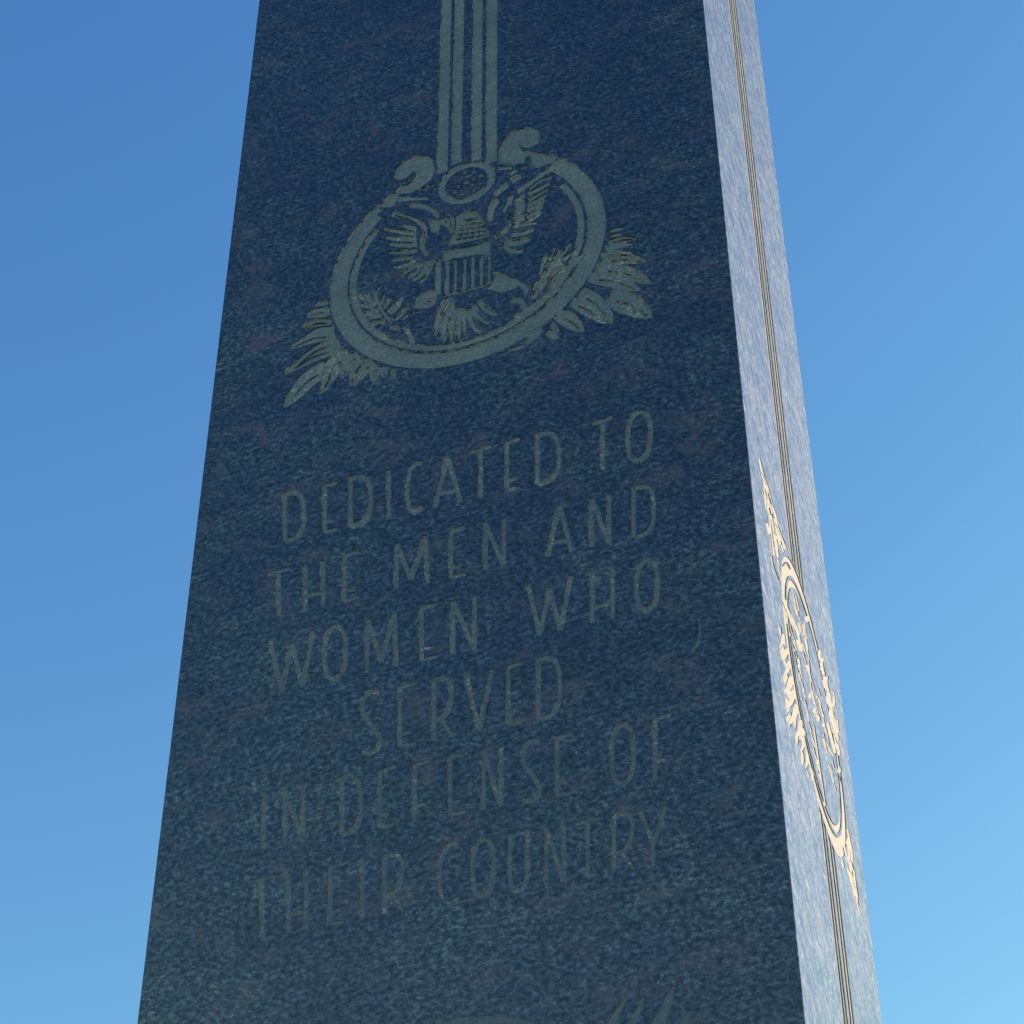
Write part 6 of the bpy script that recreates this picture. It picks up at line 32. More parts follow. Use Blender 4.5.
 'S_seal': [[(0.2067,3.8098),(0.2159,3.8104),(0.2291,3.8112),(0.244,3.812),(0.2579,3.8126),(0.2716,3.813),(0.2858,3.8132),(0.2985,3.8133),(0.3075,3.8134),(0.3472,3.8444),(0.3381,3.8442),(0.3251,3.844),(0.3105,3.8437),(0.2966,3.8432),(0.2823,3.8425),(0.2671,3.8416),(0.2535,3.8407),(0.2441,3.84)],[(0.2695,3.8158),(0.2843,3.8192),(0.3059,3.8244),(0.3281,3.8289),(0.3448,3.8302),(0.3539,3.8264),(0.3591,3.8193),(0.3619,3.8117),(0.3641,3.8065),(0.406,3.8372),(0.4038,3.8424),(0.401,3.8503),(0.3956,3.8577),(0.3857,3.8617),(0.3679,3.8602),(0.3447,3.8554),(0.3225,3.85),(0.3074,3.8464)],[(0.2421,3.807),(0.2424,3.7995),(0.2428,3.7885),(0.2437,3.7775),(0.2458,3.7699),(0.25,3.767),(0.2558,3.7669),(0.2613,3.768),(0.2651,3.7686),(0.2839,3.7833),(0.2801,3.7827),(0.2747,3.7817),(0.2693,3.7817),(0.2653,3.7845),(0.2632,3.7921),(0.2623,3.8031),(0.262,3.8142),(0.2617,3.8217)],[(0.4564,3.9375),(0.4542,3.9295),(0.4511,3.9181),(0.4482,3.9055),(0.4468,3.8936),(0.4475,3.882),(0.4496,3.8699),(0.452,3.8592),(0.4537,3.8518),(0.4772,3.8687),(0.4756,3.8763),(0.4731,3.8871),(0.471,3.8992),(0.4703,3.9109),(0.4718,3.9227),(0.4748,3.9355),(0.478,3.9469),(0.4802,3.955)],[(0.3175,3.7973),(0.3204,3.797),(0.3245,3.7967),(0.3293,3.7963),(0.3339,3.7963),(0.3387,3.7966),(0.3439,3.7972),(0.3486,3.7979),(0.3518,3.7983),(0.3919,3.8292),(0.3886,3.8288),(0.3839,3.8281),(0.3787,3.8274),(0.374,3.8271),(0.3695,3.8271),(0.3647,3.8274),(0.3605,3.8277),(0.3576,3.828)],[(0.446,3.8896),(0.4468,3.8829),(0.4479,3.8736),(0.4488,3.862),(0.4487,3.8484),(0.4472,3.8304),(0.4446,3.8089),(0.442,3.7887),(0.4402,3.7749),(0.4647,3.7918),(0.4665,3.8058),(0.4693,3.8262),(0.472,3.848),(0.4737,3.8662),(0.4738,3.88),(0.4729,3.8918),(0.4718,3.9012),(0.471,3.9079)],[(0.3126,3.755),(0.3147,3.7519),(0.3168,3.7487),(0.3189,3.7456),(0.321,3.7424),(0.3561,3.7678),(0.3539,3.771),(0.3518,3.7742),(0.3497,3.7774),(0.3475,3.7805)],[(0.3048,3.719),(0.3062,3.7162),(0.3076,3.7133),(0.309,3.7105),(0.3104,3.7077),(0.345,3.7324),(0.3436,3.7353),(0.3422,3.7381),(0.3408,3.741),(0.3394,3.7439)],[(0.3389,3.7225),(0.3393,3.7197),(0.3397,3.7169),(0.3401,3.7141),(0.3405,3.7114),(0.3594,3.7246),(0.359,3.7274),(0.3587,3.7302),(0.3583,3.733),(0.3579,3.7358)],[(0.4988,3.8033),(0.5049,3.8033),(0.5138,3.8032),(0.5236,3.803),(0.5325,3.8027),(0.541,3.8019),(0.5496,3.8009),(0.5572,3.7999),(0.5626,3.7993),(0.5928,3.8207),(0.5874,3.8213),(0.5797,3.8223),(0.5709,3.8233),(0.5623,3.824),(0.5531,3.8243),(0.5431,3.8245),(0.5342,3.8245),(0.5279,3.8245)],[(0.4158,3.6845),(0.4195,3.6799),(0.4233,3.6753),(0.4271,3.6707),(0.4309,3.6661),(0.4505,3.6794),(0.4467,3.684),(0.4429,3.6886),(0.4391,3.6933),(0.4353,3.6979)],[(0.4172,3.6856),(0.419,3.6752),(0.4216,3.6603),(0.4249,3.643),(0.4288,3.6251),(0.434,3.6044),(0.4402,3.5809),(0.4461,3.5593),(0.4501,3.5445),(0.4779,3.5619),(0.4739,3.5769),(0.4681,3.5987),(0.4618,3.6224),(0.4567,3.6434),(0.4529,3.6615),(0.4496,3.679),(0.4471,3.694),(0.4452,3.7046)],[(0.5997,3.8109),(0.6047,3.8085),(0.612,3.805),(0.6202,3.8011),(0.628,3.7973),(0.636,3.7933),(0.6446,3.7889),(0.6523,3.785),(0.6577,3.7822),(0.7058,3.8146),(0.7003,3.8173),(0.6925,3.8213),(0.6837,3.8257),(0.6756,3.8298),(0.6675,3.8336),(0.6592,3.8376),(0.6518,3.841),(0.6466,3.8435)],[(0.541,3.7391),(0.5478,3.7401),(0.5575,3.7415),(0.569,3.7435),(0.5811,3.746),(0.5951,3.7497),(0.6111,3.7544),(0.6258,3.7589),(0.6361,3.762),(0.6594,3.7787),(0.649,3.7755),(0.6341,3.771),(0.6181,3.7662),(0.6043,3.7625),(0.5923,3.7599),(0.5808,3.758),(0.571,3.7565),(0.5641,3.7554)],[(0.6538,3.8512),(0.658,3.8497),(0.6638,3.8475),(0.6708,3.8451),(0.6783,3.8431),(0.6872,3.8415),(0.6977,3.84),(0.7073,3.8388),(0.714,3.8379),(0.7402,3.8559),(0.7335,3.8568),(0.7237,3.858),(0.7132,3.8595),(0.7041,3.8611),(0.6966,3.863),(0.6896,3.8654),(0.6837,3.8676),(0.6795,3.8691)],[(0.4639,3.7806),(0.4561,3.7704),(0.4317,3.7513),(0.412,3.7391),(0.3975,3.7332),(0.4086,3.7459),(0.4212,3.7584),(0.4437,3.7745),(0.4568,3.7807)],[(0.4848,3.7621),(0.4788,3.7545),(0.4603,3.7403),(0.4454,3.7311),(0.4343,3.7267),(0.4428,3.7362),(0.4524,3.7456),(0.4695,3.7577),(0.4794,3.7623)],[(0.5345,3.7793),(0.5263,3.769),(0.5011,3.7497),(0.4808,3.7373),(0.4657,3.7314),(0.4773,3.7442),(0.4904,3.7569),(0.5137,3.7732),(0.5272,3.7795)],[(0.487,3.7543),(0.4821,3.7479),(0.4667,3.7361),(0.4542,3.7284),(0.4449,3.7248),(0.452,3.7327),(0.4601,3.7406),(0.4743,3.7506),(0.4826,3.7544)],[(0.5803,3.7946),(0.5747,3.7876),(0.5573,3.7745),(0.5433,3.7659),(0.533,3.7619),(0.541,3.7706),(0.5501,3.7793),(0.5661,3.7905),(0.5753,3.7947)],[(0.5999,3.7968),(0.5942,3.7897),(0.5766,3.7765),(0.5625,3.7679),(0.5521,3.7638),(0.5602,3.7727),(0.5694,3.7814),(0.5856,3.7926),(0.5949,3.7969)],[(0.3296,3.684),(0.3267,3.6801),(0.3173,3.6727),(0.3097,3.668),(0.3039,3.6657),(0.3082,3.6707),(0.3131,3.6756),(0.3218,3.6818),(0.3269,3.6842)],[(0.3569,3.7472),(0.353,3.7419),(0.3405,3.7319),(0.3304,3.7255),(0.3228,3.7224),(0.3285,3.7291),(0.335,3.7357),(0.3466,3.7441),(0.3533,3.7474)],[(0.2792,3.7668),(0.2798,3.7622),(0.2804,3.7555),(0.2818,3.7482),(0.2847,3.742),(0.2903,3.7367),(0.2977,3.7319),(0.305,3.7277),(0.31,3.7249),(0.3247,3.7356),(0.3196,3.7385),(0.3123,3.7426),(0.3048,3.7475),(0.2993,3.7527),(0.2965,3.7589),(0.295,3.7661),(0.2944,3.7729),(0.2939,3.7775)],[(0.5432,3.8188),(0.5467,3.8128),(0.5518,3.8041),(0.5578,3.795),(0.5642,3.788),(0.5719,3.7834),(0.5809,3.7801),(0.5892,3.7779),(0.595,3.7762),(0.6163,3.7909),(0.6105,3.7925),(0.6021,3.7948),(0.5931,3.798),(0.5854,3.8026),(0.579,3.8097),(0.573,3.8188),(0.5679,3.8275),(0.5643,3.8335)],[(0.4612,3.8122),(0.4674,3.8115),(0.4736,3.8107),(0.4798,3.81),(0.486,3.8093),(0.4995,3.8192),(0.4933,3.8199),(0.487,3.8206),(0.4808,3.8213),(0.4746,3.822)],[(0.5381,3.8476),(0.5421,3.8456),(0.5461,3.8436),(0.55,3.8415),(0.554,3.8395),(0.5786,3.857),(0.5746,3.8591),(0.5706,3.8611),(0.5666,3.8631),(0.5626,3.8652)],[(0.3487,3.9114),(0.3543,3.9074),(0.3599,3.9034),(0.3655,3.8994),(0.3711,3.8954),(0.3955,3.9142),(0.3898,3.9182),(0.3842,3.9222),(0.3786,3.9263),(0.3729,3.9303)],[(0.3681,3.8711),(0.3717,3.8688),(0.3753,3.8666),(0.3789,3.8643),(0.3826,3.862),(0.4101,3.8829),(0.4065,3.8852),(0.4028,3.8874),(0.3992,3.8897),(0.3955,3.892)],[(0.5428,3.8181),(0.5493,3.8162),(0.5558,3.8142),(0.5624,3.8123),(0.5689,3.8104),(0.5848,3.8215),(0.5781,3.8235),(0.5716,3.8254),(0.565,3.8273),(0.5584,3.8292)],[(0.4456,3.878),(0.4511,3.8738),(0.4567,3.8695),(0.4623,3.8653),(0.4679,3.861),(0.4829,3.872),(0.4773,3.8763),(0.4717,3.8806),(0.4661,3.8849),(0.4605,3.8891)],[(0.3943,3.8469),(0.4005,3.8456),(0.4068,3.8443),(0.4131,3.843),(0.4194,3.8417),(0.4356,3.8539),(0.4293,3.8552),(0.423,3.8565),(0.4167,3.8578),(0.4104,3.859)],[(0.6188,3.7442),(0.6214,3.7414),(0.6241,3.7386),(0.6267,3.7358),(0.6293,3.733),(0.6524,3.7482),(0.6497,3.751),(0.6471,3.7538),(0.6444,3.7566),(0.6418,3.7594)],[(0.3469,3.9196),(0.3511,3.9135),(0.3553,3.9074),(0.3595,3.9013),(0.3637,3.8951),(0.3861,3.9123),(0.3819,3.9184),(0.3776,3.9246),(0.3734,3.9308),(0.3692,3.9369)],[(0.3885,3.9095),(0.3933,3.9038),(0.398,3.8981),(0.4028,3.8924),(0.4075,3.8867),(0.4209,3.8968),(0.4161,3.9025),(0.4114,3.9083),(0.4066,3.914),(0.4018,3.9197)],[(0.3784,3.9083),(0.3789,3.9043),(0.3794,3.9002),(0.3799,3.8962),(0.3804,3.8922),(0.4015,3.908),(0.401,3.912),(0.4004,3.9161),(0.3999,3.9201),(0.3994,3.9242)],[(0.5892,3.7153),(0.595,3.7128),(0.6008,3.7103),(0.6066,3.7077),(0.6125,3.7052),(0.6282,3.7156),(0.6224,3.7182),(0.6165,3.7207),(0.6106,3.7232),(0.6048,3.7257)],[(0.4636,3.7716),(0.4722,3.7701),(0.4808,3.7686),(0.4895,3.767),(0.4982,3.7655),(0.5125,3.7756),(0.5038,3.7772),(0.495,3.7787),(0.4863,3.7802),(0.4777,3.7818)],[(0.5072,3.806),(0.5094,3.8025),(0.5117,3.799),(0.5139,3.7955),(0.5161,3.792),(0.5466,3.8132),(0.5443,3.8168),(0.5421,3.8203),(0.5399,3.8238),(0.5376,3.8274)],[(0.5858,3.6858),(0.595,3.6838),(0.6042,3.6819),(0.6134,3.6799),(0.6227,3.6779),(0.6409,3.6898),(0.6315,3.6918),(0.6222,3.6938),(0.6129,3.6957),(0.6036,3.6977)],[(0.4554,3.751),(0.4611,3.7488),(0.4669,3.7467),(0.4726,3.7445),(0.4784,3.7422),(0.5012,3.7583),(0.4954,3.7605),(0.4896,3.7627),(0.4838,3.7649),(0.478,3.7671)],[(0.5123,3.7234),(0.5193,3.722),(0.5263,3.7207),(0.5334,3.7193),(0.5404,3.718),(0.5637,3.7339),(0.5565,3.7352),(0.5494,3.7366),(0.5423,3.7379),(0.5352,3.7393)],[(0.4551,3.8217),(0.4627,3.8175),(0.4703,3.8133),(0.4779,3.8091),(0.4855,3.8049),(0.4994,3.8148),(0.4917,3.819),(0.4841,3.8233),(0.4764,3.8275),(0.4688,3.8317)],[(0.5436,3.7349),(0.5465,3.7304),(0.5495,3.726),(0.5525,3.7215),(0.5554,3.7171),(0.5768,3.7313),(0.5738,3.7358),(0.5708,3.7402),(0.5679,3.7447),(0.5649,3.7492)],[(0.3867,3.8216),(0.3897,3.8162),(0.3927,3.8109),(0.3957,3.8055),(0.3987,3.8001),(0.4241,3.8185),(0.4211,3.8239),(0.4181,3.8294),(0.4151,3.8348),(0.4121,3.8402)],[(0.3716,3.936),(0.3779,3.9319),(0.3843,3.9278),(0.3906,3.9238),(0.397,3.9197),(0.4216,3.9387),(0.4152,3.9428),(0.4087,3.9469),(0.4023,3.9509),(0.3959,3.955)],[(0.4349,3.8849),(0.438,3.8805),(0.4411,3.8761),(0.4442,3.8717),(0.4473,3.8673),(0.4766,3.8889),(0.4735,3.8933),(0.4704,3.8977),(0.4672,3.9022),(0.4641,3.9066)],[(0.4349,3.8268),(0.4406,3.822),(0.4463,3.8172),(0.452,3.8124),(0.4577,3.8076),(0.482,3.825),(0.4762,3.8298),(0.4705,3.8347),(0.4647,3.8395),(0.459,3.8444)],[(0.4229,3.9066),(0.4241,3.9018),(0.4253,3.897),(0.4265,3.8921),(0.4278,3.8873),(0.4571,3.909),(0.4559,3.9139),(0.4547,3.9188),(0.4535,3.9237),(0.4522,3.9286)],[(0.4347,3.9225),(0.4426,3.9185),(0.4505,3.9144),(0.4584,3.9104),(0.4663,3.9063),(0.4802,3.9168),(0.4722,3.9208),(0.4643,3.9249),(0.4563,3.9289),(0.4484,3.933)],[(0.342,3.8946),(0.3473,3.8921),(0.3527,3.8897),(0.358,3.8872),(0.3634,3.8848),(0.3914,3.9064),(0.386,3.9089),(0.3805,3.9113),(0.3751,3.9138),(0.3697,3.9162)],[(0.4045,3.8215),(0.4075,3.8164),(0.4105,3.8113),(0.4134,3.8063),(0.4164,3.8012),(0.4309,3.8117),(0.428,3.8168),(0.425,3.8219),(0.422,3.827),(0.419,3.8321)],[(0.5222,3.8149),(0.5253,3.8124),(0.5285,3.8099),(0.5317,3.8075),(0.5348,3.805),(0.5606,3.8231),(0.5574,3.8256),(0.5542,3.8281),(0.551,3.8305),(0.5479,3.833)],[(0.5331,3.7467),(0.5376,3.7409),(0.5421,3.7351),(0.5465,3.7293),(0.551,3.7235),(0.5769,3.7408),(0.5724,3.7467),(0.5679,3.7525),(0.5634,3.7584),(0.5589,3.7643)],[(0.5945,3.7797),(0.597,3.7744),(0.5994,3.7692),(0.6019,3.764),(0.6043,3.7588),(0.6195,3.7689),(0.6171,3.7742),(0.6146,3.7794),(0.6122,3.7846),(0.6097,3.7899)],[(0.4422,3.7778),(0.4451,3.7723),(0.448,3.7669),(0.4508,3.7614),(0.4537,3.7559),(0.4796,3.774),(0.4767,3.7795),(0.4738,3.785),(0.4709,3.7905),(0.468,3.796)],[(0.3642,3.8423),(0.3677,3.8397),(0.3712,3.837),(0.3747,3.8344),(0.3782,3.8318),(0.3999,3.8479),(0.3963,3.8506),(0.3928,3.8532),(0.3892,3.8559),(0.3857,3.8585)],[(0.4127,3.8124),(0.4206,3.8112),(0.4286,3.81),(0.4366,3.8087),(0.4446,3.8075),(0.4663,3.8235),(0.4582,3.8247),(0.4501,3.8259),(0.4421,3.8271),(0.434,3.8283)],[(0.5559,3.6922),(0.5657,3.6893),(0.5756,3.6863),(0.5855,3.6833),(0.5954,3.6804),(0.6186,3.6956),(0.6085,3.6986),(0.5986,3.7016),(0.5886,3.7045),(0.5786,3.7075)],[(0.2459,3.8316),(0.2518,3.8306),(0.2577,3.8296),(0.2636,3.8285),(0.2695,3.8275),(0.2877,3.8417),(0.2817,3.8428),(0.2757,3.8438),(0.2697,3.8448),(0.2638,3.8458)],[(0.2536,3.8199),(0.2596,3.819),(0.2656,3.818),(0.2716,3.817),(0.2776,3.8161),(0.2958,3.8302),(0.2897,3.8312),(0.2837,3.8321),(0.2776,3.8331),(0.2716,3.8341)],[(0.2615,3.8083),(0.2698,3.8089),(0.278,3.8096),(0.2863,3.8103),(0.2947,3.8109),(0.3127,3.8251),(0.3043,3.8244),(0.2959,3.8237),(0.2875,3.823),(0.2792,3.8223)],[(0.269,3.7967),(0.2721,3.7937),(0.2753,3.7906),(0.2784,3.7876),(0.2816,3.7845),(0.2999,3.7983),(0.2967,3.8014),(0.2936,3.8044),(0.2904,3.8075),(0.2872,3.8106)],[(0.2769,3.785),(0.2835,3.7845),(0.2902,3.7839),(0.2968,3.7834),(0.3035,3.7828),(0.3218,3.7968),(0.315,3.7973),(0.3083,3.7979),(0.3016,3.7984),(0.2949,3.7989)],[(0.2846,3.7734),(0.2906,3.7724),(0.2966,3.7714),(0.3027,3.7704),(0.3088,3.7694),(0.3271,3.7833),(0.321,3.7843),(0.3148,3.7853),(0.3087,3.7862),(0.3026,3.7872)],[(0.2922,3.7618),(0.2968,3.7598),(0.3013,3.7577),(0.3059,3.7557),(0.3105,3.7537),(0.3289,3.7673),(0.3243,3.7694),(0.3197,3.7714),(0.3151,3.7735),(0.3105,3.7755)],[(0.3,3.7502),(0.3072,3.75),(0.3144,3.7497),(0.3216,3.7495),(0.3288,3.7493),(0.3471,3.763),(0.3398,3.7632),(0.3325,3.7634),(0.3253,3.7637),(0.3181,3.7639)],[(0.3077,3.7386),(0.3149,3.7384),(0.322,3.7381),(0.3292,3.7378),(0.3364,3.7376),(0.3548,3.7512),(0.3475,3.7515),(0.3402,3.7517),(0.333,3.752),(0.3258,3.7522)],[(0.3152,3.7271),(0.3186,3.7242),(0.322,3.7214),(0.3253,3.7185),(0.3287,3.7156),(0.3473,3.7289),(0.3439,3.7318),(0.3405,3.7347),(0.3371,3.7376),(0.3337,3.7405)],[(0.3231,3.7155),(0.3301,3.7151),(0.3372,3.7147),(0.3442,3.7143),(0.3513,3.714),(0.3697,3.7274),(0.3626,3.7278),(0.3555,3.7282),(0.3483,3.7286),(0.3413,3.7289)],[(0.3307,3.704),(0.3362,3.7026),(0.3417,3.7011),(0.3473,3.6997),(0.3528,3.6983),(0.3714,3.7116),(0.3658,3.713),(0.3602,3.7145),(0.3546,3.7159),(0.349,3.7173)],[(0.3384,3.6925),(0.3441,3.6912),(0.3499,3.6899),(0.3556,3.6886),(0.3614,3.6873),(0.38,3.7006),(0.3742,3.7019),(0.3683,3.7031),(0.3625,3.7044),(0.3567,3.7057)],[(0.3461,3.6809),(0.3527,3.6802),(0.3594,3.6795),(0.3661,3.6788),(0.3728,3.6781),(0.3914,3.6914),(0.3846,3.6921),(0.3778,3.6928),(0.3711,3.6934),(0.3644,3.6941)],[(0.3536,3.6695),(0.3566,3.6664),(0.3597,3.6633),(0.3627,3.6602),(0.3658,3.6571),(0.3845,3.67),(0.3814,3.6731),(0.3784,3.6763),(0.3753,3.6794),(0.3722,3.6825)],[(0.3613,3.6579),(0.3678,3.6571),(0.3743,3.6562),(0.3808,3.6553),(0.3873,3.6545),(0.4059,3.6676),(0.3994,3.6684),(0.3928,3.6693),(0.3863,3.6701),(0.3797,3.671)],[(0.3689,3.6465),(0.3739,3.6447),(0.379,3.6429),(0.384,3.6411),(0.3891,3.6392),(0.4079,3.6522),(0.4027,3.654),(0.3977,3.6558),(0.3926,3.6576),(0.3875,3.6594)],[(0.3767,3.635),(0.3849,3.6352),(0.3931,3.6354),(0.4013,3.6356),(0.4096,3.6359),(0.4282,3.6489),(0.4199,3.6486),(0.4115,3.6484),(0.4032,3.6481),(0.395,3.6479)],[(0.3841,3.6235),(0.3883,3.6212),(0.3924,3.6188),(0.3966,3.6164),(0.4007,3.614),(0.4196,3.6267),(0.4154,3.6291),(0.4112,3.6315),(0.407,3.6339),(0.4028,3.6363)],[(0.3919,3.6121),(0.3998,3.612),(0.4076,3.612),(0.4155,3.6119),(0.4235,3.6119),(0.4422,3.6247),(0.4342,3.6248),(0.4262,3.6248),(0.4182,3.6248),(0.4103,3.6248)],[(0.3995,3.6006),(0.4067,3.6002),(0.414,3.5998),(0.4214,3.5993),(0.4287,3.5989),(0.4475,3.6117),(0.4401,3.6121),(0.4327,3.6125),(0.4253,3.6129),(0.418,3.6133)],[(0.407,3.5892),(0.4136,3.5883),(0.4203,3.5875),(0.427,3.5866),(0.4336,3.5858),(0.4525,3.5984),(0.4458,3.5993),(0.439,3.6001),(0.4323,3.6009),(0.4256,3.6018)]],
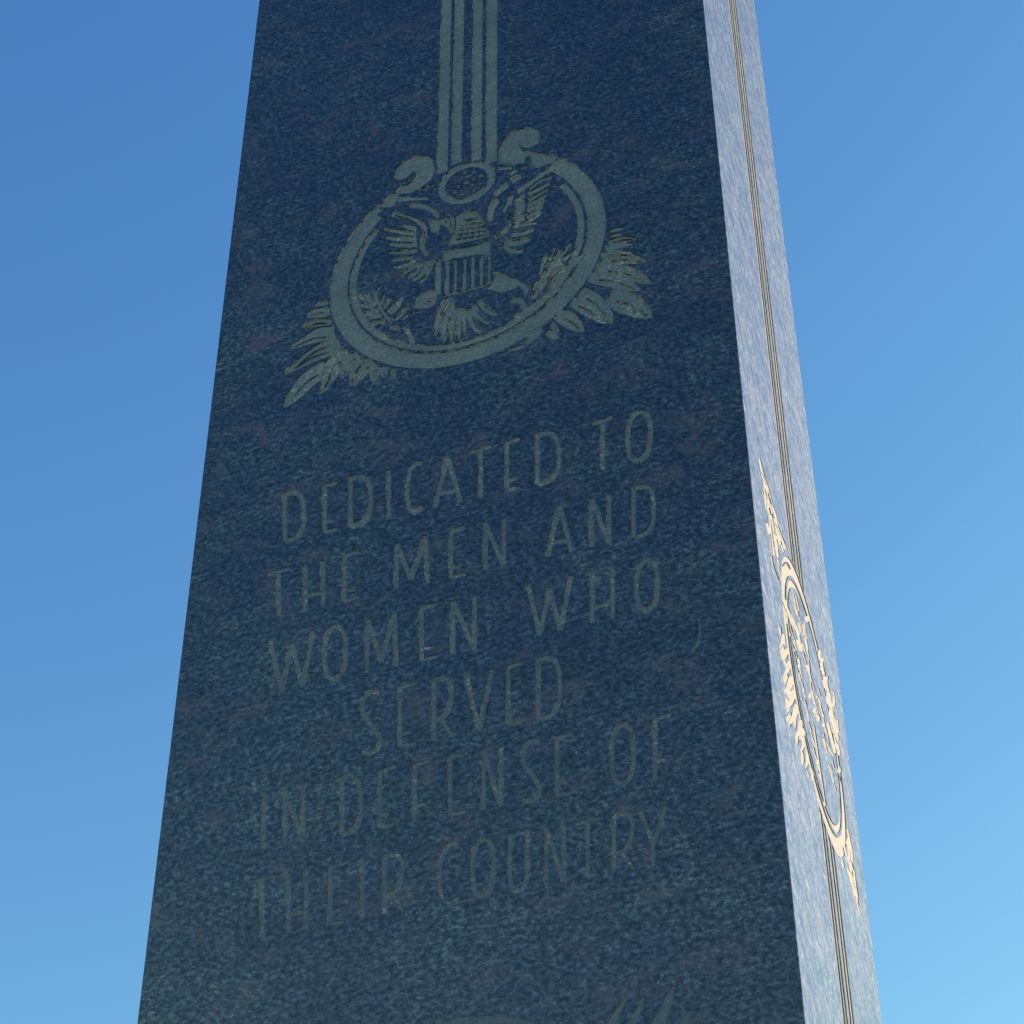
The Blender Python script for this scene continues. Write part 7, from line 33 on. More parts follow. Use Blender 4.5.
 'S_leaf.003': [[(0.7078,3.6505),(0.7106,3.6477),(0.7146,3.6435),(0.7192,3.6391),(0.7238,3.6353),(0.7289,3.6324),(0.7345,3.6298),(0.7397,3.6277),(0.7434,3.6263),(0.7758,3.6461),(0.7726,3.6478),(0.7678,3.6502),(0.7627,3.6531),(0.7581,3.6564),(0.7539,3.6604),(0.7499,3.6652),(0.7463,3.6697),(0.744,3.6728)],[(0.6383,3.5737),(0.6423,3.5716),(0.6478,3.5685),(0.6541,3.5652),(0.6607,3.5627),(0.6681,3.5612),(0.6764,3.5602),(0.684,3.5596),(0.6894,3.5592),(0.715,3.5749),(0.71,3.5755),(0.7027,3.5764),(0.6948,3.5776),(0.6878,3.5793),(0.6817,3.582),(0.6757,3.5855),(0.6705,3.5889),(0.667,3.5912)],[(0.6837,3.5881),(0.6858,3.5828),(0.6888,3.5752),(0.6923,3.5669),(0.6961,3.5593),(0.7009,3.5522),(0.7066,3.5451),(0.7118,3.5389),(0.7155,3.5345),(0.7419,3.5499),(0.7386,3.5545),(0.7337,3.561),(0.7284,3.5684),(0.724,3.5757),(0.7206,3.5836),(0.7175,3.5923),(0.7149,3.6002),(0.7132,3.6057)],[(0.5778,3.5114),(0.5808,3.5093),(0.5838,3.5071),(0.5868,3.505),(0.5898,3.5029),(0.6227,3.5225),(0.6207,3.5252),(0.6187,3.528),(0.6167,3.5308),(0.6147,3.5336)],[(0.6444,3.5338),(0.6498,3.5316),(0.6575,3.5284),(0.6664,3.5249),(0.6753,3.5219),(0.6852,3.5193),(0.6963,3.517),(0.7064,3.515),(0.7136,3.5137),(0.7377,3.5279),(0.7309,3.5295),(0.721,3.5317),(0.7102,3.5342),(0.7006,3.5369),(0.692,3.5402),(0.6834,3.5439),(0.676,3.5474),(0.6709,3.5498)],[(0.7098,3.5909),(0.7142,3.5862),(0.7204,3.5795),(0.7271,3.5717),(0.7329,3.5641),(0.7378,3.5559),(0.7423,3.547),(0.7461,3.5389),(0.7489,3.5333),(0.7739,3.5476),(0.7715,3.5534),(0.7681,3.5618),(0.7639,3.5711),(0.7594,3.5796),(0.7539,3.5875),(0.7475,3.5956),(0.7416,3.6027),(0.7376,3.6076)],[(0.6817,3.5176),(0.6872,3.515),(0.6951,3.5111),(0.7037,3.5068),(0.7112,3.5027),(0.7177,3.4985),(0.7239,3.4941),(0.7292,3.4901),(0.733,3.4873),(0.7575,3.5013),(0.7541,3.5043),(0.7491,3.5085),(0.7432,3.5132),(0.737,3.5176),(0.7298,3.522),(0.7215,3.5266),(0.7139,3.5307),(0.7087,3.5335)],[(0.7118,3.5325),(0.716,3.5291),(0.7222,3.5242),(0.7287,3.5187),(0.7343,3.5135),(0.7388,3.5082),(0.743,3.5026),(0.7465,3.4976),(0.7489,3.4941),(0.7666,3.5041),(0.7644,3.5077),(0.7612,3.5129),(0.7573,3.5188),(0.753,3.5242),(0.7476,3.5297),(0.7413,3.5354),(0.7354,3.5404),(0.7314,3.544)],[(0.6789,3.6094),(0.6823,3.606),(0.6871,3.601),(0.6926,3.596),(0.6981,3.5922),(0.704,3.5904),(0.7105,3.5895),(0.7164,3.5892),(0.7206,3.589),(0.7415,3.6018),(0.7376,3.6023),(0.732,3.6027),(0.7259,3.6038),(0.7203,3.6058),(0.7152,3.6097),(0.71,3.615),(0.7055,3.6202),(0.7024,3.6238)],[(0.6756,3.5457),(0.6782,3.5424),(0.6817,3.5376),(0.6857,3.5324),(0.6892,3.5278),(0.6925,3.5239),(0.6959,3.5201),(0.6988,3.517),(0.7009,3.5147),(0.7217,3.5268),(0.7199,3.5292),(0.7173,3.5326),(0.7143,3.5366),(0.7113,3.5407),(0.708,3.5455),(0.7044,3.551),(0.7011,3.556),(0.6989,3.5595)],[(0.7332,3.5544),(0.7292,3.5485),(0.7257,3.5414),(0.7237,3.5344),(0.7243,3.5292),(0.7283,3.526),(0.7349,3.524),(0.7428,3.5234),(0.7508,3.5245),(0.7525,3.5255),(0.7549,3.5304),(0.7545,3.5354),(0.7531,3.5403),(0.7522,3.5452),(0.7525,3.5508),(0.7531,3.5569),(0.7531,3.5621),(0.7513,3.5647)],[(0.7441,3.5613),(0.7394,3.5548),(0.735,3.5467),(0.732,3.5388),(0.7317,3.5327),(0.735,3.5287),(0.7411,3.526),(0.7484,3.5247),(0.7561,3.5253),(0.7579,3.5263),(0.7606,3.5318),(0.7607,3.5373),(0.76,3.5431),(0.7598,3.5487),(0.7609,3.5552),(0.7626,3.5623),(0.7634,3.5684),(0.7623,3.5717)],[(0.693,3.5652),(0.6893,3.5592),(0.6867,3.5522),(0.6862,3.5457),(0.6885,3.5411),(0.6946,3.5388),(0.7038,3.538),(0.7144,3.5387),(0.7249,3.5411),(0.7271,3.5424),(0.7296,3.5477),(0.7284,3.5526),(0.7258,3.5572),(0.7236,3.5617),(0.7224,3.5668),(0.7212,3.5723),(0.7193,3.5767),(0.7158,3.5785)],[(0.7401,3.5381),(0.7369,3.534),(0.7342,3.5291),(0.7328,3.5245),(0.7332,3.5211),(0.736,3.5191),(0.7408,3.5181),(0.7466,3.5181),(0.7528,3.5193),(0.7542,3.5201),(0.7568,3.5239),(0.7573,3.5276),(0.7569,3.5311),(0.7567,3.5345),(0.757,3.5381),(0.7573,3.5421),(0.757,3.5452),(0.7553,3.5467)],[(0.7042,3.6007),(0.6992,3.5946),(0.6954,3.5878),(0.6936,3.5816),(0.6947,3.5773),(0.6995,3.5752),(0.7072,3.5747),(0.7167,3.5758),(0.7271,3.5789),(0.7296,3.5804),(0.7347,3.5866),(0.7363,3.5922),(0.7364,3.5973),(0.7363,3.602),(0.7365,3.6068),(0.7362,3.6117),(0.7347,3.6154),(0.7311,3.6165)],[(0.7008,3.6292),(0.6951,3.6232),(0.6909,3.617),(0.689,3.6116),(0.6899,3.6081),(0.6944,3.6067),(0.7018,3.607),(0.7113,3.609),(0.7223,3.6132),(0.7253,3.615),(0.7322,3.6218),(0.7357,3.6277),(0.7373,3.6328),(0.7382,3.6372),(0.7388,3.6413),(0.7384,3.6453),(0.7364,3.6478),(0.7321,3.6479)],[(0.7318,3.5311),(0.7289,3.526),(0.7266,3.5196),(0.7256,3.5134),(0.7269,3.5088),(0.7314,3.506),(0.7384,3.5044),(0.7463,3.5039),(0.7539,3.5047),(0.7553,3.5055),(0.7563,3.5096),(0.7545,3.5136),(0.7518,3.5177),(0.7499,3.5219),(0.7493,3.5268),(0.7491,3.5323),(0.7485,3.537),(0.7467,3.5395)],[(0.7212,3.5399),(0.7182,3.5359),(0.7161,3.5313),(0.7155,3.527),(0.7167,3.5241),(0.7206,3.5227),(0.7265,3.5222),(0.7334,3.5229),(0.7406,3.5247),(0.7423,3.5256),(0.7448,3.5295),(0.7448,3.533),(0.7438,3.5362),(0.7429,3.5392),(0.7425,3.5425),(0.7419,3.5459),(0.7406,3.5486),(0.7381,3.5496)],[(0.7086,3.6193),(0.7033,3.6139),(0.6995,3.6085),(0.6976,3.6038),(0.6984,3.6008),(0.7024,3.5998),(0.709,3.6002),(0.7175,3.6022),(0.7276,3.6061),(0.7304,3.6078),(0.7371,3.6141),(0.7407,3.6194),(0.7425,3.624),(0.7436,3.6279),(0.7442,3.6315),(0.7439,3.6347),(0.742,3.6367),(0.7379,3.6366)],[(0.7284,3.6209),(0.7229,3.6151),(0.7185,3.6087),(0.716,3.6031),(0.7164,3.5992),(0.72,3.5973),(0.7265,3.5969),(0.7348,3.5982),(0.7446,3.6014),(0.7472,3.603),(0.7536,3.6094),(0.7568,3.6151),(0.7585,3.6203),(0.7596,3.6248),(0.7606,3.6292),(0.761,3.6336),(0.7598,3.6367),(0.7565,3.6373)],[(0.7479,3.5465),(0.7441,3.5417),(0.7406,3.5359),(0.7383,3.5303),(0.7381,3.526),(0.7406,3.5233),(0.7452,3.5216),(0.7509,3.521),(0.7571,3.5219),(0.7586,3.5228),(0.7615,3.5271),(0.7623,3.5314),(0.7623,3.5357),(0.7625,3.5398),(0.7635,3.5444),(0.7645,3.5493),(0.7649,3.5534),(0.7637,3.5554)],[(0.7408,3.5854),(0.7357,3.579),(0.7312,3.5715),(0.7283,3.5642),(0.7281,3.5589),(0.7315,3.5555),(0.7376,3.5536),(0.7453,3.5532),(0.7538,3.5547),(0.7559,3.5559),(0.76,3.5617),(0.7614,3.5675),(0.7616,3.5731),(0.7619,3.5784),(0.7632,3.5842),(0.7644,3.5905),(0.7647,3.5956),(0.7628,3.598)],[(0.7316,3.5278),(0.7289,3.5229),(0.7268,3.5169),(0.7261,3.5111),(0.7275,3.5068),(0.732,3.5042),(0.7389,3.5027),(0.7467,3.5023),(0.7541,3.5033),(0.7555,3.504),(0.7563,3.5079),(0.7545,3.5117),(0.7518,3.5155),(0.7497,3.5194),(0.749,3.524),(0.7486,3.5292),(0.7479,3.5336),(0.746,3.536)],[(0.7479,3.5438),(0.7442,3.539),(0.7407,3.5332),(0.7385,3.5275),(0.7383,3.5233),(0.7408,3.5206),(0.7454,3.5188),(0.751,3.5182),(0.7572,3.519),(0.7586,3.5199),(0.7614,3.5241),(0.762,3.5284),(0.7619,3.5326),(0.7621,3.5367),(0.763,3.5413),(0.7641,3.5462),(0.7645,3.5503),(0.7633,3.5524)],[(0.6931,3.6042),(0.6882,3.5989),(0.6847,3.5933),(0.6832,3.5885),(0.6845,3.5854),(0.689,3.5843),(0.6962,3.5847),(0.7051,3.5866),(0.7154,3.5904),(0.7181,3.592),(0.7241,3.5981),(0.7267,3.6032),(0.7277,3.6077),(0.7281,3.6115),(0.7283,3.6152),(0.7276,3.6187),(0.7255,3.6209),(0.7214,3.621)],[(0.6831,3.5803),(0.6789,3.5746),(0.6761,3.5682),(0.6753,3.5625),(0.6773,3.5587),(0.683,3.557),(0.6915,3.5569),(0.7016,3.5583),(0.7123,3.5614),(0.7147,3.5629),(0.7188,3.5686),(0.7192,3.5736),(0.718,3.5781),(0.7169,3.5822),(0.7161,3.5866),(0.715,3.5911),(0.7127,3.5945),(0.7088,3.5954)]],
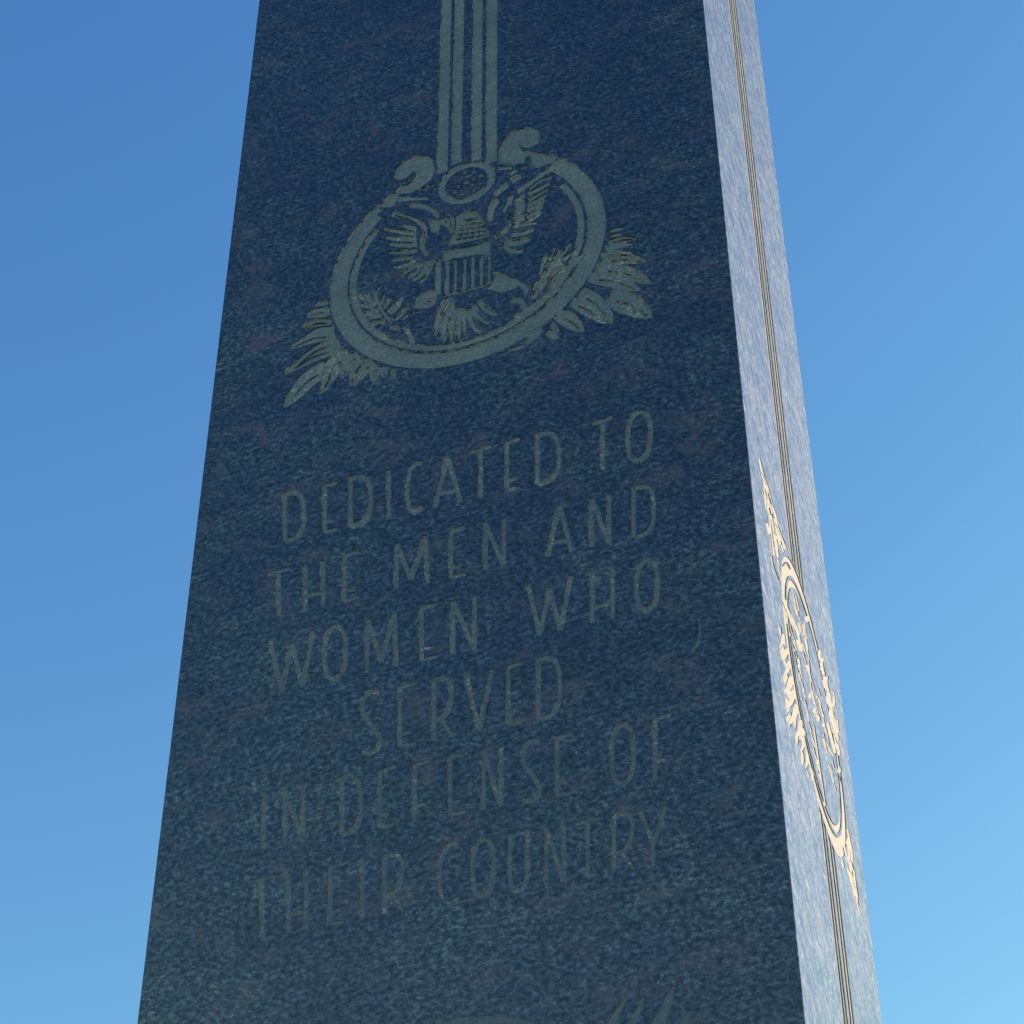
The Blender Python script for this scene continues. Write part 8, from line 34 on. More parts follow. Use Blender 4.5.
 'rib': [[(0.219,4.5282),(0.2164,4.529),(0.2126,4.5302),(0.2082,4.5313),(0.2038,4.5318),(0.1991,4.5315),(0.194,4.5306),(0.1894,4.5296),(0.1862,4.5288),(0.1865,4.5279),(0.1898,4.5284),(0.1944,4.5293),(0.1996,4.53),(0.2042,4.5301),(0.2084,4.5294),(0.2127,4.5282),(0.2165,4.5268),(0.2191,4.5258)],[(0.2215,4.5005),(0.2182,4.5015),(0.2134,4.5031),(0.2078,4.5046),(0.2023,4.5053),(0.1964,4.5049),(0.1899,4.5038),(0.184,4.5026),(0.1799,4.5017),(0.1802,4.5008),(0.1844,4.5014),(0.1903,4.5025),(0.1968,4.5034),(0.2026,4.5036),(0.208,4.5027),(0.2135,4.5011),(0.2183,4.4994),(0.2216,4.4982)],[(0.2243,4.4624),(0.2191,4.4632),(0.2117,4.4644),(0.2032,4.4654),(0.1948,4.4651),(0.186,4.463),(0.1764,4.4596),(0.1678,4.4561),(0.1618,4.4537),(0.1622,4.4528),(0.1682,4.455),(0.1769,4.4583),(0.1865,4.4616),(0.1953,4.4635),(0.2035,4.4635),(0.212,4.4624),(0.2194,4.461),(0.2246,4.46)],[(0.2327,4.4365),(0.2274,4.4355),(0.2198,4.4343),(0.2111,4.4323),(0.2029,4.429),(0.1946,4.4234),(0.1858,4.416),(0.178,4.4089),(0.1726,4.404),(0.1731,4.4032),(0.1786,4.408),(0.1865,4.4149),(0.1953,4.4221),(0.2036,4.4275),(0.2118,4.4305),(0.2204,4.4323),(0.228,4.4334),(0.2334,4.4342)],[(0.2336,4.4191),(0.2268,4.4188),(0.2171,4.4185),(0.206,4.4174),(0.1954,4.4147),(0.1845,4.4093),(0.1728,4.4018),(0.1623,4.3945),(0.1551,4.3895),(0.1555,4.3887),(0.1629,4.3935),(0.1734,4.4007),(0.1851,4.4079),(0.196,4.4132),(0.2066,4.4156),(0.2176,4.4165),(0.2273,4.4167),(0.2341,4.4168)],[(0.2144,4.3674),(0.2093,4.3645),(0.2019,4.3604),(0.1937,4.3551),(0.1862,4.3485),(0.1791,4.3393),(0.1719,4.3279),(0.1655,4.3172),(0.1612,4.3098),(0.1617,4.3091),(0.1662,4.3164),(0.1727,4.327),(0.18,4.3382),(0.1871,4.3472),(0.1946,4.3535),(0.2028,4.3586),(0.2102,4.3625),(0.2154,4.3653)],[(0.26,4.3915),(0.2566,4.3875),(0.2516,4.382),(0.2462,4.3751),(0.2415,4.3673),(0.2375,4.3572),(0.2337,4.3453),(0.2305,4.3341),(0.2283,4.3265),(0.2289,4.3259),(0.2312,4.3335),(0.2346,4.3445),(0.2384,4.3563),(0.2425,4.3661),(0.2473,4.3737),(0.2527,4.3804),(0.2578,4.3858),(0.2613,4.3896)],[(0.2855,4.3865),(0.2833,4.3841),(0.2801,4.3808),(0.2765,4.3767),(0.2734,4.3719),(0.2707,4.3658),(0.2681,4.3585),(0.2659,4.3516),(0.2644,4.3469),(0.265,4.3464),(0.2666,4.351),(0.269,4.3577),(0.2717,4.3648),(0.2744,4.3707),(0.2776,4.3752),(0.2811,4.3791),(0.2844,4.3823),(0.2867,4.3845)],[(0.2977,4.3671),(0.2958,4.3644),(0.293,4.3606),(0.29,4.356),(0.2875,4.3508),(0.2854,4.3443),(0.2835,4.3366),(0.282,4.3295),(0.2809,4.3245),(0.2815,4.3241),(0.2827,4.3289),(0.2844,4.336),(0.2864,4.3435),(0.2886,4.3498),(0.2912,4.3547),(0.2942,4.3591),(0.2971,4.3627),(0.2991,4.3653)],[(0.313,4.3588),(0.3106,4.3566),(0.3071,4.3534),(0.3032,4.3495),(0.2998,4.345),(0.2967,4.339),(0.2936,4.3318),(0.291,4.325),(0.2892,4.3204),(0.2898,4.3198),(0.2917,4.3243),(0.2945,4.331),(0.2976,4.338),(0.3008,4.3438),(0.3042,4.3481),(0.3081,4.3518),(0.3117,4.3547),(0.3142,4.3568)],[(0.3289,4.3468),(0.3284,4.3446),(0.3275,4.3413),(0.3267,4.3375),(0.3261,4.3334),(0.3261,4.3286),(0.3263,4.3231),(0.3266,4.3181),(0.3268,4.3146),(0.3275,4.3145),(0.3274,4.3179),(0.3272,4.3229),(0.3271,4.3282),(0.3273,4.3328),(0.3279,4.3367),(0.3289,4.3403),(0.3299,4.3434),(0.3305,4.3456)],[(0.3447,4.3413),(0.3447,4.3398),(0.3448,4.3375),(0.3449,4.3349),(0.3452,4.3322),(0.3459,4.3292),(0.3468,4.3259),(0.3477,4.3229),(0.3483,4.3208),(0.3489,4.3209),(0.3484,4.323),(0.3477,4.326),(0.3469,4.3293),(0.3464,4.3321),(0.3462,4.3346),(0.3462,4.3371),(0.3463,4.3392),(0.3464,4.3407)],[(0.7903,4.5364),(0.7932,4.5369),(0.7972,4.5378),(0.8019,4.5384),(0.8067,4.5384),(0.8121,4.5374),(0.8184,4.5357),(0.8241,4.5339),(0.828,4.5327),(0.8281,4.5336),(0.8241,4.535),(0.8184,4.537),(0.8121,4.5389),(0.8066,4.5401),(0.8016,4.5403),(0.7968,4.5399),(0.7927,4.5392),(0.7899,4.5388)],[(0.777,4.5039),(0.7803,4.5039),(0.7849,4.5039),(0.7902,4.5036),(0.7955,4.5027),(0.8015,4.5004),(0.8083,4.4973),(0.8145,4.4942),(0.8188,4.4921),(0.819,4.493),(0.8147,4.4953),(0.8085,4.4986),(0.8017,4.5019),(0.7956,4.5043),(0.7901,4.5055),(0.7846,4.506),(0.78,4.5062),(0.7767,4.5063)],[(0.7838,4.4884),(0.7881,4.4882),(0.7942,4.4879),(0.8013,4.4871),(0.8084,4.4854),(0.8162,4.482),(0.8251,4.4774),(0.8332,4.473),(0.8388,4.4699),(0.8389,4.4708),(0.8333,4.474),(0.8253,4.4787),(0.8164,4.4835),(0.8084,4.487),(0.8012,4.4889),(0.7941,4.4899),(0.7879,4.4904),(0.7836,4.4908)],[(0.7755,4.4644),(0.7812,4.462),(0.7895,4.4586),(0.7988,4.4541),(0.8081,4.4485),(0.8179,4.4405),(0.8288,4.4306),(0.8386,4.4212),(0.8454,4.4147),(0.8457,4.4155),(0.839,4.4221),(0.8292,4.4316),(0.8184,4.4418),(0.8084,4.45),(0.7991,4.4559),(0.7897,4.4605),(0.7814,4.4641),(0.7757,4.4667)],[(0.7582,4.4463),(0.7637,4.4443),(0.7715,4.4414),(0.7803,4.4376),(0.7891,4.4327),(0.7985,4.4255),(0.8088,4.4165),(0.8182,4.408),(0.8248,4.4022),(0.825,4.403),(0.8186,4.4089),(0.8092,4.4176),(0.7989,4.4268),(0.7894,4.4342),(0.7806,4.4393),(0.7716,4.4434),(0.7638,4.4464),(0.7584,4.4487)],[(0.7901,4.3821),(0.7947,4.3791),(0.8013,4.3748),(0.8088,4.3695),(0.816,4.3634),(0.8235,4.3552),(0.8317,4.3453),(0.839,4.336),(0.8441,4.3296),(0.8445,4.3302),(0.8395,4.3367),(0.8322,4.3461),(0.8241,4.3562),(0.8165,4.3646),(0.8093,4.3711),(0.8018,4.3766),(0.7952,4.381),(0.7906,4.3842)],[(0.7334,4.4074),(0.7372,4.4028),(0.7425,4.3962),(0.7485,4.3883),(0.754,4.3798),(0.7593,4.3695),(0.7649,4.3574),(0.7699,4.3462),(0.7733,4.3385),(0.7739,4.3389),(0.7705,4.3467),(0.7657,4.3579),(0.7602,4.3701),(0.7548,4.3807),(0.7493,4.3894),(0.7434,4.3975),(0.7381,4.4043),(0.7344,4.4091)],[(0.7172,4.3917),(0.721,4.3884),(0.7264,4.3838),(0.7324,4.3782),(0.7382,4.372),(0.744,4.364),(0.7503,4.3545),(0.756,4.3456),(0.7599,4.3395),(0.7604,4.34),(0.7565,4.3462),(0.751,4.3552),(0.7447,4.3649),(0.7388,4.3731),(0.733,4.3796),(0.727,4.3855),(0.7216,4.3902),(0.7179,4.3936)],[(0.6865,4.3706),(0.6895,4.3681),(0.6938,4.3646),(0.6986,4.3604),(0.7032,4.3556),(0.7079,4.3494),(0.713,4.342),(0.7176,4.3352),(0.7208,4.3304),(0.7213,4.331),(0.7182,4.3358),(0.7137,4.3428),(0.7086,4.3503),(0.7039,4.3567),(0.6992,4.3618),(0.6944,4.3663),(0.6901,4.3699),(0.6871,4.3726)],[(0.4613,4.4566),(0.4578,4.4449),(0.4543,4.4332),(0.4509,4.4216),(0.4474,4.41),(0.4491,4.4086),(0.4526,4.4202),(0.456,4.4318),(0.4595,4.4435),(0.463,4.4552)],[(0.4704,4.441),(0.4684,4.4278),(0.4664,4.4147),(0.4644,4.4017),(0.4624,4.3887),(0.4641,4.3877),(0.4661,4.4007),(0.4681,4.4137),(0.4701,4.4268),(0.4722,4.4399)],[(0.4835,4.4274),(0.4821,4.4145),(0.4807,4.4016),(0.4794,4.3888),(0.478,4.376),(0.4797,4.3752),(0.4811,4.3879),(0.4825,4.4007),(0.4839,4.4136),(0.4852,4.4265)],[(0.494,4.4256),(0.4939,4.413),(0.4938,4.4004),(0.4937,4.3879),(0.4936,4.3755),(0.4953,4.3749),(0.4954,4.3874),(0.4955,4.3998),(0.4956,4.4124),(0.4957,4.425)],[(0.5027,4.4239),(0.5031,4.4139),(0.5035,4.404),(0.5038,4.3942),(0.5042,4.3843),(0.506,4.3839),(0.5056,4.3937),(0.5052,4.4036),(0.5049,4.4135),(0.5045,4.4234)],[(0.5148,4.4264),(0.518,4.4163),(0.5212,4.4062),(0.5244,4.3962),(0.5276,4.3862),(0.5291,4.3867),(0.5259,4.3967),(0.5228,4.4067),(0.5196,4.4168),(0.5163,4.4269)],[(0.5253,4.4359),(0.5297,4.4279),(0.5342,4.4198),(0.5387,4.4118),(0.5431,4.4038),(0.5444,4.405),(0.54,4.413),(0.5355,4.421),(0.531,4.4291),(0.5265,4.4371)],[(0.5378,4.4479),(0.5428,4.441),(0.5478,4.4342),(0.5528,4.4274),(0.5577,4.4206),(0.5588,4.4221),(0.5538,4.4289),(0.5489,4.4357),(0.5439,4.4426),(0.5389,4.4494)],[(0.4662,4.4765),(0.4624,4.4699),(0.4585,4.4632),(0.4547,4.4566),(0.4509,4.4499),(0.4524,4.4481),(0.4562,4.4548),(0.46,4.4614),(0.4639,4.4681),(0.4677,4.4747)],[(0.4705,4.4847),(0.4722,4.4814),(0.4738,4.478),(0.4755,4.4746),(0.4771,4.4713),(0.4785,4.4723),(0.4769,4.4756),(0.4752,4.479),(0.4736,4.4824),(0.4719,4.4857)],[(0.3909,4.8722),(0.3911,4.8692),(0.3914,4.8652),(0.3914,4.8611),(0.3903,4.8578),(0.3877,4.8548),(0.3839,4.8519),(0.3797,4.8494),(0.3759,4.8476),(0.3725,4.8465),(0.369,4.8462),(0.366,4.8461),(0.3639,4.846),(0.3647,4.842),(0.3668,4.8421),(0.3699,4.8421),(0.3736,4.8425),(0.3773,4.8436),(0.3812,4.8456),(0.3856,4.8482),(0.3896,4.8512),(0.3927,4.8547),(0.3941,4.8592),(0.3942,4.8642),(0.3939,4.8685),(0.3937,4.8714)],[(0.3189,4.7894),(0.3251,4.7871),(0.334,4.7836),(0.3437,4.7802),(0.3523,4.7782),(0.3597,4.778),(0.3668,4.7791),(0.3727,4.7805),(0.3769,4.7814),(0.3759,4.785),(0.3717,4.7841),(0.3658,4.7827),(0.3589,4.7817),(0.3518,4.7818),(0.3435,4.7838),(0.3339,4.7872),(0.325,4.7906),(0.3188,4.793)],[(0.6065,4.8785),(0.6077,4.8763),(0.6093,4.8732),(0.6114,4.8696),(0.614,4.8661),(0.6169,4.8627),(0.6202,4.8593),(0.6238,4.8559),(0.6279,4.8527),(0.6328,4.8494),(0.6384,4.8461),(0.6436,4.8432),(0.6471,4.8411),(0.6475,4.8448),(0.644,4.8469),(0.6388,4.8497),(0.6333,4.853),(0.6286,4.8562),(0.6247,4.8593),(0.6212,4.8625),(0.6181,4.8658),(0.6154,4.8689),(0.6131,4.8721),(0.6112,4.8754),(0.6096,4.8784),(0.6085,4.8805)],[(0.6223,4.8146),(0.6224,4.8183),(0.6226,4.8235),(0.6229,4.8289),(0.6236,4.8326),(0.6248,4.8345),(0.6266,4.8357),(0.6285,4.8365),(0.6299,4.8371),(0.6287,4.8407),(0.6274,4.8401),(0.6253,4.8392),(0.6231,4.8377),(0.6213,4.8348),(0.6205,4.8303),(0.6201,4.8246),(0.62,4.8192),(0.6199,4.8156)],[(0.4943,4.6985),(0.4947,4.6974),(0.4952,4.6958),(0.496,4.6941),(0.4974,4.693),(0.4984,4.6942),(0.499,4.696),(0.4995,4.6978),(0.4999,4.699),(0.4984,4.7003),(0.498,4.6991),(0.4975,4.6973),(0.497,4.6958),(0.4968,4.6954),(0.4971,4.6954),(0.4966,4.6965),(0.4961,4.6981),(0.4957,4.6991)],[(0.5007,4.6976),(0.501,4.6966),(0.5016,4.6949),(0.5023,4.6933),(0.5038,4.6922),(0.5047,4.6933),(0.5054,4.6951),(0.5059,4.6969),(0.5062,4.6981),(0.5047,4.6995),(0.5044,4.6982),(0.5038,4.6965),(0.5033,4.6949),(0.5032,4.6945),(0.5035,4.6945),(0.503,4.6957),(0.5025,4.6972),(0.5021,4.6983)],[(0.507,4.6968),(0.5074,4.6957),(0.508,4.6941),(0.5087,4.6924),(0.5101,4.6913),(0.5111,4.6924),(0.5117,4.6942),(0.5122,4.696),(0.5126,4.6973),(0.5111,4.6986),(0.5107,4.6974),(0.5102,4.6956),(0.5097,4.6941),(0.5095,4.6936),(0.5098,4.6937),(0.5093,4.6948),(0.5088,4.6963),(0.5084,4.6974)],[(0.5134,4.6959),(0.5137,4.6948),(0.5143,4.6932),(0.515,4.6915),(0.5165,4.6904),(0.5174,4.6916),(0.5181,4.6933),(0.5186,4.6952),(0.5189,4.6964),(0.5174,4.6977),(0.5171,4.6965),(0.5165,4.6947),(0.516,4.6932),(0.5159,4.6928),(0.5162,4.6928),(0.5157,4.6939),(0.5152,4.6954),(0.5148,4.6965)],[(0.5197,4.695),(0.5201,4.694),(0.5206,4.6923),(0.5214,4.6906),(0.5228,4.6896),(0.5238,4.6907),(0.5244,4.6925),(0.5249,4.6943),(0.5253,4.6955),(0.5238,4.6968),(0.5234,4.6956),(0.5229,4.6938),(0.5224,4.6923),(0.5222,4.6919),(0.5225,4.6919),(0.522,4.693),(0.5215,4.6946),(0.5211,4.6956)],[(0.489,4.6865),(0.4895,4.6854),(0.4903,4.6837),(0.4914,4.6819),(0.4929,4.6809),(0.4941,4.6819),(0.495,4.6836),(0.4957,4.6853),(0.4962,4.6865),(0.4948,4.688),(0.4943,4.6869),(0.4936,4.6852),(0.4928,4.6837),(0.4924,4.6833),(0.4923,4.6835),(0.4915,4.6848),(0.4908,4.6864),(0.4902,4.6875)],[(0.4981,4.6852),(0.4986,4.6841),(0.4995,4.6824),(0.5005,4.6807),(0.502,4.6797),(0.5032,4.6806),(0.5041,4.6823),(0.5049,4.6841),(0.5054,4.6852),(0.5039,4.6868),(0.5034,4.6856),(0.5027,4.6839),(0.5019,4.6825),(0.5015,4.682),(0.5014,4.6823),(0.5007,4.6835),(0.4999,4.6851),(0.4994,4.6863)],[(0.5072,4.684),(0.5078,4.6829),(0.5086,4.6812),(0.5096,4.6795),(0.5111,4.6784),(0.5123,4.6794),(0.5132,4.6811),(0.514,4.6828),(0.5145,4.684),(0.5131,4.6855),(0.5125,4.6844),(0.5118,4.6827),(0.511,4.6813),(0.5106,4.6808),(0.5105,4.681),(0.5098,4.6823),(0.509,4.6839),(0.5085,4.685)],[(0.5163,4.6828),(0.5169,4.6817),(0.5177,4.6799),(0.5187,4.6782),(0.5202,4.6772),(0.5214,4.6781),(0.5223,4.6798),(0.5231,4.6816),(0.5236,4.6827),(0.5222,4.6843),(0.5216,4.6831),(0.5209,4.6815),(0.5201,4.68),(0.5197,4.6795),(0.5196,4.6798),(0.5189,4.681),(0.5181,4.6826),(0.5176,4.6838)],[(0.5254,4.6815),(0.526,4.6804),(0.5268,4.6787),(0.5278,4.677),(0.5293,4.676),(0.5305,4.6769),(0.5314,4.6786),(0.5321,4.6803),(0.5327,4.6815),(0.5313,4.6831),(0.5307,4.6819),(0.53,4.6802),(0.5292,4.6788),(0.5288,4.6783),(0.5287,4.6786),(0.528,4.6798),(0.5272,4.6814),(0.5267,4.6825)],[(0.4874,4.6741),(0.4881,4.673),(0.489,4.6712),(0.4902,4.6695),(0.4918,4.6685),(0.4931,4.6693),(0.4942,4.6709),(0.495,4.6726),(0.4957,4.6738),(0.4943,4.6755),(0.4937,4.6743),(0.4928,4.6727),(0.4919,4.6713),(0.4914,4.6708),(0.491,4.6712),(0.4901,4.6725),(0.4892,4.6741),(0.4886,4.6753)],[(0.4981,4.6727),(0.4988,4.6715),(0.4997,4.6698),(0.5009,4.668),(0.5024,4.667),(0.5038,4.6679),(0.5048,4.6695),(0.5057,4.6712),(0.5063,4.6723),(0.505,4.674),(0.5044,4.6729),(0.5035,4.6712),(0.5026,4.6698),(0.5021,4.6694),(0.5017,4.6697),(0.5008,4.671),(0.4999,4.6727),(0.4993,4.6738)],[(0.5088,4.6712),(0.5094,4.6701),(0.5104,4.6683),(0.5116,4.6666),(0.5131,4.6656),(0.5144,4.6664),(0.5155,4.668),(0.5164,4.6697),(0.517,4.6709),(0.5157,4.6726),(0.515,4.6714),(0.5142,4.6698),(0.5133,4.6684),(0.5127,4.6679),(0.5124,4.6683),(0.5115,4.6696),(0.5106,4.6712),(0.51,4.6724)],[(0.5195,4.6698),(0.5201,4.6686),(0.5211,4.6669),(0.5222,4.6651),(0.5238,4.6642),(0.5251,4.665),(0.5262,4.6666),(0.5271,4.6683),(0.5277,4.6694),(0.5263,4.6711),(0.5257,4.67),(0.5248,4.6683),(0.5239,4.667),(0.5234,4.6665),(0.523,4.6668),(0.5222,4.6681),(0.5213,4.6698),(0.5207,4.6709)],[(0.5301,4.6683),(0.5308,4.6672),(0.5317,4.6655),(0.5329,4.6637),(0.5344,4.6627),(0.5357,4.6635),(0.5368,4.6652),(0.5377,4.6669),(0.5383,4.668),(0.537,4.6697),(0.5363,4.6685),(0.5355,4.6669),(0.5346,4.6655),(0.534,4.665),(0.5337,4.6654),(0.5328,4.6667),(0.5319,4.6683),(0.5313,4.6695)],[(0.4839,4.6621),(0.4846,4.6609),(0.4857,4.6591),(0.4871,4.6573),(0.4887,4.6564),(0.4901,4.6571),(0.4914,4.6587),(0.4924,4.6603),(0.4931,4.6614),(0.4918,4.6632),(0.4911,4.6621),(0.4901,4.6605),(0.489,4.6591),(0.4883,4.6587),(0.4878,4.6591),(0.4868,4.6605),(0.4857,4.6622),(0.485,4.6634)],[(0.4962,4.6604),(0.4969,4.6593),(0.498,4.6575),(0.4993,4.6557),(0.5009,4.6547),(0.5024,4.6554),(0.5036,4.657),(0.5046,4.6587),(0.5053,4.6597),(0.504,4.6615),(0.5033,4.6604),(0.5023,4.6588),(0.5013,4.6575),(0.5006,4.657),(0.5,4.6575),(0.499,4.6589),(0.498,4.6605),(0.4973,4.6617)],[(0.5084,4.6588),(0.5091,4.6576),(0.5102,4.6558),(0.5115,4.654),(0.5132,4.6531),(0.5146,4.6538),(0.5158,4.6554),(0.5169,4.657),(0.5176,4.6581),(0.5163,4.6599),(0.5156,4.6588),(0.5146,4.6572),(0.5135,4.6558),(0.5128,4.6554),(0.5122,4.6558),(0.5113,4.6572),(0.5102,4.6589),(0.5095,4.6601)],[(0.5207,4.6571),(0.5214,4.656),(0.5224,4.6542),(0.5238,4.6524),(0.5254,4.6514),(0.5268,4.6522),(0.528,4.6537),(0.5291,4.6554),(0.5298,4.6564),(0.5285,4.6582),(0.5278,4.6571),(0.5268,4.6555),(0.5257,4.6542),(0.525,4.6537),(0.5245,4.6542),(0.5235,4.6556),(0.5225,4.6572),(0.5217,4.6584)],[(0.5329,4.6555),(0.5336,4.6543),(0.5346,4.6525),(0.5359,4.6508),(0.5375,4.6498),(0.539,4.6505),(0.5402,4.6521),(0.5413,4.6537),(0.542,4.6548),(0.5407,4.6566),(0.54,4.6555),(0.539,4.6539),(0.5379,4.6526),(0.5372,4.6521),(0.5366,4.6525),(0.5357,4.6539),(0.5347,4.6556),(0.5339,4.6568)],[(0.4803,4.6507),(0.481,4.6495),(0.4822,4.6477),(0.4836,4.6459),(0.4853,4.6449),(0.4868,4.6456),(0.4881,4.6471),(0.4892,4.6488),(0.4899,4.6498),(0.4886,4.6517),(0.4879,4.6506),(0.4868,4.649),(0.4857,4.6477),(0.4849,4.6472),(0.4843,4.6477),(0.4832,4.6491),(0.4821,4.6508),(0.4813,4.652)],[(0.4933,4.6489),(0.4941,4.6477),(0.4952,4.6459),(0.4966,4.6442),(0.4983,4.6432),(0.4998,4.6439),(0.5011,4.6454),(0.5022,4.647),(0.5029,4.6481),(0.5016,4.6499),(0.5009,4.6488),(0.4998,4.6473),(0.4987,4.6459),(0.498,4.6455),(0.4973,4.646),(0.4962,4.6474),(0.4951,4.6491),(0.4943,4.6503)],[(0.5063,4.6472),(0.5071,4.646),(0.5082,4.6442),(0.5096,4.6424),(0.5113,4.6414),(0.5128,4.6421),(0.5141,4.6437),(0.5152,4.6453),(0.5159,4.6463),(0.5146,4.6482),(0.5139,4.6471),(0.5128,4.6455),(0.5117,4.6442),(0.511,4.6438),(0.5103,4.6442),(0.5092,4.6456),(0.5081,4.6473),(0.5074,4.6485)],[(0.5193,4.6454),(0.5201,4.6443),(0.5212,4.6425),(0.5226,4.6407),(0.5242,4.6397),(0.5258,4.6404),(0.5271,4.6419),(0.5281,4.6435),(0.5289,4.6446),(0.5276,4.6464),(0.5269,4.6454),(0.5258,4.6438),(0.5247,4.6425),(0.5239,4.642),(0.5233,4.6425),(0.5222,4.6439),(0.5211,4.6456),(0.5204,4.6468)],[(0.5323,4.6437),(0.533,4.6425),(0.5342,4.6407),(0.5355,4.639),(0.5372,4.638),(0.5387,4.6387),(0.54,4.6402),(0.5411,4.6418),(0.5418,4.6429),(0.5406,4.6447),(0.5398,4.6436),(0.5388,4.6421),(0.5377,4.6407),(0.5369,4.6403),(0.5362,4.6408),(0.5352,4.6422),(0.5341,4.6439),(0.5333,4.645)],[(0.4556,4.7056),(0.4566,4.7046),(0.4576,4.7035),(0.4586,4.7025),(0.4596,4.7015),(0.4607,4.7042),(0.4597,4.7052),(0.4586,4.7063),(0.4576,4.7073),(0.4566,4.7083)],[(0.4651,4.7105),(0.466,4.7071),(0.4672,4.7022),(0.4684,4.697),(0.469,4.6929),(0.4688,4.6898),(0.4681,4.6871),(0.4672,4.6848),(0.4666,4.6831),(0.4683,4.6815),(0.4689,4.6832),(0.4698,4.6856),(0.4706,4.6887),(0.4708,4.6924),(0.4702,4.697),(0.469,4.7024),(0.4677,4.7074),(0.4669,4.7108)],[(0.3512,4.7583),(0.3563,4.7547),(0.3635,4.7494),(0.3713,4.7436),(0.3782,4.738),(0.3842,4.7324),(0.3902,4.7263),(0.3953,4.7209),(0.3988,4.7171),(0.3998,4.7193),(0.3962,4.7231),(0.3911,4.7286),(0.3851,4.7347),(0.3789,4.7405),(0.3719,4.7461),(0.364,4.752),(0.3567,4.7573),(0.3517,4.7609)],[(0.4119,4.6997),(0.4127,4.6954),(0.4139,4.6893),(0.415,4.6827),(0.4155,4.6767),(0.415,4.671),(0.414,4.665),(0.4128,4.6597),(0.412,4.656),(0.4138,4.6547),(0.4146,4.6584),(0.4158,4.6637),(0.4169,4.6698),(0.4173,4.676),(0.4168,4.6824),(0.4157,4.6893),(0.4145,4.6955),(0.4137,4.6997)],[(0.6116,4.7362),(0.6157,4.7386),(0.6215,4.742),(0.6283,4.7461),(0.6354,4.7507),(0.6436,4.7564),(0.6528,4.7632),(0.6614,4.7695),(0.6673,4.7738),(0.6662,4.7763),(0.6603,4.7719),(0.6518,4.7656),(0.6425,4.7589),(0.6344,4.7532),(0.6273,4.7486),(0.6205,4.7445),(0.6147,4.7411),(0.6106,4.7387)],[(0.5801,4.6859),(0.5824,4.6914),(0.5846,4.6969),(0.5868,4.7024),(0.589,4.708),(0.5876,4.7095),(0.5854,4.7039),(0.5831,4.6984),(0.5809,4.6929),(0.5787,4.6874)],[(0.6491,4.4681),(0.6525,4.4717),(0.6574,4.4768),(0.663,4.4826),(0.6682,4.488),(0.6734,4.4935),(0.679,4.4993),(0.6839,4.5045),(0.6874,4.5081),(0.6862,4.5102),(0.6828,4.5066),(0.6778,4.5014),(0.6723,4.4956),(0.667,4.4901),(0.6618,4.4847),(0.6562,4.4789),(0.6513,4.4737),(0.6479,4.4702)],[(0.6604,4.4699),(0.6642,4.4752),(0.6681,4.4805),(0.6719,4.4857),(0.6758,4.491),(0.6746,4.4927),(0.6707,4.4874),(0.6669,4.4822),(0.6631,4.4769),(0.6592,4.4716)],[(0.4201,4.4856),(0.4249,4.4894),(0.4296,4.4931),(0.4344,4.4969),(0.4392,4.5006),(0.4381,4.5026),(0.4334,4.4989),(0.4286,4.4951),(0.4238,4.4914),(0.4191,4.4876)],[(0.4775,4.5941),(0.4765,4.5918),(0.4743,4.5925),(0.4731,4.5955),(0.4742,4.5978),(0.4764,4.5971)],[(0.5016,4.5916),(0.5005,4.5893),(0.4983,4.5901),(0.4972,4.5931),(0.4982,4.5953),(0.5005,4.5946)],[(0.5256,4.5892),(0.5245,4.5869),(0.5223,4.5876),(0.5212,4.5906),(0.5222,4.5929),(0.5244,4.5922)]],
 'S_rib': [[(0.2744,3.9274),(0.2834,3.9365),(0.2963,3.9495),(0.3093,3.9621),(0.316,3.9678),(0.3253,3.9727),(0.3369,3.9769),(0.3472,3.9797),(0.3545,3.9819),(0.3669,3.9923),(0.3596,3.9902),(0.3491,3.9873),(0.3367,3.9828),(0.3221,3.9745),(0.3026,3.9587),(0.2868,3.9435),(0.2736,3.9301),(0.2647,3.9211)]],
}
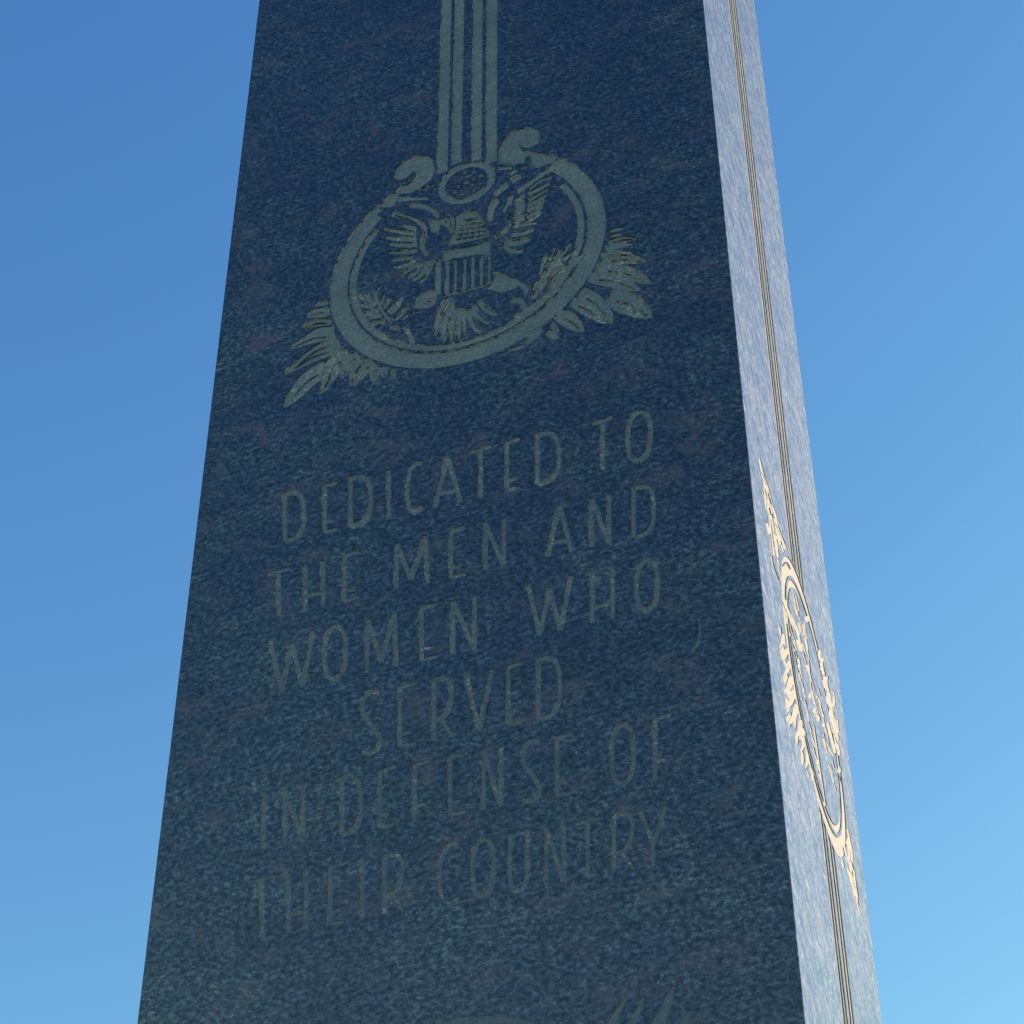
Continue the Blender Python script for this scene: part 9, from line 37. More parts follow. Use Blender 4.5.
LETTERS = [
 [('D',[[(0.1621,4.0847),(0.1641,4.0566),(0.166,4.0287),(0.168,4.0012),(0.1699,3.9739),(0.1799,3.9714),(0.178,3.9987),(0.1761,4.0262),(0.1741,4.054),(0.1722,4.0821)],[(0.1656,4.0748),(0.1689,4.0757),(0.1735,4.077),(0.1782,4.0778),(0.1821,4.0776),(0.1856,4.0762),(0.1894,4.0741),(0.1925,4.0715),(0.1949,4.0683),(0.1968,4.0635),(0.1986,4.0568),(0.2,4.0489),(0.2011,4.0404),(0.202,4.0311),(0.2027,4.021),(0.2028,4.0113),(0.2024,4.0032),(0.2013,3.9967),(0.1999,3.9914),(0.1979,3.9872),(0.1953,3.9841),(0.1907,3.9818),(0.1842,3.9803),(0.1776,3.9794),(0.1729,3.9787),(0.1768,3.9666),(0.1814,3.9673),(0.1883,3.9682),(0.1958,3.97),(0.2021,3.9732),(0.2063,3.9781),(0.2092,3.984),(0.211,3.9907),(0.2122,3.9984),(0.2128,4.0076),(0.2127,4.0181),(0.212,4.0289),(0.211,4.0387),(0.2098,4.0477),(0.2082,4.0567),(0.206,4.0653),(0.2026,4.0732),(0.1978,4.0799),(0.1922,4.0847),(0.1866,4.088),(0.1809,4.0901),(0.1749,4.0905),(0.169,4.0895),(0.1641,4.0881),(0.1608,4.0873)]]),('E',[[(0.2377,4.0869),(0.2393,4.0587),(0.2409,4.0308),(0.2425,4.0031),(0.2441,3.9757),(0.2539,3.9732),(0.2524,4.0006),(0.2508,4.0282),(0.2493,4.0561),(0.2477,4.0843)],[(0.2442,4.0788),(0.2501,4.0795),(0.2561,4.0803),(0.2621,4.081),(0.2681,4.0817),(0.2655,4.0909),(0.2595,4.0902),(0.2535,4.0895),(0.2475,4.0887),(0.2415,4.088)],[(0.2487,3.9941),(0.2531,3.9942),(0.2574,3.9943),(0.2618,3.9944),(0.2661,3.9945),(0.264,4.0035),(0.2597,4.0033),(0.2553,4.0032),(0.251,4.0031),(0.2466,4.003)],[(0.2499,3.9722),(0.2558,3.9723),(0.2618,3.9725),(0.2677,3.9726),(0.2736,3.9728),(0.2715,3.9817),(0.2656,3.9815),(0.2597,3.9814),(0.2538,3.9812),(0.2479,3.9811)]]),('D',[[(0.2866,4.0884),(0.288,4.0601),(0.2894,4.0321),(0.2908,4.0043),(0.2921,3.9768),(0.3019,3.9744),(0.3006,4.0018),(0.2992,4.0295),(0.2979,4.0575),(0.2966,4.0858)],[(0.2895,4.0785),(0.2931,4.0794),(0.298,4.0807),(0.3031,4.0816),(0.3073,4.0813),(0.3111,4.0799),(0.3151,4.0777),(0.3184,4.075),(0.3208,4.0718),(0.3227,4.067),(0.3244,4.0603),(0.3257,4.0524),(0.3266,4.0438),(0.3274,4.0345),(0.3278,4.0244),(0.3278,4.0146),(0.3271,4.0065),(0.3258,4.0),(0.3242,3.9946),(0.322,3.9904),(0.319,3.9872),(0.3141,3.9848),(0.3071,3.9833),(0.3001,3.9824),(0.2952,3.9817),(0.2988,3.9696),(0.3036,3.9703),(0.3109,3.9713),(0.3187,3.973),(0.3254,3.9763),(0.3299,3.9811),(0.3331,3.987),(0.3352,3.9938),(0.3367,4.0016),(0.3375,4.0109),(0.3376,4.0215),(0.3372,4.0323),(0.3364,4.0422),(0.3353,4.0513),(0.3339,4.0603),(0.3318,4.069),(0.3284,4.077),(0.3235,4.0837),(0.3178,4.0885),(0.3121,4.0917),(0.3062,4.0937),(0.3,4.0942),(0.2939,4.0932),(0.2887,4.0918),(0.2852,4.0909)]]),('I',[[(0.3583,4.0905),(0.3594,4.0621),(0.3604,4.034),(0.3614,4.0061),(0.3625,3.9786),(0.3721,3.9761),(0.3711,4.0037),(0.3701,4.0315),(0.3691,4.0595),(0.3682,4.0879)]]),('C',[[(0.428,4.0921),(0.4259,4.0933),(0.4224,4.0954),(0.4176,4.0972),(0.4125,4.0968),(0.4084,4.0942),(0.4044,4.0904),(0.4008,4.0849),(0.398,4.0777),(0.3962,4.0685),(0.3949,4.0577),(0.3943,4.0462),(0.3943,4.0349),(0.395,4.0233),(0.3964,4.0112),(0.3983,3.9998),(0.4008,3.9903),(0.4044,3.9827),(0.409,3.9773),(0.4138,3.9741),(0.4188,3.9726),(0.4237,3.9736),(0.4277,3.9765),(0.4308,3.9795),(0.4328,3.9814),(0.4261,3.9917),(0.424,3.9898),(0.4212,3.987),(0.4186,3.985),(0.417,3.9846),(0.4154,3.9852),(0.4132,3.9866),(0.4113,3.9888),(0.4094,3.9927),(0.4075,4.0001),(0.4059,4.0104),(0.4046,4.0217),(0.404,4.0324),(0.404,4.0428),(0.4046,4.0535),(0.4057,4.0634),(0.4073,4.0711),(0.4094,4.0765),(0.412,4.0804),(0.4148,4.0831),(0.4171,4.0846),(0.4187,4.0848),(0.4209,4.0838),(0.4237,4.0821),(0.4259,4.0809)]]),('A',[[(0.4559,3.9768),(0.4612,4.0046),(0.4666,4.0327),(0.472,4.0611),(0.4775,4.0897),(0.4681,4.0952),(0.4626,4.0665),(0.4572,4.0381),(0.4519,4.0099),(0.4466,3.982)],[(0.4682,4.092),(0.4747,4.0636),(0.481,4.0355),(0.4874,4.0076),(0.4936,3.9801),(0.5026,3.981),(0.4964,4.0085),(0.4902,4.0363),(0.4838,4.0644),(0.4774,4.0928)],[(0.4603,4.004),(0.4677,4.0042),(0.4751,4.0044),(0.4824,4.0045),(0.4898,4.0047),(0.4881,4.0136),(0.4807,4.0134),(0.4734,4.0132),(0.466,4.013),(0.4586,4.0128)]]),('T',[[(0.5287,4.0955),(0.5289,4.0669),(0.5291,4.0385),(0.5294,4.0104),(0.5296,3.9826),(0.5389,3.9802),(0.5388,4.008),(0.5386,4.036),(0.5384,4.0643),(0.5383,4.0929)],[(0.5154,4.0845),(0.525,4.086),(0.5346,4.0874),(0.5442,4.0888),(0.5538,4.0903),(0.5516,4.0993),(0.542,4.0979),(0.5324,4.0964),(0.5228,4.095),(0.5132,4.0936)]]),('E',[[(0.5765,4.0969),(0.5765,4.0682),(0.5764,4.0398),(0.5764,4.0116),(0.5764,3.9838),(0.5857,3.9814),(0.5858,4.0092),(0.5858,4.0373),(0.5859,4.0657),(0.586,4.0943)],[(0.5822,4.0888),(0.5884,4.0896),(0.5945,4.0903),(0.6007,4.0911),(0.6068,4.0918),(0.6048,4.1009),(0.5987,4.1001),(0.5925,4.0994),(0.5864,4.0986),(0.5802,4.0978)],[(0.5818,4.0027),(0.5863,4.0028),(0.5907,4.0029),(0.5951,4.003),(0.5996,4.0031),(0.5981,4.0119),(0.5937,4.0118),(0.5892,4.0117),(0.5848,4.0116),(0.5803,4.0115)],[(0.5818,3.9804),(0.5878,3.9806),(0.5938,3.9807),(0.5999,3.9809),(0.6059,3.981),(0.6044,3.9897),(0.5984,3.9896),(0.5924,3.9895),(0.5863,3.9893),(0.5803,3.9892)]]),('D',[[(0.6325,4.0986),(0.6322,4.0698),(0.6319,4.0413),(0.6316,4.0131),(0.6313,3.9851),(0.6405,3.9827),(0.6409,4.0106),(0.6412,4.0388),(0.6416,4.0672),(0.6419,4.096)],[(0.6346,4.0887),(0.6382,4.0897),(0.6432,4.091),(0.6483,4.0919),(0.6526,4.0916),(0.6564,4.0902),(0.6603,4.0879),(0.6635,4.0851),(0.6658,4.0818),(0.6675,4.0769),(0.6687,4.07),(0.6695,4.0619),(0.67,4.0533),(0.6702,4.0438),(0.67,4.0334),(0.6693,4.0235),(0.6681,4.0152),(0.6665,4.0086),(0.6645,4.0031),(0.662,3.9988),(0.6589,3.9955),(0.6537,3.9931),(0.6466,3.9915),(0.6396,3.9906),(0.6346,3.9898),(0.6373,3.978),(0.6422,3.9787),(0.6495,3.9797),(0.6575,3.9815),(0.6643,3.9847),(0.6691,3.9897),(0.6726,3.9956),(0.6751,4.0025),(0.6771,4.0104),(0.6785,4.0198),(0.6792,4.0306),(0.6794,4.0415),(0.6792,4.0516),(0.6787,4.0609),(0.6778,4.07),(0.6762,4.0788),(0.6734,4.087),(0.6689,4.0937),(0.6635,4.0985),(0.658,4.1018),(0.6523,4.1038),(0.6462,4.1043),(0.64,4.1033),(0.6347,4.1018),(0.6311,4.1009)]]),('T',[[(0.7499,4.102),(0.749,4.0731),(0.7481,4.0444),(0.7472,4.016),(0.7463,3.9879),(0.7554,3.9855),(0.7563,4.0136),(0.7572,4.0419),(0.7581,4.0705),(0.7591,4.0995)],[(0.7365,4.0911),(0.7459,4.0925),(0.7553,4.0939),(0.7647,4.0954),(0.7741,4.0968),(0.7723,4.1058),(0.7629,4.1043),(0.7535,4.1029),(0.744,4.1015),(0.7346,4.1)]]),('O',[[(0.8169,4.1082),(0.8136,4.1058),(0.8087,4.1023),(0.8031,4.097),(0.7986,4.0895),(0.7958,4.0797),(0.794,4.0685),(0.7929,4.0568),(0.7922,4.0456),(0.792,4.0344),(0.7922,4.0228),(0.7932,4.0118),(0.7953,4.0018),(0.7997,3.9938),(0.8052,3.9885),(0.81,3.9853),(0.8129,3.9832),(0.8163,3.9934),(0.8132,3.9956),(0.809,3.9984),(0.8055,4.0015),(0.8034,4.0054),(0.802,4.0122),(0.8012,4.0218),(0.801,4.0326),(0.8013,4.0431),(0.8019,4.0537),(0.803,4.0647),(0.8046,4.0747),(0.8067,4.0823),(0.8099,4.0875),(0.8142,4.0915),(0.8188,4.0947),(0.8222,4.0972)],[(0.8179,4.0973),(0.821,4.0951),(0.8252,4.0922),(0.8287,4.089),(0.8309,4.085),(0.8322,4.0781),(0.8329,4.0682),(0.8331,4.0573),(0.8328,4.0467),(0.8321,4.0361),(0.831,4.0252),(0.8293,4.0153),(0.8272,4.0079),(0.8241,4.0029),(0.8198,3.999),(0.8153,3.9959),(0.812,3.9936),(0.8172,3.983),(0.8203,3.9853),(0.8252,3.9886),(0.8307,3.9937),(0.8352,4.001),(0.8379,4.0105),(0.8398,4.0215),(0.841,4.0331),(0.8418,4.0442),(0.8421,4.0554),(0.842,4.0671),(0.8411,4.0784),(0.839,4.0886),(0.8346,4.097),(0.829,4.1025),(0.8242,4.1058),(0.8212,4.108)]])],
 [('T',[[(0.163,3.9106),(0.1648,3.8852),(0.1667,3.8601),(0.1685,3.8351),(0.1703,3.8104),(0.1799,3.8082),(0.1782,3.8329),(0.1764,3.8578),(0.1746,3.8829),(0.1728,3.9082)],[(0.1483,3.9002),(0.1588,3.9016),(0.1694,3.903),(0.18,3.9044),(0.1905,3.9058),(0.1879,3.9145),(0.1773,3.9131),(0.1667,3.9117),(0.1561,3.9103),(0.1455,3.9089)]]),('H',[[(0.2124,3.9123),(0.214,3.8868),(0.2156,3.8616),(0.2172,3.8366),(0.2188,3.8118),(0.2284,3.8095),(0.2268,3.8343),(0.2253,3.8593),(0.2237,3.8845),(0.2221,3.9099)],[(0.2448,3.9135),(0.2463,3.8879),(0.2477,3.8626),(0.2492,3.8375),(0.2506,3.8126),(0.2602,3.8104),(0.2588,3.8352),(0.2573,3.8603),(0.2559,3.8856),(0.2545,3.9111)],[(0.2227,3.8362),(0.2307,3.8364),(0.2387,3.8367),(0.2467,3.8369),(0.2547,3.8371),(0.2527,3.8456),(0.2447,3.8454),(0.2367,3.8451),(0.2287,3.8449),(0.2207,3.8446)]]),('E',[[(0.2836,3.9148),(0.2849,3.8892),(0.2863,3.8638),(0.2875,3.8386),(0.2888,3.8137),(0.2983,3.8114),(0.2971,3.8364),(0.2958,3.8615),(0.2945,3.8869),(0.2933,3.9125)],[(0.2898,3.9073),(0.2966,3.908),(0.3034,3.9088),(0.3102,3.9095),(0.317,3.9103),(0.3147,3.9189),(0.3078,3.9182),(0.301,3.9174),(0.2942,3.9167),(0.2874,3.9159)],[(0.2934,3.8303),(0.2984,3.8304),(0.3033,3.8306),(0.3083,3.8307),(0.3132,3.8309),(0.3113,3.8393),(0.3064,3.8391),(0.3014,3.839),(0.2965,3.8388),(0.2915,3.8387)],[(0.2944,3.8104),(0.3011,3.8106),(0.3079,3.8107),(0.3146,3.8109),(0.3213,3.8111),(0.3194,3.8195),(0.3127,3.8193),(0.306,3.8191),(0.2992,3.8189),(0.2925,3.8187)]]),('M',[[(0.3909,3.8139),(0.3904,3.839),(0.3899,3.8644),(0.3894,3.8899),(0.3889,3.9158),(0.3794,3.9183),(0.3799,3.8924),(0.3805,3.8668),(0.381,3.8414),(0.3816,3.8163)],[(0.3798,3.916),(0.387,3.8942),(0.3942,3.8726),(0.4013,3.8511),(0.4084,3.8299),(0.4169,3.8319),(0.4099,3.8532),(0.4028,3.8746),(0.3957,3.8962),(0.3885,3.9181)],[(0.4171,3.8281),(0.4229,3.8498),(0.4287,3.8717),(0.4346,3.8937),(0.4406,3.9159),(0.4316,3.9218),(0.4256,3.8995),(0.4198,3.8775),(0.4139,3.8555),(0.4082,3.8337)],[(0.4314,3.9198),(0.4328,3.8939),(0.4343,3.8682),(0.4357,3.8427),(0.4371,3.8175),(0.4463,3.8157),(0.4449,3.8409),(0.4436,3.8663),(0.4422,3.892),(0.4408,3.9179)]]),('E',[[(0.477,3.9216),(0.4774,3.8956),(0.4778,3.8698),(0.4783,3.8442),(0.4787,3.8188),(0.4878,3.8166),(0.4875,3.842),(0.4871,3.8675),(0.4867,3.8933),(0.4863,3.9193)],[(0.4827,3.9141),(0.4891,3.9149),(0.4954,3.9156),(0.5018,3.9164),(0.5081,3.9171),(0.5061,3.9256),(0.4997,3.9249),(0.4934,3.9241),(0.487,3.9234),(0.4806,3.9227)],[(0.4837,3.8359),(0.4883,3.836),(0.4929,3.8361),(0.4975,3.8363),(0.5021,3.8364),(0.5005,3.8447),(0.4959,3.8446),(0.4913,3.8445),(0.4867,3.8443),(0.4821,3.8442)],[(0.484,3.8156),(0.4903,3.8158),(0.4965,3.816),(0.5028,3.8161),(0.509,3.8163),(0.5075,3.8246),(0.5012,3.8244),(0.495,3.8242),(0.4887,3.8241),(0.4824,3.8239)]]),('N',[[(0.5482,3.8183),(0.5481,3.8437),(0.548,3.8694),(0.5479,3.8953),(0.5478,3.9215),(0.5385,3.9238),(0.5387,3.8976),(0.5388,3.8717),(0.539,3.846),(0.5391,3.8205)],[(0.5389,3.9215),(0.5472,3.8955),(0.5554,3.8698),(0.5635,3.8443),(0.5715,3.8191),(0.5799,3.8214),(0.5719,3.8466),(0.5638,3.8721),(0.5556,3.8978),(0.5474,3.9238)],[(0.5802,3.8192),(0.5803,3.8447),(0.5803,3.8704),(0.5803,3.8964),(0.5804,3.9226),(0.5712,3.925),(0.5712,3.8987),(0.5712,3.8727),(0.5712,3.8469),(0.5712,3.8214)]]),('A',[[(0.6558,3.82),(0.6614,3.8459),(0.667,3.872),(0.6727,3.8983),(0.6784,3.9248),(0.6697,3.9297),(0.664,3.9031),(0.6583,3.8767),(0.6527,3.8506),(0.6472,3.8247)],[(0.6696,3.9269),(0.6744,3.9006),(0.6791,3.8745),(0.6838,3.8487),(0.6884,3.8231),(0.697,3.8238),(0.6925,3.8494),(0.6878,3.8752),(0.6832,3.9012),(0.6785,3.9276)],[(0.6603,3.8451),(0.6668,3.8453),(0.6733,3.8455),(0.6797,3.8457),(0.6862,3.8459),(0.6849,3.8542),(0.6785,3.854),(0.672,3.8538),(0.6655,3.8536),(0.659,3.8534)]]),('N',[[(0.7308,3.8233),(0.7316,3.8491),(0.7323,3.8752),(0.7331,3.9015),(0.7339,3.9281),(0.7249,3.9304),(0.7242,3.9038),(0.7234,3.8774),(0.7227,3.8513),(0.722,3.8255)],[(0.7252,3.9282),(0.732,3.9018),(0.7389,3.8757),(0.7456,3.8498),(0.7523,3.8242),(0.7606,3.8262),(0.7539,3.8518),(0.7472,3.8777),(0.7405,3.9038),(0.7336,3.9302)],[(0.7608,3.8241),(0.7617,3.85),(0.7626,3.8761),(0.7635,3.9025),(0.7644,3.9291),(0.7555,3.9315),(0.7546,3.9048),(0.7537,3.8784),(0.7529,3.8522),(0.752,3.8263)]]),('D',[[(0.7979,3.933),(0.7968,3.9062),(0.7958,3.8797),(0.7947,3.8534),(0.7936,3.8274),(0.8023,3.8253),(0.8034,3.8512),(0.8045,3.8774),(0.8057,3.9039),(0.8068,3.9306)],[(0.7998,3.9238),(0.8031,3.9247),(0.8077,3.926),(0.8124,3.9268),(0.8161,3.9266),(0.8195,3.9253),(0.823,3.9233),(0.8258,3.9207),(0.8277,3.9176),(0.8291,3.913),(0.8301,3.9066),(0.8306,3.8991),(0.8308,3.891),(0.8307,3.8821),(0.8303,3.8725),(0.8294,3.8632),(0.828,3.8555),(0.8264,3.8493),(0.8244,3.8442),(0.822,3.8402),(0.8191,3.8371),(0.8144,3.8349),(0.8079,3.8335),(0.8014,3.8326),(0.7969,3.8319),(0.7991,3.8208),(0.8036,3.8215),(0.8103,3.8224),(0.8177,3.8241),(0.824,3.8272),(0.8286,3.8318),(0.832,3.8374),(0.8345,3.8438),(0.8365,3.8511),(0.838,3.8599),(0.839,3.8699),(0.8395,3.8801),(0.8396,3.8895),(0.8394,3.8981),(0.8388,3.9066),(0.8376,3.9148),(0.8352,3.9223),(0.8313,3.9286),(0.8265,3.933),(0.8215,3.9361),(0.8163,3.938),(0.8107,3.9384),(0.8049,3.9374),(0.8001,3.936),(0.7968,3.9352)]])],
 [('W',[[(0.1586,3.7613),(0.166,3.7327),(0.1733,3.7044),(0.1806,3.6764),(0.1877,3.6487),(0.1967,3.649),(0.1896,3.6767),(0.1824,3.7047),(0.1751,3.733),(0.1678,3.7617)],[(0.1968,3.6468),(0.1996,3.6706),(0.2023,3.6945),(0.2051,3.7186),(0.2079,3.743),(0.1984,3.7473),(0.1957,3.7229),(0.1929,3.6987),(0.1902,3.6747),(0.1875,3.6509)],[(0.1986,3.7449),(0.2051,3.7208),(0.2115,3.6969),(0.2178,3.6733),(0.2241,3.6499),(0.233,3.6505),(0.2267,3.6739),(0.2204,3.6975),(0.2141,3.7213),(0.2077,3.7454)],[(0.2332,3.6482),(0.2362,3.676),(0.2392,3.7041),(0.2422,3.7325),(0.2453,3.7612),(0.2359,3.7653),(0.2328,3.7366),(0.2298,3.7082),(0.2269,3.68),(0.2239,3.6521)]]),('O',[[(0.2766,3.769),(0.2739,3.7667),(0.2696,3.7633),(0.2649,3.7581),(0.2614,3.7508),(0.2598,3.7414),(0.2591,3.7305),(0.2592,3.719),(0.2596,3.7081),(0.2604,3.6972),(0.2617,3.6859),(0.2636,3.6752),(0.2664,3.6658),(0.2711,3.6581),(0.2767,3.6529),(0.2814,3.6498),(0.2843,3.6478),(0.2875,3.6567),(0.2844,3.6588),(0.2804,3.6614),(0.277,3.6645),(0.2745,3.6685),(0.2725,3.6754),(0.2709,3.685),(0.2697,3.6956),(0.269,3.706),(0.2685,3.7165),(0.2685,3.7273),(0.2691,3.7373),(0.2704,3.7448),(0.2728,3.7499),(0.2765,3.7538),(0.2804,3.7569),(0.2832,3.7593)],[(0.2783,3.7595),(0.2815,3.7573),(0.2855,3.7545),(0.289,3.7513),(0.2915,3.7472),(0.2935,3.7401),(0.2951,3.7303),(0.2962,3.7196),(0.2969,3.7092),(0.2973,3.6988),(0.2973,3.6881),(0.2966,3.6784),(0.2953,3.671),(0.2929,3.666),(0.2893,3.6622),(0.2855,3.6592),(0.2827,3.6569),(0.2892,3.6476),(0.2919,3.6498),(0.2961,3.6532),(0.3007,3.6582),(0.3041,3.6652),(0.3058,3.6744),(0.3065,3.685),(0.3066,3.6963),(0.3062,3.7071),(0.3055,3.718),(0.3043,3.7293),(0.3025,3.7402),(0.2998,3.7499),(0.295,3.7578),(0.2893,3.7633),(0.2845,3.7666),(0.2816,3.7687)]]),('M',[[(0.3457,3.6531),(0.3448,3.6805),(0.344,3.7081),(0.3431,3.7361),(0.3422,3.7643),(0.3329,3.7666),(0.3338,3.7383),(0.3347,3.7103),(0.3357,3.6827),(0.3366,3.6553)],[(0.3332,3.7648),(0.3402,3.741),(0.3472,3.7173),(0.3541,3.6939),(0.361,3.6708),(0.3695,3.6721),(0.3627,3.6952),(0.3558,3.7186),(0.3489,3.7422),(0.3419,3.7661)],[(0.3697,3.669),(0.3747,3.6925),(0.3798,3.7161),(0.3849,3.74),(0.3901,3.764),(0.3811,3.769),(0.376,3.7449),(0.3709,3.721),(0.3658,3.6973),(0.3608,3.6738)],[(0.381,3.7674),(0.3827,3.7393),(0.3844,3.7116),(0.3861,3.6841),(0.3878,3.6568),(0.3968,3.6552),(0.3952,3.6824),(0.3935,3.7098),(0.3919,3.7376),(0.3902,3.7656)]]),('E',[[(0.4278,3.7686),(0.4285,3.7407),(0.4292,3.713),(0.4299,3.6857),(0.4306,3.6585),(0.4396,3.6566),(0.439,3.6836),(0.4383,3.711),(0.4376,3.7386),(0.4369,3.7665)],[(0.4334,3.7613),(0.4403,3.762),(0.4471,3.7627),(0.454,3.7634),(0.4609,3.7642),(0.4589,3.7723),(0.452,3.7715),(0.4452,3.7708),(0.4383,3.7701),(0.4314,3.7694)],[(0.4353,3.6774),(0.4403,3.6776),(0.4453,3.6778),(0.4502,3.6779),(0.4552,3.6781),(0.4536,3.686),(0.4487,3.6858),(0.4437,3.6856),(0.4387,3.6855),(0.4337,3.6853)],[(0.4359,3.6558),(0.4426,3.656),(0.4494,3.6563),(0.4561,3.6565),(0.4629,3.6568),(0.4613,3.6646),(0.4546,3.6643),(0.4478,3.6641),(0.441,3.6639),(0.4343,3.6636)]]),('N',[[(0.4935,3.6585),(0.4931,3.6854),(0.4927,3.7126),(0.4923,3.74),(0.4919,3.7678),(0.4828,3.7699),(0.4833,3.7421),(0.4837,3.7146),(0.4841,3.6874),(0.4846,3.6605)],[(0.4832,3.7676),(0.493,3.7401),(0.5027,3.713),(0.5123,3.6861),(0.5218,3.6596),(0.5298,3.662),(0.5204,3.6886),(0.5108,3.7154),(0.5012,3.7426),(0.4915,3.7701)],[(0.5302,3.6598),(0.53,3.6866),(0.5298,3.7137),(0.5296,3.741),(0.5294,3.7686),(0.5203,3.7707),(0.5206,3.7431),(0.5209,3.7157),(0.5211,3.6886),(0.5214,3.6618)]]),('W',[[(0.6131,3.7716),(0.6178,3.7444),(0.6225,3.7175),(0.6271,3.6909),(0.6317,3.6645),(0.6402,3.6649),(0.6357,3.6913),(0.6311,3.7179),(0.6264,3.7448),(0.6217,3.7719)],[(0.6402,3.6627),(0.6446,3.6853),(0.6491,3.708),(0.6536,3.731),(0.6582,3.7541),(0.6496,3.7584),(0.6451,3.7352),(0.6406,3.7122),(0.6361,3.6894),(0.6317,3.6668)],[(0.6496,3.7559),(0.6538,3.7331),(0.658,3.7104),(0.6622,3.6879),(0.6663,3.6656),(0.6747,3.6663),(0.6706,3.6885),(0.6665,3.711),(0.6624,3.7337),(0.6582,3.7565)],[(0.6747,3.664),(0.6797,3.6905),(0.6848,3.7172),(0.6899,3.7441),(0.695,3.7714),(0.6865,3.7755),(0.6813,3.7482),(0.6763,3.7212),(0.6712,3.6944),(0.6663,3.6679)]]),('H',[[(0.7228,3.7753),(0.7221,3.7483),(0.7213,3.7216),(0.7206,3.6951),(0.7199,3.6689),(0.7284,3.6669),(0.7292,3.6931),(0.73,3.7195),(0.7308,3.7462),(0.7316,3.7732)],[(0.7566,3.7761),(0.7557,3.7492),(0.7548,3.7225),(0.7539,3.6962),(0.753,3.67),(0.7615,3.6681),(0.7624,3.6942),(0.7634,3.7205),(0.7643,3.7471),(0.7653,3.774)],[(0.7256,3.6955),(0.7339,3.6957),(0.7423,3.696),(0.7506,3.6963),(0.7589,3.6965),(0.7578,3.7043),(0.7495,3.704),(0.7412,3.7038),(0.7328,3.7035),(0.7245,3.7032)]]),('O',[[(0.8163,3.7811),(0.8134,3.7789),(0.8091,3.7757),(0.8043,3.7709),(0.8003,3.7639),(0.7979,3.755),(0.7963,3.7448),(0.7952,3.734),(0.7947,3.7237),(0.7944,3.7135),(0.7945,3.7028),(0.7953,3.6927),(0.7971,3.6837),(0.8008,3.6765),(0.8056,3.6716),(0.8097,3.6686),(0.8122,3.6667),(0.8159,3.6755),(0.8132,3.6775),(0.8097,3.68),(0.8068,3.6828),(0.8049,3.6865),(0.8037,3.6929),(0.803,3.7019),(0.8029,3.7119),(0.8032,3.7217),(0.8038,3.7315),(0.8048,3.7417),(0.8062,3.751),(0.8081,3.7581),(0.8109,3.7628),(0.8146,3.7664),(0.8186,3.7693),(0.8214,3.7716)],[(0.817,3.7718),(0.8197,3.7697),(0.8232,3.7671),(0.8262,3.7641),(0.8281,3.7603),(0.8293,3.7537),(0.8299,3.7446),(0.83,3.7345),(0.8297,3.7247),(0.829,3.715),(0.828,3.7049),(0.8265,3.6958),(0.8246,3.6889),(0.8219,3.6843),(0.8182,3.6807),(0.8143,3.6778),(0.8115,3.6756),(0.8166,3.6666),(0.8194,3.6687),(0.8236,3.6718),(0.8284,3.6765),(0.8323,3.6832),(0.8347,3.6919),(0.8364,3.7019),(0.8375,3.7125),(0.8382,3.7227),(0.8385,3.7329),(0.8384,3.7436),(0.8378,3.7539),(0.8361,3.7631),(0.8323,3.7706),(0.8275,3.7757),(0.8233,3.7788),(0.8207,3.7808)]])],
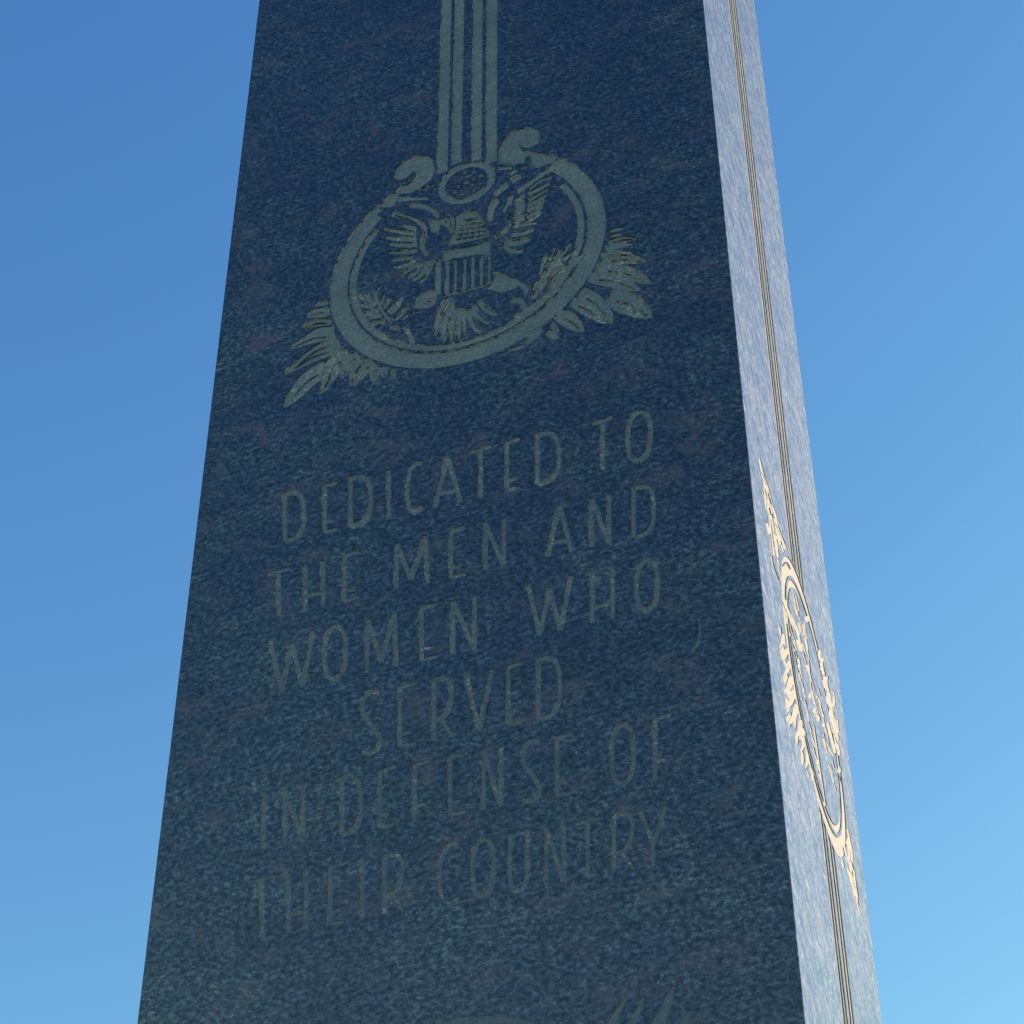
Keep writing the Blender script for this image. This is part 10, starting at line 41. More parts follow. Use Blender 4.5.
 [('S',[[(0.3669,3.6131),(0.3639,3.6147),(0.3593,3.6172),(0.3535,3.6195),(0.3475,3.6196),(0.3423,3.6168),(0.3377,3.6126),(0.3338,3.6072),(0.3312,3.6011),(0.3303,3.5944),(0.3306,3.5871),(0.332,3.5796),(0.3345,3.572),(0.3383,3.5642),(0.3432,3.5564),(0.3481,3.5492),(0.3525,3.5425),(0.3565,3.5362),(0.3604,3.5303),(0.3633,3.5253),(0.365,3.5212),(0.3655,3.517),(0.3652,3.5124),(0.3641,3.5083),(0.3627,3.5052),(0.3608,3.5033),(0.358,3.5018),(0.3547,3.5009),(0.3517,3.5005),(0.3488,3.5011),(0.3452,3.5025),(0.3417,3.5043),(0.339,3.5056),(0.3373,3.4964),(0.3398,3.4952),(0.3437,3.4932),(0.3485,3.4913),(0.3534,3.4905),(0.358,3.4909),(0.3625,3.4922),(0.3667,3.4945),(0.3702,3.498),(0.3725,3.5028),(0.3739,3.5086),(0.3743,3.515),(0.3735,3.5219),(0.3709,3.5287),(0.3672,3.535),(0.3632,3.541),(0.3592,3.5472),(0.3548,3.5541),(0.3499,3.5614),(0.3455,3.5683),(0.3425,3.5744),(0.3407,3.5803),(0.3396,3.5861),(0.3393,3.5915),(0.3399,3.5959),(0.3417,3.6001),(0.3448,3.6042),(0.3483,3.6075),(0.3512,3.6092),(0.3539,3.6091),(0.3577,3.6075),(0.3618,3.6053),(0.3649,3.6037)]]),('E',[[(0.3945,3.6156),(0.3955,3.5856),(0.3965,3.5559),(0.3975,3.5265),(0.3984,3.4975),(0.4072,3.4957),(0.4063,3.5247),(0.4054,3.554),(0.4044,3.5837),(0.4035,3.6137)],[(0.4,3.6084),(0.4071,3.609),(0.4141,3.6097),(0.4211,3.6103),(0.4281,3.611),(0.4262,3.6186),(0.4192,3.618),(0.4122,3.6174),(0.4051,3.6167),(0.3981,3.6161)],[(0.4027,3.5184),(0.4078,3.5185),(0.4129,3.5186),(0.418,3.5187),(0.423,3.5188),(0.4216,3.5262),(0.4165,3.5261),(0.4114,3.526),(0.4063,3.5259),(0.4012,3.5258)],[(0.4035,3.4953),(0.4104,3.4954),(0.4173,3.4956),(0.4241,3.4957),(0.431,3.4959),(0.4296,3.5032),(0.4227,3.5031),(0.4158,3.5029),(0.4089,3.5028),(0.402,3.5026)]]),('R',[[(0.4529,3.6159),(0.4536,3.5862),(0.4543,3.5567),(0.4549,3.5276),(0.4555,3.4988),(0.4642,3.497),(0.4636,3.5258),(0.463,3.5549),(0.4624,3.5843),(0.4618,3.614)],[(0.4583,3.6085),(0.4626,3.6086),(0.4685,3.6087),(0.4742,3.6082),(0.4778,3.607),(0.4796,3.6051),(0.4812,3.6025),(0.4825,3.5984),(0.4832,3.5922),(0.4832,3.5824),(0.4824,3.5701),(0.4807,3.5583),(0.4782,3.5501),(0.4742,3.5457),(0.4682,3.5429),(0.4618,3.5412),(0.4572,3.5397),(0.461,3.5299),(0.4655,3.5312),(0.4723,3.5332),(0.4798,3.5368),(0.4859,3.5435),(0.4892,3.554),(0.4911,3.5669),(0.492,3.5799),(0.492,3.5906),(0.4911,3.5988),(0.4889,3.6057),(0.4854,3.6115),(0.4804,3.6161),(0.474,3.6186),(0.4669,3.6192),(0.4606,3.619),(0.4565,3.619)],[(0.4685,3.5359),(0.4736,3.5262),(0.4786,3.5165),(0.4836,3.5068),(0.4886,3.4972),(0.4939,3.5),(0.4889,3.5096),(0.4839,3.5193),(0.4789,3.529),(0.4738,3.5387)]]),('V',[[(0.5079,3.6151),(0.5137,3.5856),(0.5194,3.5565),(0.5251,3.5278),(0.5307,3.4993),(0.539,3.4998),(0.5335,3.5282),(0.5279,3.5569),(0.5222,3.586),(0.5164,3.6155)],[(0.5391,3.4977),(0.5443,3.5262),(0.5495,3.555),(0.5548,3.5841),(0.5602,3.6135),(0.5516,3.6175),(0.5463,3.588),(0.541,3.5589),(0.5358,3.53),(0.5307,3.5014)]]),('E',[[(0.5784,3.6166),(0.5783,3.5874),(0.5783,3.5584),(0.5782,3.5298),(0.5782,3.5015),(0.5867,3.4997),(0.5868,3.528),(0.5869,3.5566),(0.587,3.5855),(0.587,3.6147)],[(0.5835,3.6095),(0.5898,3.6102),(0.596,3.6108),(0.6023,3.6114),(0.6085,3.612),(0.6069,3.6196),(0.6007,3.619),(0.5944,3.6184),(0.5881,3.6177),(0.5819,3.6171)],[(0.5831,3.5218),(0.5876,3.5219),(0.5921,3.522),(0.5966,3.5221),(0.6011,3.5222),(0.6,3.5295),(0.5955,3.5294),(0.5909,3.5293),(0.5864,3.5293),(0.5819,3.5292)],[(0.583,3.4992),(0.5892,3.4994),(0.5953,3.4995),(0.6014,3.4996),(0.6075,3.4998),(0.6064,3.507),(0.6002,3.5069),(0.5941,3.5068),(0.588,3.5066),(0.5818,3.5065)]]),('D',[[(0.629,3.6169),(0.6287,3.5879),(0.6284,3.5591),(0.6281,3.5307),(0.6278,3.5026),(0.6362,3.5008),(0.6366,3.5289),(0.6369,3.5573),(0.6373,3.586),(0.6377,3.615)],[(0.6309,3.6085),(0.6342,3.6093),(0.6388,3.6106),(0.6434,3.6113),(0.6471,3.611),(0.6504,3.6095),(0.654,3.6072),(0.657,3.6042),(0.6592,3.6004),(0.6609,3.595),(0.6621,3.5878),(0.6628,3.5795),(0.6633,3.5707),(0.6634,3.5611),(0.6632,3.5507),(0.6626,3.5406),(0.6615,3.5322),(0.6599,3.5254),(0.6581,3.5198),(0.6557,3.5154),(0.6528,3.5121),(0.6482,3.5098),(0.6418,3.5083),(0.6353,3.5074),(0.6308,3.5067),(0.6332,3.4968),(0.6377,3.4975),(0.6444,3.4985),(0.6518,3.5002),(0.6581,3.5035),(0.6625,3.5084),(0.6657,3.5143),(0.668,3.521),(0.6697,3.5287),(0.671,3.5379),(0.6717,3.5486),(0.6719,3.5595),(0.6717,3.5695),(0.6713,3.5787),(0.6705,3.5877),(0.6691,3.5962),(0.6667,3.604),(0.6628,3.6105),(0.658,3.6154),(0.6528,3.6188),(0.6475,3.6211),(0.6417,3.6217),(0.6359,3.6208),(0.631,3.6195),(0.6278,3.6187)]])],
 [('I',[[(0.1703,3.4583),(0.1724,3.4314),(0.1745,3.4048),(0.1765,3.3784),(0.1786,3.3523),(0.1874,3.3507),(0.1854,3.3767),(0.1834,3.4031),(0.1814,3.4297),(0.1793,3.4565)]]),('N',[[(0.2222,3.351),(0.2204,3.3771),(0.2185,3.4034),(0.2167,3.43),(0.2148,3.457),(0.2058,3.4587),(0.2078,3.4318),(0.2096,3.4051),(0.2115,3.3787),(0.2134,3.3526)],[(0.2062,3.4571),(0.2159,3.4302),(0.2255,3.4035),(0.235,3.3772),(0.2444,3.3512),(0.2525,3.3528),(0.2431,3.3788),(0.2337,3.4051),(0.2241,3.4317),(0.2145,3.4586)],[(0.2528,3.3512),(0.2511,3.3773),(0.2495,3.4037),(0.2478,3.4304),(0.2461,3.4573),(0.2372,3.4591),(0.2389,3.4321),(0.2406,3.4054),(0.2423,3.379),(0.244,3.3528)]]),('D',[[(0.3038,3.4599),(0.3052,3.4328),(0.3066,3.406),(0.3079,3.3795),(0.3093,3.3533),(0.318,3.3517),(0.3166,3.3779),(0.3153,3.4044),(0.314,3.4311),(0.3126,3.4581)],[(0.3067,3.4519),(0.3096,3.4527),(0.3135,3.4539),(0.3175,3.4546),(0.3205,3.4543),(0.3234,3.453),(0.3265,3.451),(0.3292,3.4483),(0.3315,3.4448),(0.3333,3.4397),(0.3348,3.4329),(0.3359,3.425),(0.3368,3.4168),(0.3375,3.4077),(0.338,3.3979),(0.338,3.3885),(0.3375,3.3805),(0.3365,3.3742),(0.3352,3.369),(0.3334,3.3649),(0.3311,3.3619),(0.3273,3.3599),(0.3218,3.3586),(0.3162,3.3578),(0.3121,3.3572),(0.3151,3.3478),(0.3191,3.3484),(0.325,3.3492),(0.3316,3.3507),(0.3372,3.3538),(0.3409,3.3585),(0.3434,3.3639),(0.345,3.3702),(0.3461,3.3774),(0.3467,3.3861),(0.3467,3.396),(0.3462,3.4062),(0.3455,3.4156),(0.3446,3.4242),(0.3434,3.4327),(0.3416,3.4406),(0.339,3.4478),(0.3352,3.4539),(0.3305,3.4586),(0.3257,3.4618),(0.3206,3.464),(0.3151,3.4646),(0.3099,3.4637),(0.3057,3.4624),(0.3028,3.4617)]]),('E',[[(0.3666,3.4607),(0.3677,3.4335),(0.3688,3.4066),(0.3698,3.3801),(0.3709,3.3538),(0.3795,3.3521),(0.3785,3.3784),(0.3774,3.405),(0.3764,3.4318),(0.3754,3.4589)],[(0.3721,3.454),(0.3777,3.4546),(0.3833,3.4552),(0.3889,3.4558),(0.3945,3.4564),(0.3926,3.4637),(0.387,3.4631),(0.3813,3.4624),(0.3757,3.4618),(0.3701,3.4612)],[(0.375,3.3726),(0.379,3.3726),(0.3831,3.3726),(0.3871,3.3727),(0.3912,3.3727),(0.3898,3.3797),(0.3858,3.3797),(0.3817,3.3796),(0.3776,3.3796),(0.3736,3.3796)],[(0.3758,3.3516),(0.3813,3.3516),(0.3868,3.3517),(0.3923,3.3517),(0.3978,3.3517),(0.3965,3.3587),(0.391,3.3586),(0.3854,3.3586),(0.3799,3.3586),(0.3744,3.3585)]]),('F',[[(0.4249,3.4614),(0.4256,3.4341),(0.4264,3.4072),(0.4272,3.3806),(0.4279,3.3542),(0.4364,3.3526),(0.4357,3.3789),(0.435,3.4055),(0.4343,3.4324),(0.4335,3.4596)],[(0.4302,3.4547),(0.4361,3.4553),(0.4421,3.4559),(0.448,3.4566),(0.4539,3.4572),(0.4521,3.4644),(0.4462,3.4638),(0.4402,3.4631),(0.4343,3.4625),(0.4283,3.4619)],[(0.432,3.3794),(0.4364,3.3795),(0.4408,3.3795),(0.4452,3.3795),(0.4496,3.3796),(0.4483,3.3866),(0.4439,3.3865),(0.4395,3.3865),(0.4351,3.3865),(0.4307,3.3864)]]),('E',[[(0.483,3.4621),(0.4835,3.4348),(0.4839,3.4078),(0.4844,3.381),(0.4848,3.3546),(0.4932,3.353),(0.4928,3.3794),(0.4924,3.4061),(0.492,3.4331),(0.4916,3.4603)],[(0.4882,3.4554),(0.494,3.456),(0.4999,3.4567),(0.5057,3.4573),(0.5115,3.4579),(0.5098,3.4651),(0.504,3.4644),(0.4981,3.4638),(0.4923,3.4632),(0.4864,3.4626)],[(0.4893,3.3736),(0.4935,3.3736),(0.4977,3.3736),(0.5019,3.3737),(0.5061,3.3737),(0.5049,3.3807),(0.5007,3.3806),(0.4965,3.3806),(0.4923,3.3806),(0.488,3.3805)],[(0.4896,3.3525),(0.4953,3.3525),(0.501,3.3525),(0.5068,3.3526),(0.5125,3.3526),(0.5113,3.3595),(0.5056,3.3595),(0.4999,3.3594),(0.4941,3.3594),(0.4884,3.3594)]]),('N',[[(0.5467,3.3534),(0.5466,3.3799),(0.5465,3.4066),(0.5464,3.4337),(0.5462,3.461),(0.5377,3.4627),(0.5379,3.4354),(0.5381,3.4083),(0.5383,3.3815),(0.5384,3.355)],[(0.5379,3.4612),(0.5453,3.4339),(0.5525,3.4069),(0.5596,3.3802),(0.5667,3.3538),(0.5746,3.355),(0.5676,3.3814),(0.5605,3.4081),(0.5533,3.4352),(0.546,3.4625)],[(0.5748,3.3536),(0.5748,3.3801),(0.5748,3.4069),(0.5749,3.434),(0.5749,3.4613),(0.5664,3.4631),(0.5664,3.4357),(0.5665,3.4086),(0.5665,3.3817),(0.5665,3.3552)]]),('S',[[(0.6338,3.4618),(0.6314,3.4632),(0.6276,3.4654),(0.6226,3.4675),(0.6172,3.4676),(0.6126,3.465),(0.6085,3.4611),(0.6049,3.4562),(0.6024,3.4506),(0.6013,3.4445),(0.6013,3.438),(0.6022,3.4313),(0.6039,3.4244),(0.6068,3.4173),(0.6106,3.4103),(0.6144,3.4037),(0.6178,3.3976),(0.621,3.3918),(0.624,3.3865),(0.6263,3.3819),(0.6276,3.378),(0.6278,3.3741),(0.6273,3.3699),(0.6263,3.3661),(0.625,3.3634),(0.6233,3.3617),(0.621,3.3604),(0.6182,3.3597),(0.6158,3.3594),(0.6135,3.3599),(0.6107,3.3612),(0.6077,3.3629),(0.6055,3.3641),(0.603,3.3558),(0.6051,3.3546),(0.6084,3.3528),(0.6124,3.351),(0.6167,3.3501),(0.6208,3.3504),(0.6247,3.3516),(0.6286,3.3536),(0.6317,3.3569),(0.6339,3.3613),(0.6354,3.3665),(0.636,3.3723),(0.6356,3.3785),(0.6337,3.3847),(0.6309,3.3904),(0.6277,3.396),(0.6246,3.4017),(0.6212,3.4079),(0.6173,3.4145),(0.6139,3.4208),(0.6116,3.4265),(0.6103,3.4318),(0.6096,3.4371),(0.6097,3.442),(0.6104,3.4461),(0.6121,3.4498),(0.6148,3.4536),(0.6179,3.4565),(0.6204,3.458),(0.6223,3.4579),(0.6253,3.4566),(0.6287,3.4546),(0.6312,3.4531)]]),('E',[[(0.6573,3.4642),(0.6569,3.4367),(0.6564,3.4094),(0.6559,3.3825),(0.6555,3.3559),(0.6636,3.3543),(0.6641,3.3809),(0.6646,3.4078),(0.6651,3.435),(0.6656,3.4624)],[(0.6622,3.4575),(0.6682,3.4582),(0.6742,3.4588),(0.6802,3.4594),(0.6862,3.4601),(0.6848,3.4671),(0.6788,3.4665),(0.6728,3.4659),(0.6667,3.4653),(0.6607,3.4646)],[(0.6605,3.3751),(0.6648,3.3751),(0.6691,3.3751),(0.6735,3.3752),(0.6778,3.3752),(0.6769,3.3821),(0.6725,3.382),(0.6682,3.382),(0.6639,3.382),(0.6595,3.3819)],[(0.6601,3.3538),(0.666,3.3538),(0.6719,3.3539),(0.6777,3.3539),(0.6836,3.354),(0.6827,3.3608),(0.6768,3.3607),(0.6709,3.3607),(0.665,3.3607),(0.6591,3.3606)]]),('O',[[(0.7634,3.4687),(0.7606,3.4665),(0.7564,3.4632),(0.7516,3.4583),(0.7478,3.4513),(0.7455,3.4423),(0.744,3.4319),(0.743,3.4208),(0.7425,3.4103),(0.7423,3.3998),(0.7425,3.3889),(0.7433,3.3786),(0.745,3.3696),(0.7486,3.3624),(0.7532,3.3574),(0.7573,3.3542),(0.7598,3.3522),(0.7639,3.3595),(0.7612,3.3617),(0.7577,3.3643),(0.7547,3.3675),(0.7526,3.3717),(0.7513,3.3787),(0.7506,3.3881),(0.7504,3.3985),(0.7506,3.4086),(0.7511,3.4188),(0.7521,3.4293),(0.7535,3.439),(0.7553,3.4465),(0.7581,3.4515),(0.7618,3.4552),(0.7657,3.4582),(0.7686,3.4604)],[(0.7639,3.4607),(0.7667,3.4585),(0.7702,3.4557),(0.7733,3.4525),(0.7754,3.4481),(0.7766,3.441),(0.7773,3.4313),(0.7774,3.4208),(0.7771,3.4106),(0.7766,3.4005),(0.7756,3.39),(0.7742,3.3805),(0.7723,3.3732),(0.7696,3.3684),(0.7659,3.3648),(0.7621,3.362),(0.7593,3.3598),(0.7644,3.3519),(0.7671,3.354),(0.7712,3.3571),(0.7759,3.3618),(0.7797,3.3686),(0.782,3.3773),(0.7836,3.3876),(0.7846,3.3985),(0.7852,3.409),(0.7855,3.4195),(0.7854,3.4306),(0.7847,3.4411),(0.783,3.4503),(0.7794,3.4578),(0.7747,3.463),(0.7706,3.4663),(0.768,3.4684)]]),('F',[[(0.8132,3.466),(0.8119,3.4383),(0.8106,3.4109),(0.8094,3.3838),(0.8081,3.357),(0.816,3.3554),(0.8173,3.3822),(0.8187,3.4093),(0.82,3.4367),(0.8213,3.4643)],[(0.8178,3.4595),(0.8241,3.4601),(0.8304,3.4607),(0.8367,3.4614),(0.843,3.462),(0.8418,3.469),(0.8355,3.4684),(0.8292,3.4677),(0.8229,3.4671),(0.8166,3.4665)],[(0.8139,3.3828),(0.8185,3.3829),(0.8232,3.3829),(0.8278,3.383),(0.8324,3.383),(0.8317,3.3898),(0.8271,3.3898),(0.8224,3.3898),(0.8178,3.3897),(0.8131,3.3897)]])],
 [('T',[[(0.1801,3.3002),(0.1822,3.2738),(0.1842,3.2476),(0.1863,3.2217),(0.1883,3.196),(0.1969,3.1946),(0.1949,3.2202),(0.1929,3.2461),(0.1909,3.2722),(0.1889,3.2986)],[(0.1643,3.2915),(0.1751,3.2927),(0.1858,3.2939),(0.1964,3.2951),(0.2071,3.2962),(0.205,3.3031),(0.1943,3.3019),(0.1836,3.3007),(0.1729,3.2996),(0.1621,3.2984)]]),('H',[[(0.2235,3.3007),(0.2253,3.2743),(0.2272,3.2483),(0.229,3.2225),(0.2307,3.197),(0.2392,3.1956),(0.2375,3.2211),(0.2358,3.2468),(0.234,3.2728),(0.2322,3.2991)],[(0.2525,3.301),(0.2542,3.2747),(0.2558,3.2488),(0.2575,3.2231),(0.2591,3.1977),(0.2676,3.1963),(0.266,3.2217),(0.2644,3.2473),(0.2628,3.2732),(0.2612,3.2994)],[(0.2337,3.2236),(0.2408,3.2237),(0.2479,3.2239),(0.2551,3.224),(0.2622,3.2242),(0.2607,3.2308),(0.2535,3.2307),(0.2464,3.2305),(0.2392,3.2304),(0.2321,3.2303)]]),('E',[[(0.2919,3.3014),(0.2934,3.2753),(0.2948,3.2495),(0.2962,3.2239),(0.2976,3.1986),(0.3061,3.1972),(0.3047,3.2224),(0.3033,3.248),(0.3019,3.2738),(0.3005,3.2998)],[(0.2973,3.2951),(0.3031,3.2957),(0.3088,3.2963),(0.3146,3.2968),(0.3204,3.2974),(0.3185,3.3042),(0.3127,3.3037),(0.3069,3.3031),(0.3011,3.3025),(0.2953,3.3019)],[(0.3014,3.2168),(0.3055,3.2169),(0.3097,3.217),(0.3139,3.2171),(0.3181,3.2172),(0.3167,3.2238),(0.3125,3.2237),(0.3083,3.2236),(0.3041,3.2235),(0.2999,3.2234)],[(0.3025,3.1966),(0.3082,3.1968),(0.3139,3.1969),(0.3195,3.197),(0.3252,3.1972),(0.3238,3.2037),(0.3181,3.2036),(0.3124,3.2035),(0.3067,3.2033),(0.301,3.2032)]]),('I',[[(0.3444,3.3019),(0.3456,3.276),(0.3467,3.2503),(0.3479,3.225),(0.349,3.1998),(0.3574,3.1984),(0.3563,3.2235),(0.3552,3.2489),(0.354,3.2745),(0.3529,3.3004)]]),('R',[[(0.3811,3.3023),(0.3821,3.2765),(0.383,3.251),(0.384,3.2257),(0.385,3.2007),(0.3932,3.1993),(0.3923,3.2242),(0.3914,3.2495),(0.3905,3.275),(0.3896,3.3007)],[(0.3863,3.2958),(0.3903,3.2959),(0.3959,3.296),(0.4014,3.2957),(0.4048,3.2945),(0.4066,3.293),(0.4082,3.2907),(0.4094,3.2872),(0.4102,3.2818),(0.4103,3.2734),(0.4097,3.2628),(0.4082,3.2525),(0.406,3.2454),(0.4022,3.2416),(0.3965,3.2392),(0.3905,3.2377),(0.3861,3.2364),(0.3897,3.2276),(0.3939,3.2288),(0.4004,3.2305),(0.4076,3.2337),(0.4133,3.2396),(0.4164,3.2488),(0.418,3.26),(0.4187,3.2713),(0.4185,3.2807),(0.4175,3.2877),(0.4154,3.2938),(0.4119,3.2988),(0.4072,3.3027),(0.4011,3.3048),(0.3944,3.3053),(0.3884,3.3052),(0.3845,3.3051)],[(0.3969,3.2329),(0.4018,3.2245),(0.4067,3.2161),(0.4116,3.2077),(0.4165,3.1993),(0.4214,3.202),(0.4166,3.2103),(0.4117,3.2187),(0.4068,3.2271),(0.4019,3.2356)]]),('C',[[(0.505,3.3028),(0.5028,3.3039),(0.4992,3.3058),(0.4944,3.3074),(0.4894,3.3071),(0.4851,3.3049),(0.4809,3.3016),(0.4771,3.2968),(0.4741,3.2905),(0.472,3.2824),(0.4706,3.2728),(0.4697,3.2625),(0.4696,3.2524),(0.4702,3.2421),(0.4714,3.2313),(0.4732,3.2212),(0.4757,3.2128),(0.4792,3.2064),(0.4837,3.2019),(0.4884,3.1993),(0.4933,3.198),(0.4982,3.1989),(0.5024,3.2014),(0.5056,3.2041),(0.5078,3.2058),(0.5023,3.2133),(0.5001,3.2116),(0.4971,3.2091),(0.4942,3.2073),(0.4922,3.2068),(0.4901,3.2075),(0.4876,3.2089),(0.4852,3.2112),(0.4831,3.215),(0.4812,3.2218),(0.4795,3.2311),(0.4784,3.2413),(0.4778,3.251),(0.478,3.2603),(0.4788,3.27),(0.4801,3.2789),(0.4819,3.2859),(0.4842,3.2907),(0.4871,3.2943),(0.4902,3.2967),(0.4928,3.2981),(0.4949,3.2983),(0.4975,3.2973),(0.5005,3.2957),(0.5028,3.2945)]]),('O',[[(0.5398,3.3071),(0.5373,3.305),(0.5333,3.302),(0.5289,3.2975),(0.5256,3.2911),(0.5237,3.2828),(0.5227,3.2732),(0.5223,3.263),(0.5222,3.2533),(0.5224,3.2437),(0.5231,3.2337),(0.5243,3.2242),(0.5263,3.216),(0.53,3.2093),(0.5347,3.2047),(0.5388,3.2019),(0.5413,3.2001),(0.545,3.2071),(0.5423,3.2091),(0.5389,3.2115),(0.5359,3.2143),(0.5338,3.2181),(0.5323,3.2244),(0.5312,3.233),(0.5306,3.2426),(0.5304,3.2519),(0.5304,3.2612),(0.5309,3.2709),(0.5318,3.2797),(0.5333,3.2865),(0.5357,3.2911),(0.5391,3.2945),(0.5427,3.2972),(0.5453,3.2992)],[(0.5407,3.2995),(0.5433,3.2974),(0.5468,3.2949),(0.5499,3.292),(0.552,3.2881),(0.5535,3.2816),(0.5546,3.2728),(0.5551,3.2632),(0.5553,3.2539),(0.5552,3.2446),(0.5547,3.2351),(0.5537,3.2264),(0.5522,3.2198),(0.5498,3.2154),(0.5465,3.212),(0.543,3.2094),(0.5404,3.2073),(0.5458,3.1999),(0.5483,3.2019),(0.5522,3.2048),(0.5565,3.2092),(0.5598,3.2154),(0.5617,3.2235),(0.5627,3.2329),(0.5633,3.2428),(0.5634,3.2524),(0.5632,3.2621),(0.5627,3.2721),(0.5616,3.2817),(0.5596,3.2902),(0.5559,3.2971),(0.5511,3.3019),(0.547,3.3049),(0.5445,3.3068)]]),('U',[[(0.5812,3.3044),(0.5809,3.2907),(0.5805,3.2709),(0.5802,3.2504),(0.5804,3.2344),(0.5813,3.224),(0.5827,3.2166),(0.5845,3.2112),(0.5865,3.2068),(0.5894,3.2028),(0.5933,3.2007),(0.5965,3.2004),(0.5986,3.2005),(0.6008,3.2005),(0.6038,3.2009),(0.6071,3.2028),(0.6095,3.2063),(0.6115,3.2106),(0.6133,3.2159),(0.6147,3.2232),(0.6157,3.2335),(0.6161,3.2494),(0.6161,3.2698),(0.6159,3.2896),(0.6157,3.3032),(0.6076,3.3045),(0.6078,3.2909),(0.608,3.2712),(0.6081,3.2509),(0.6077,3.2353),(0.6068,3.2258),(0.6055,3.2194),(0.604,3.215),(0.6025,3.2117),(0.6013,3.2098),(0.6005,3.2094),(0.5992,3.2093),(0.5972,3.2093),(0.5953,3.2092),(0.5942,3.2092),(0.594,3.2091),(0.5932,3.2104),(0.5918,3.2135),(0.5905,3.2177),(0.5893,3.2239),(0.5885,3.2334),(0.5883,3.2489),(0.5886,3.2693),(0.5891,3.289),(0.5894,3.3027)]]),('N',[[(0.6444,3.2052),(0.6448,3.2294),(0.6451,3.2538),(0.6455,3.2785),(0.6459,3.3034),(0.6378,3.3049),(0.6375,3.28),(0.6371,3.2553),(0.6368,3.2308),(0.6365,3.2066)],[(0.638,3.3035),(0.6445,3.2787),(0.6509,3.2542),(0.6572,3.2299),(0.6635,3.2059),(0.6711,3.2072),(0.6649,3.2312),(0.6585,3.2555),(0.6522,3.28),(0.6457,3.3048)],[(0.6713,3.2058),(0.6718,3.2299),(0.6723,3.2543),(0.6728,3.2789),(0.6733,3.3037),(0.6652,3.3052),(0.6648,3.2804),(0.6643,3.2557),(0.6638,3.2314),(0.6634,3.2072)]]),('T',[[(0.702,3.3056),(0.7013,3.2809),(0.7007,3.2564),(0.7001,3.2321),(0.6994,3.2081),(0.7073,3.2067),(0.7079,3.2307),(0.7086,3.2549),(0.7093,3.2794),(0.71,3.3041)],[(0.6872,3.2973),(0.6969,3.2984),(0.7066,3.2995),(0.7163,3.3006),(0.726,3.3017),(0.7246,3.3084),(0.715,3.3073),(0.7053,3.3062),(0.6956,3.3051),(0.6859,3.304)]]),('R',[[(0.7425,3.306),(0.7417,3.2814),(0.7408,3.2571),(0.74,3.2329),(0.7392,3.209),(0.747,3.2076),(0.7478,3.2315),(0.7487,3.2556),(0.7496,3.2799),(0.7505,3.3045)],[(0.747,3.2997),(0.751,3.2998),(0.7567,3.2999),(0.7621,3.2996),(0.7656,3.2985),(0.7673,3.2969),(0.7687,3.2948),(0.7696,3.2915),(0.77,3.2865),(0.7695,3.2785),(0.7682,3.2684),(0.766,3.2587),(0.7633,3.2519),(0.7592,3.2483),(0.7534,3.2459),(0.7472,3.2444),(0.7428,3.2433),(0.7455,3.2346),(0.7498,3.2358),(0.7564,3.2374),(0.7637,3.2404),(0.7697,3.2461),(0.7735,3.2549),(0.7759,3.2656),(0.7774,3.2764),(0.7779,3.2854),(0.7774,3.2922),(0.7756,3.2981),(0.7726,3.3029),(0.7682,3.3066),(0.7624,3.3085),(0.7558,3.309),(0.7499,3.3089),(0.7459,3.3088)],[(0.7533,3.2397),(0.7577,3.2316),(0.7619,3.2236),(0.7662,3.2156),(0.7705,3.2076),(0.7753,3.2104),(0.771,3.2184),(0.7667,3.2264),(0.7625,3.2344),(0.7582,3.2425)]]),('Y',[[(0.783,3.3047),(0.7873,3.2896),(0.7916,3.2746),(0.7959,3.2597),(0.8001,3.2449),(0.8075,3.2468),(0.8033,3.2616),(0.799,3.2765),(0.7948,3.2915),(0.7905,3.3066)],[(0.8228,3.3083),(0.8171,3.2931),(0.8114,3.2779),(0.8058,3.2629),(0.8002,3.2479),(0.8074,3.2437),(0.813,3.2587),(0.8186,3.2737),(0.8243,3.2888),(0.83,3.3039)],[(0.8009,3.2464),(0.8005,3.2373),(0.8001,3.2282),(0.7997,3.2192),(0.7992,3.2102),(0.8049,3.2092),(0.8053,3.2182),(0.8057,3.2272),(0.8062,3.2362),(0.8066,3.2453)]])],
]
DEPTH = 0.8842763185680157
CAM_AXES = [[0.954498, 0.298199, -0.003379], [0.194864, -0.615075, 0.764009], [0.225748, -0.729904, -0.645196]]
CAM_POS = [1.4073, -2.6409, 1.6]
CAM_F = 2140.740898289766
R = math.radians
scene = bpy.context.scene
col = scene.collection

# ------------------------------------------------------------------ materials
def new_mat(name):
    m = bpy.data.materials.new(name); m.use_nodes = True
    nt = m.node_tree
    return m, nt, nt.nodes, nt.links, nt.nodes['Principled BSDF']

def ramp(N, L, src, stops, interp='LINEAR'):
    r = N.new('ShaderNodeValToRGB'); r.color_ramp.interpolation = interp
    e = r.color_ramp.elements
    while len(e) < len(stops): e.new(.5)
    for k, (p, c) in zip(e, stops):
        k.position = p; k.color = (*c, 1) if len(c) == 3 else c
    L.new(src, r.inputs[0]); return r.outputs['Color']

def noise(N, L, vec, scale, detail=4, rough=.6, dist=0):
    n = N.new('ShaderNodeTexNoise'); n.inputs['Scale'].default_value = scale
    n.inputs['Detail'].default_value = detail; n.inputs['Roughness'].default_value = rough
    n.inputs['Distortion'].default_value = dist
    L.new(vec, n.inputs['Vector']); return n

def mix(N, L, f, a, b, mode='MIX'):
    m = N.new('ShaderNodeMix'); m.data_type = 'RGBA'; m.blend_type = mode
    for s, v in ((0, f), (6, a), (7, b)):
        if hasattr(v, 'links') or hasattr(v, 'is_linked'): L.new(v, m.inputs[s])
        else: m.inputs[s].default_value = v if s == 0 else (*v, 1)
    return m.outputs[2]

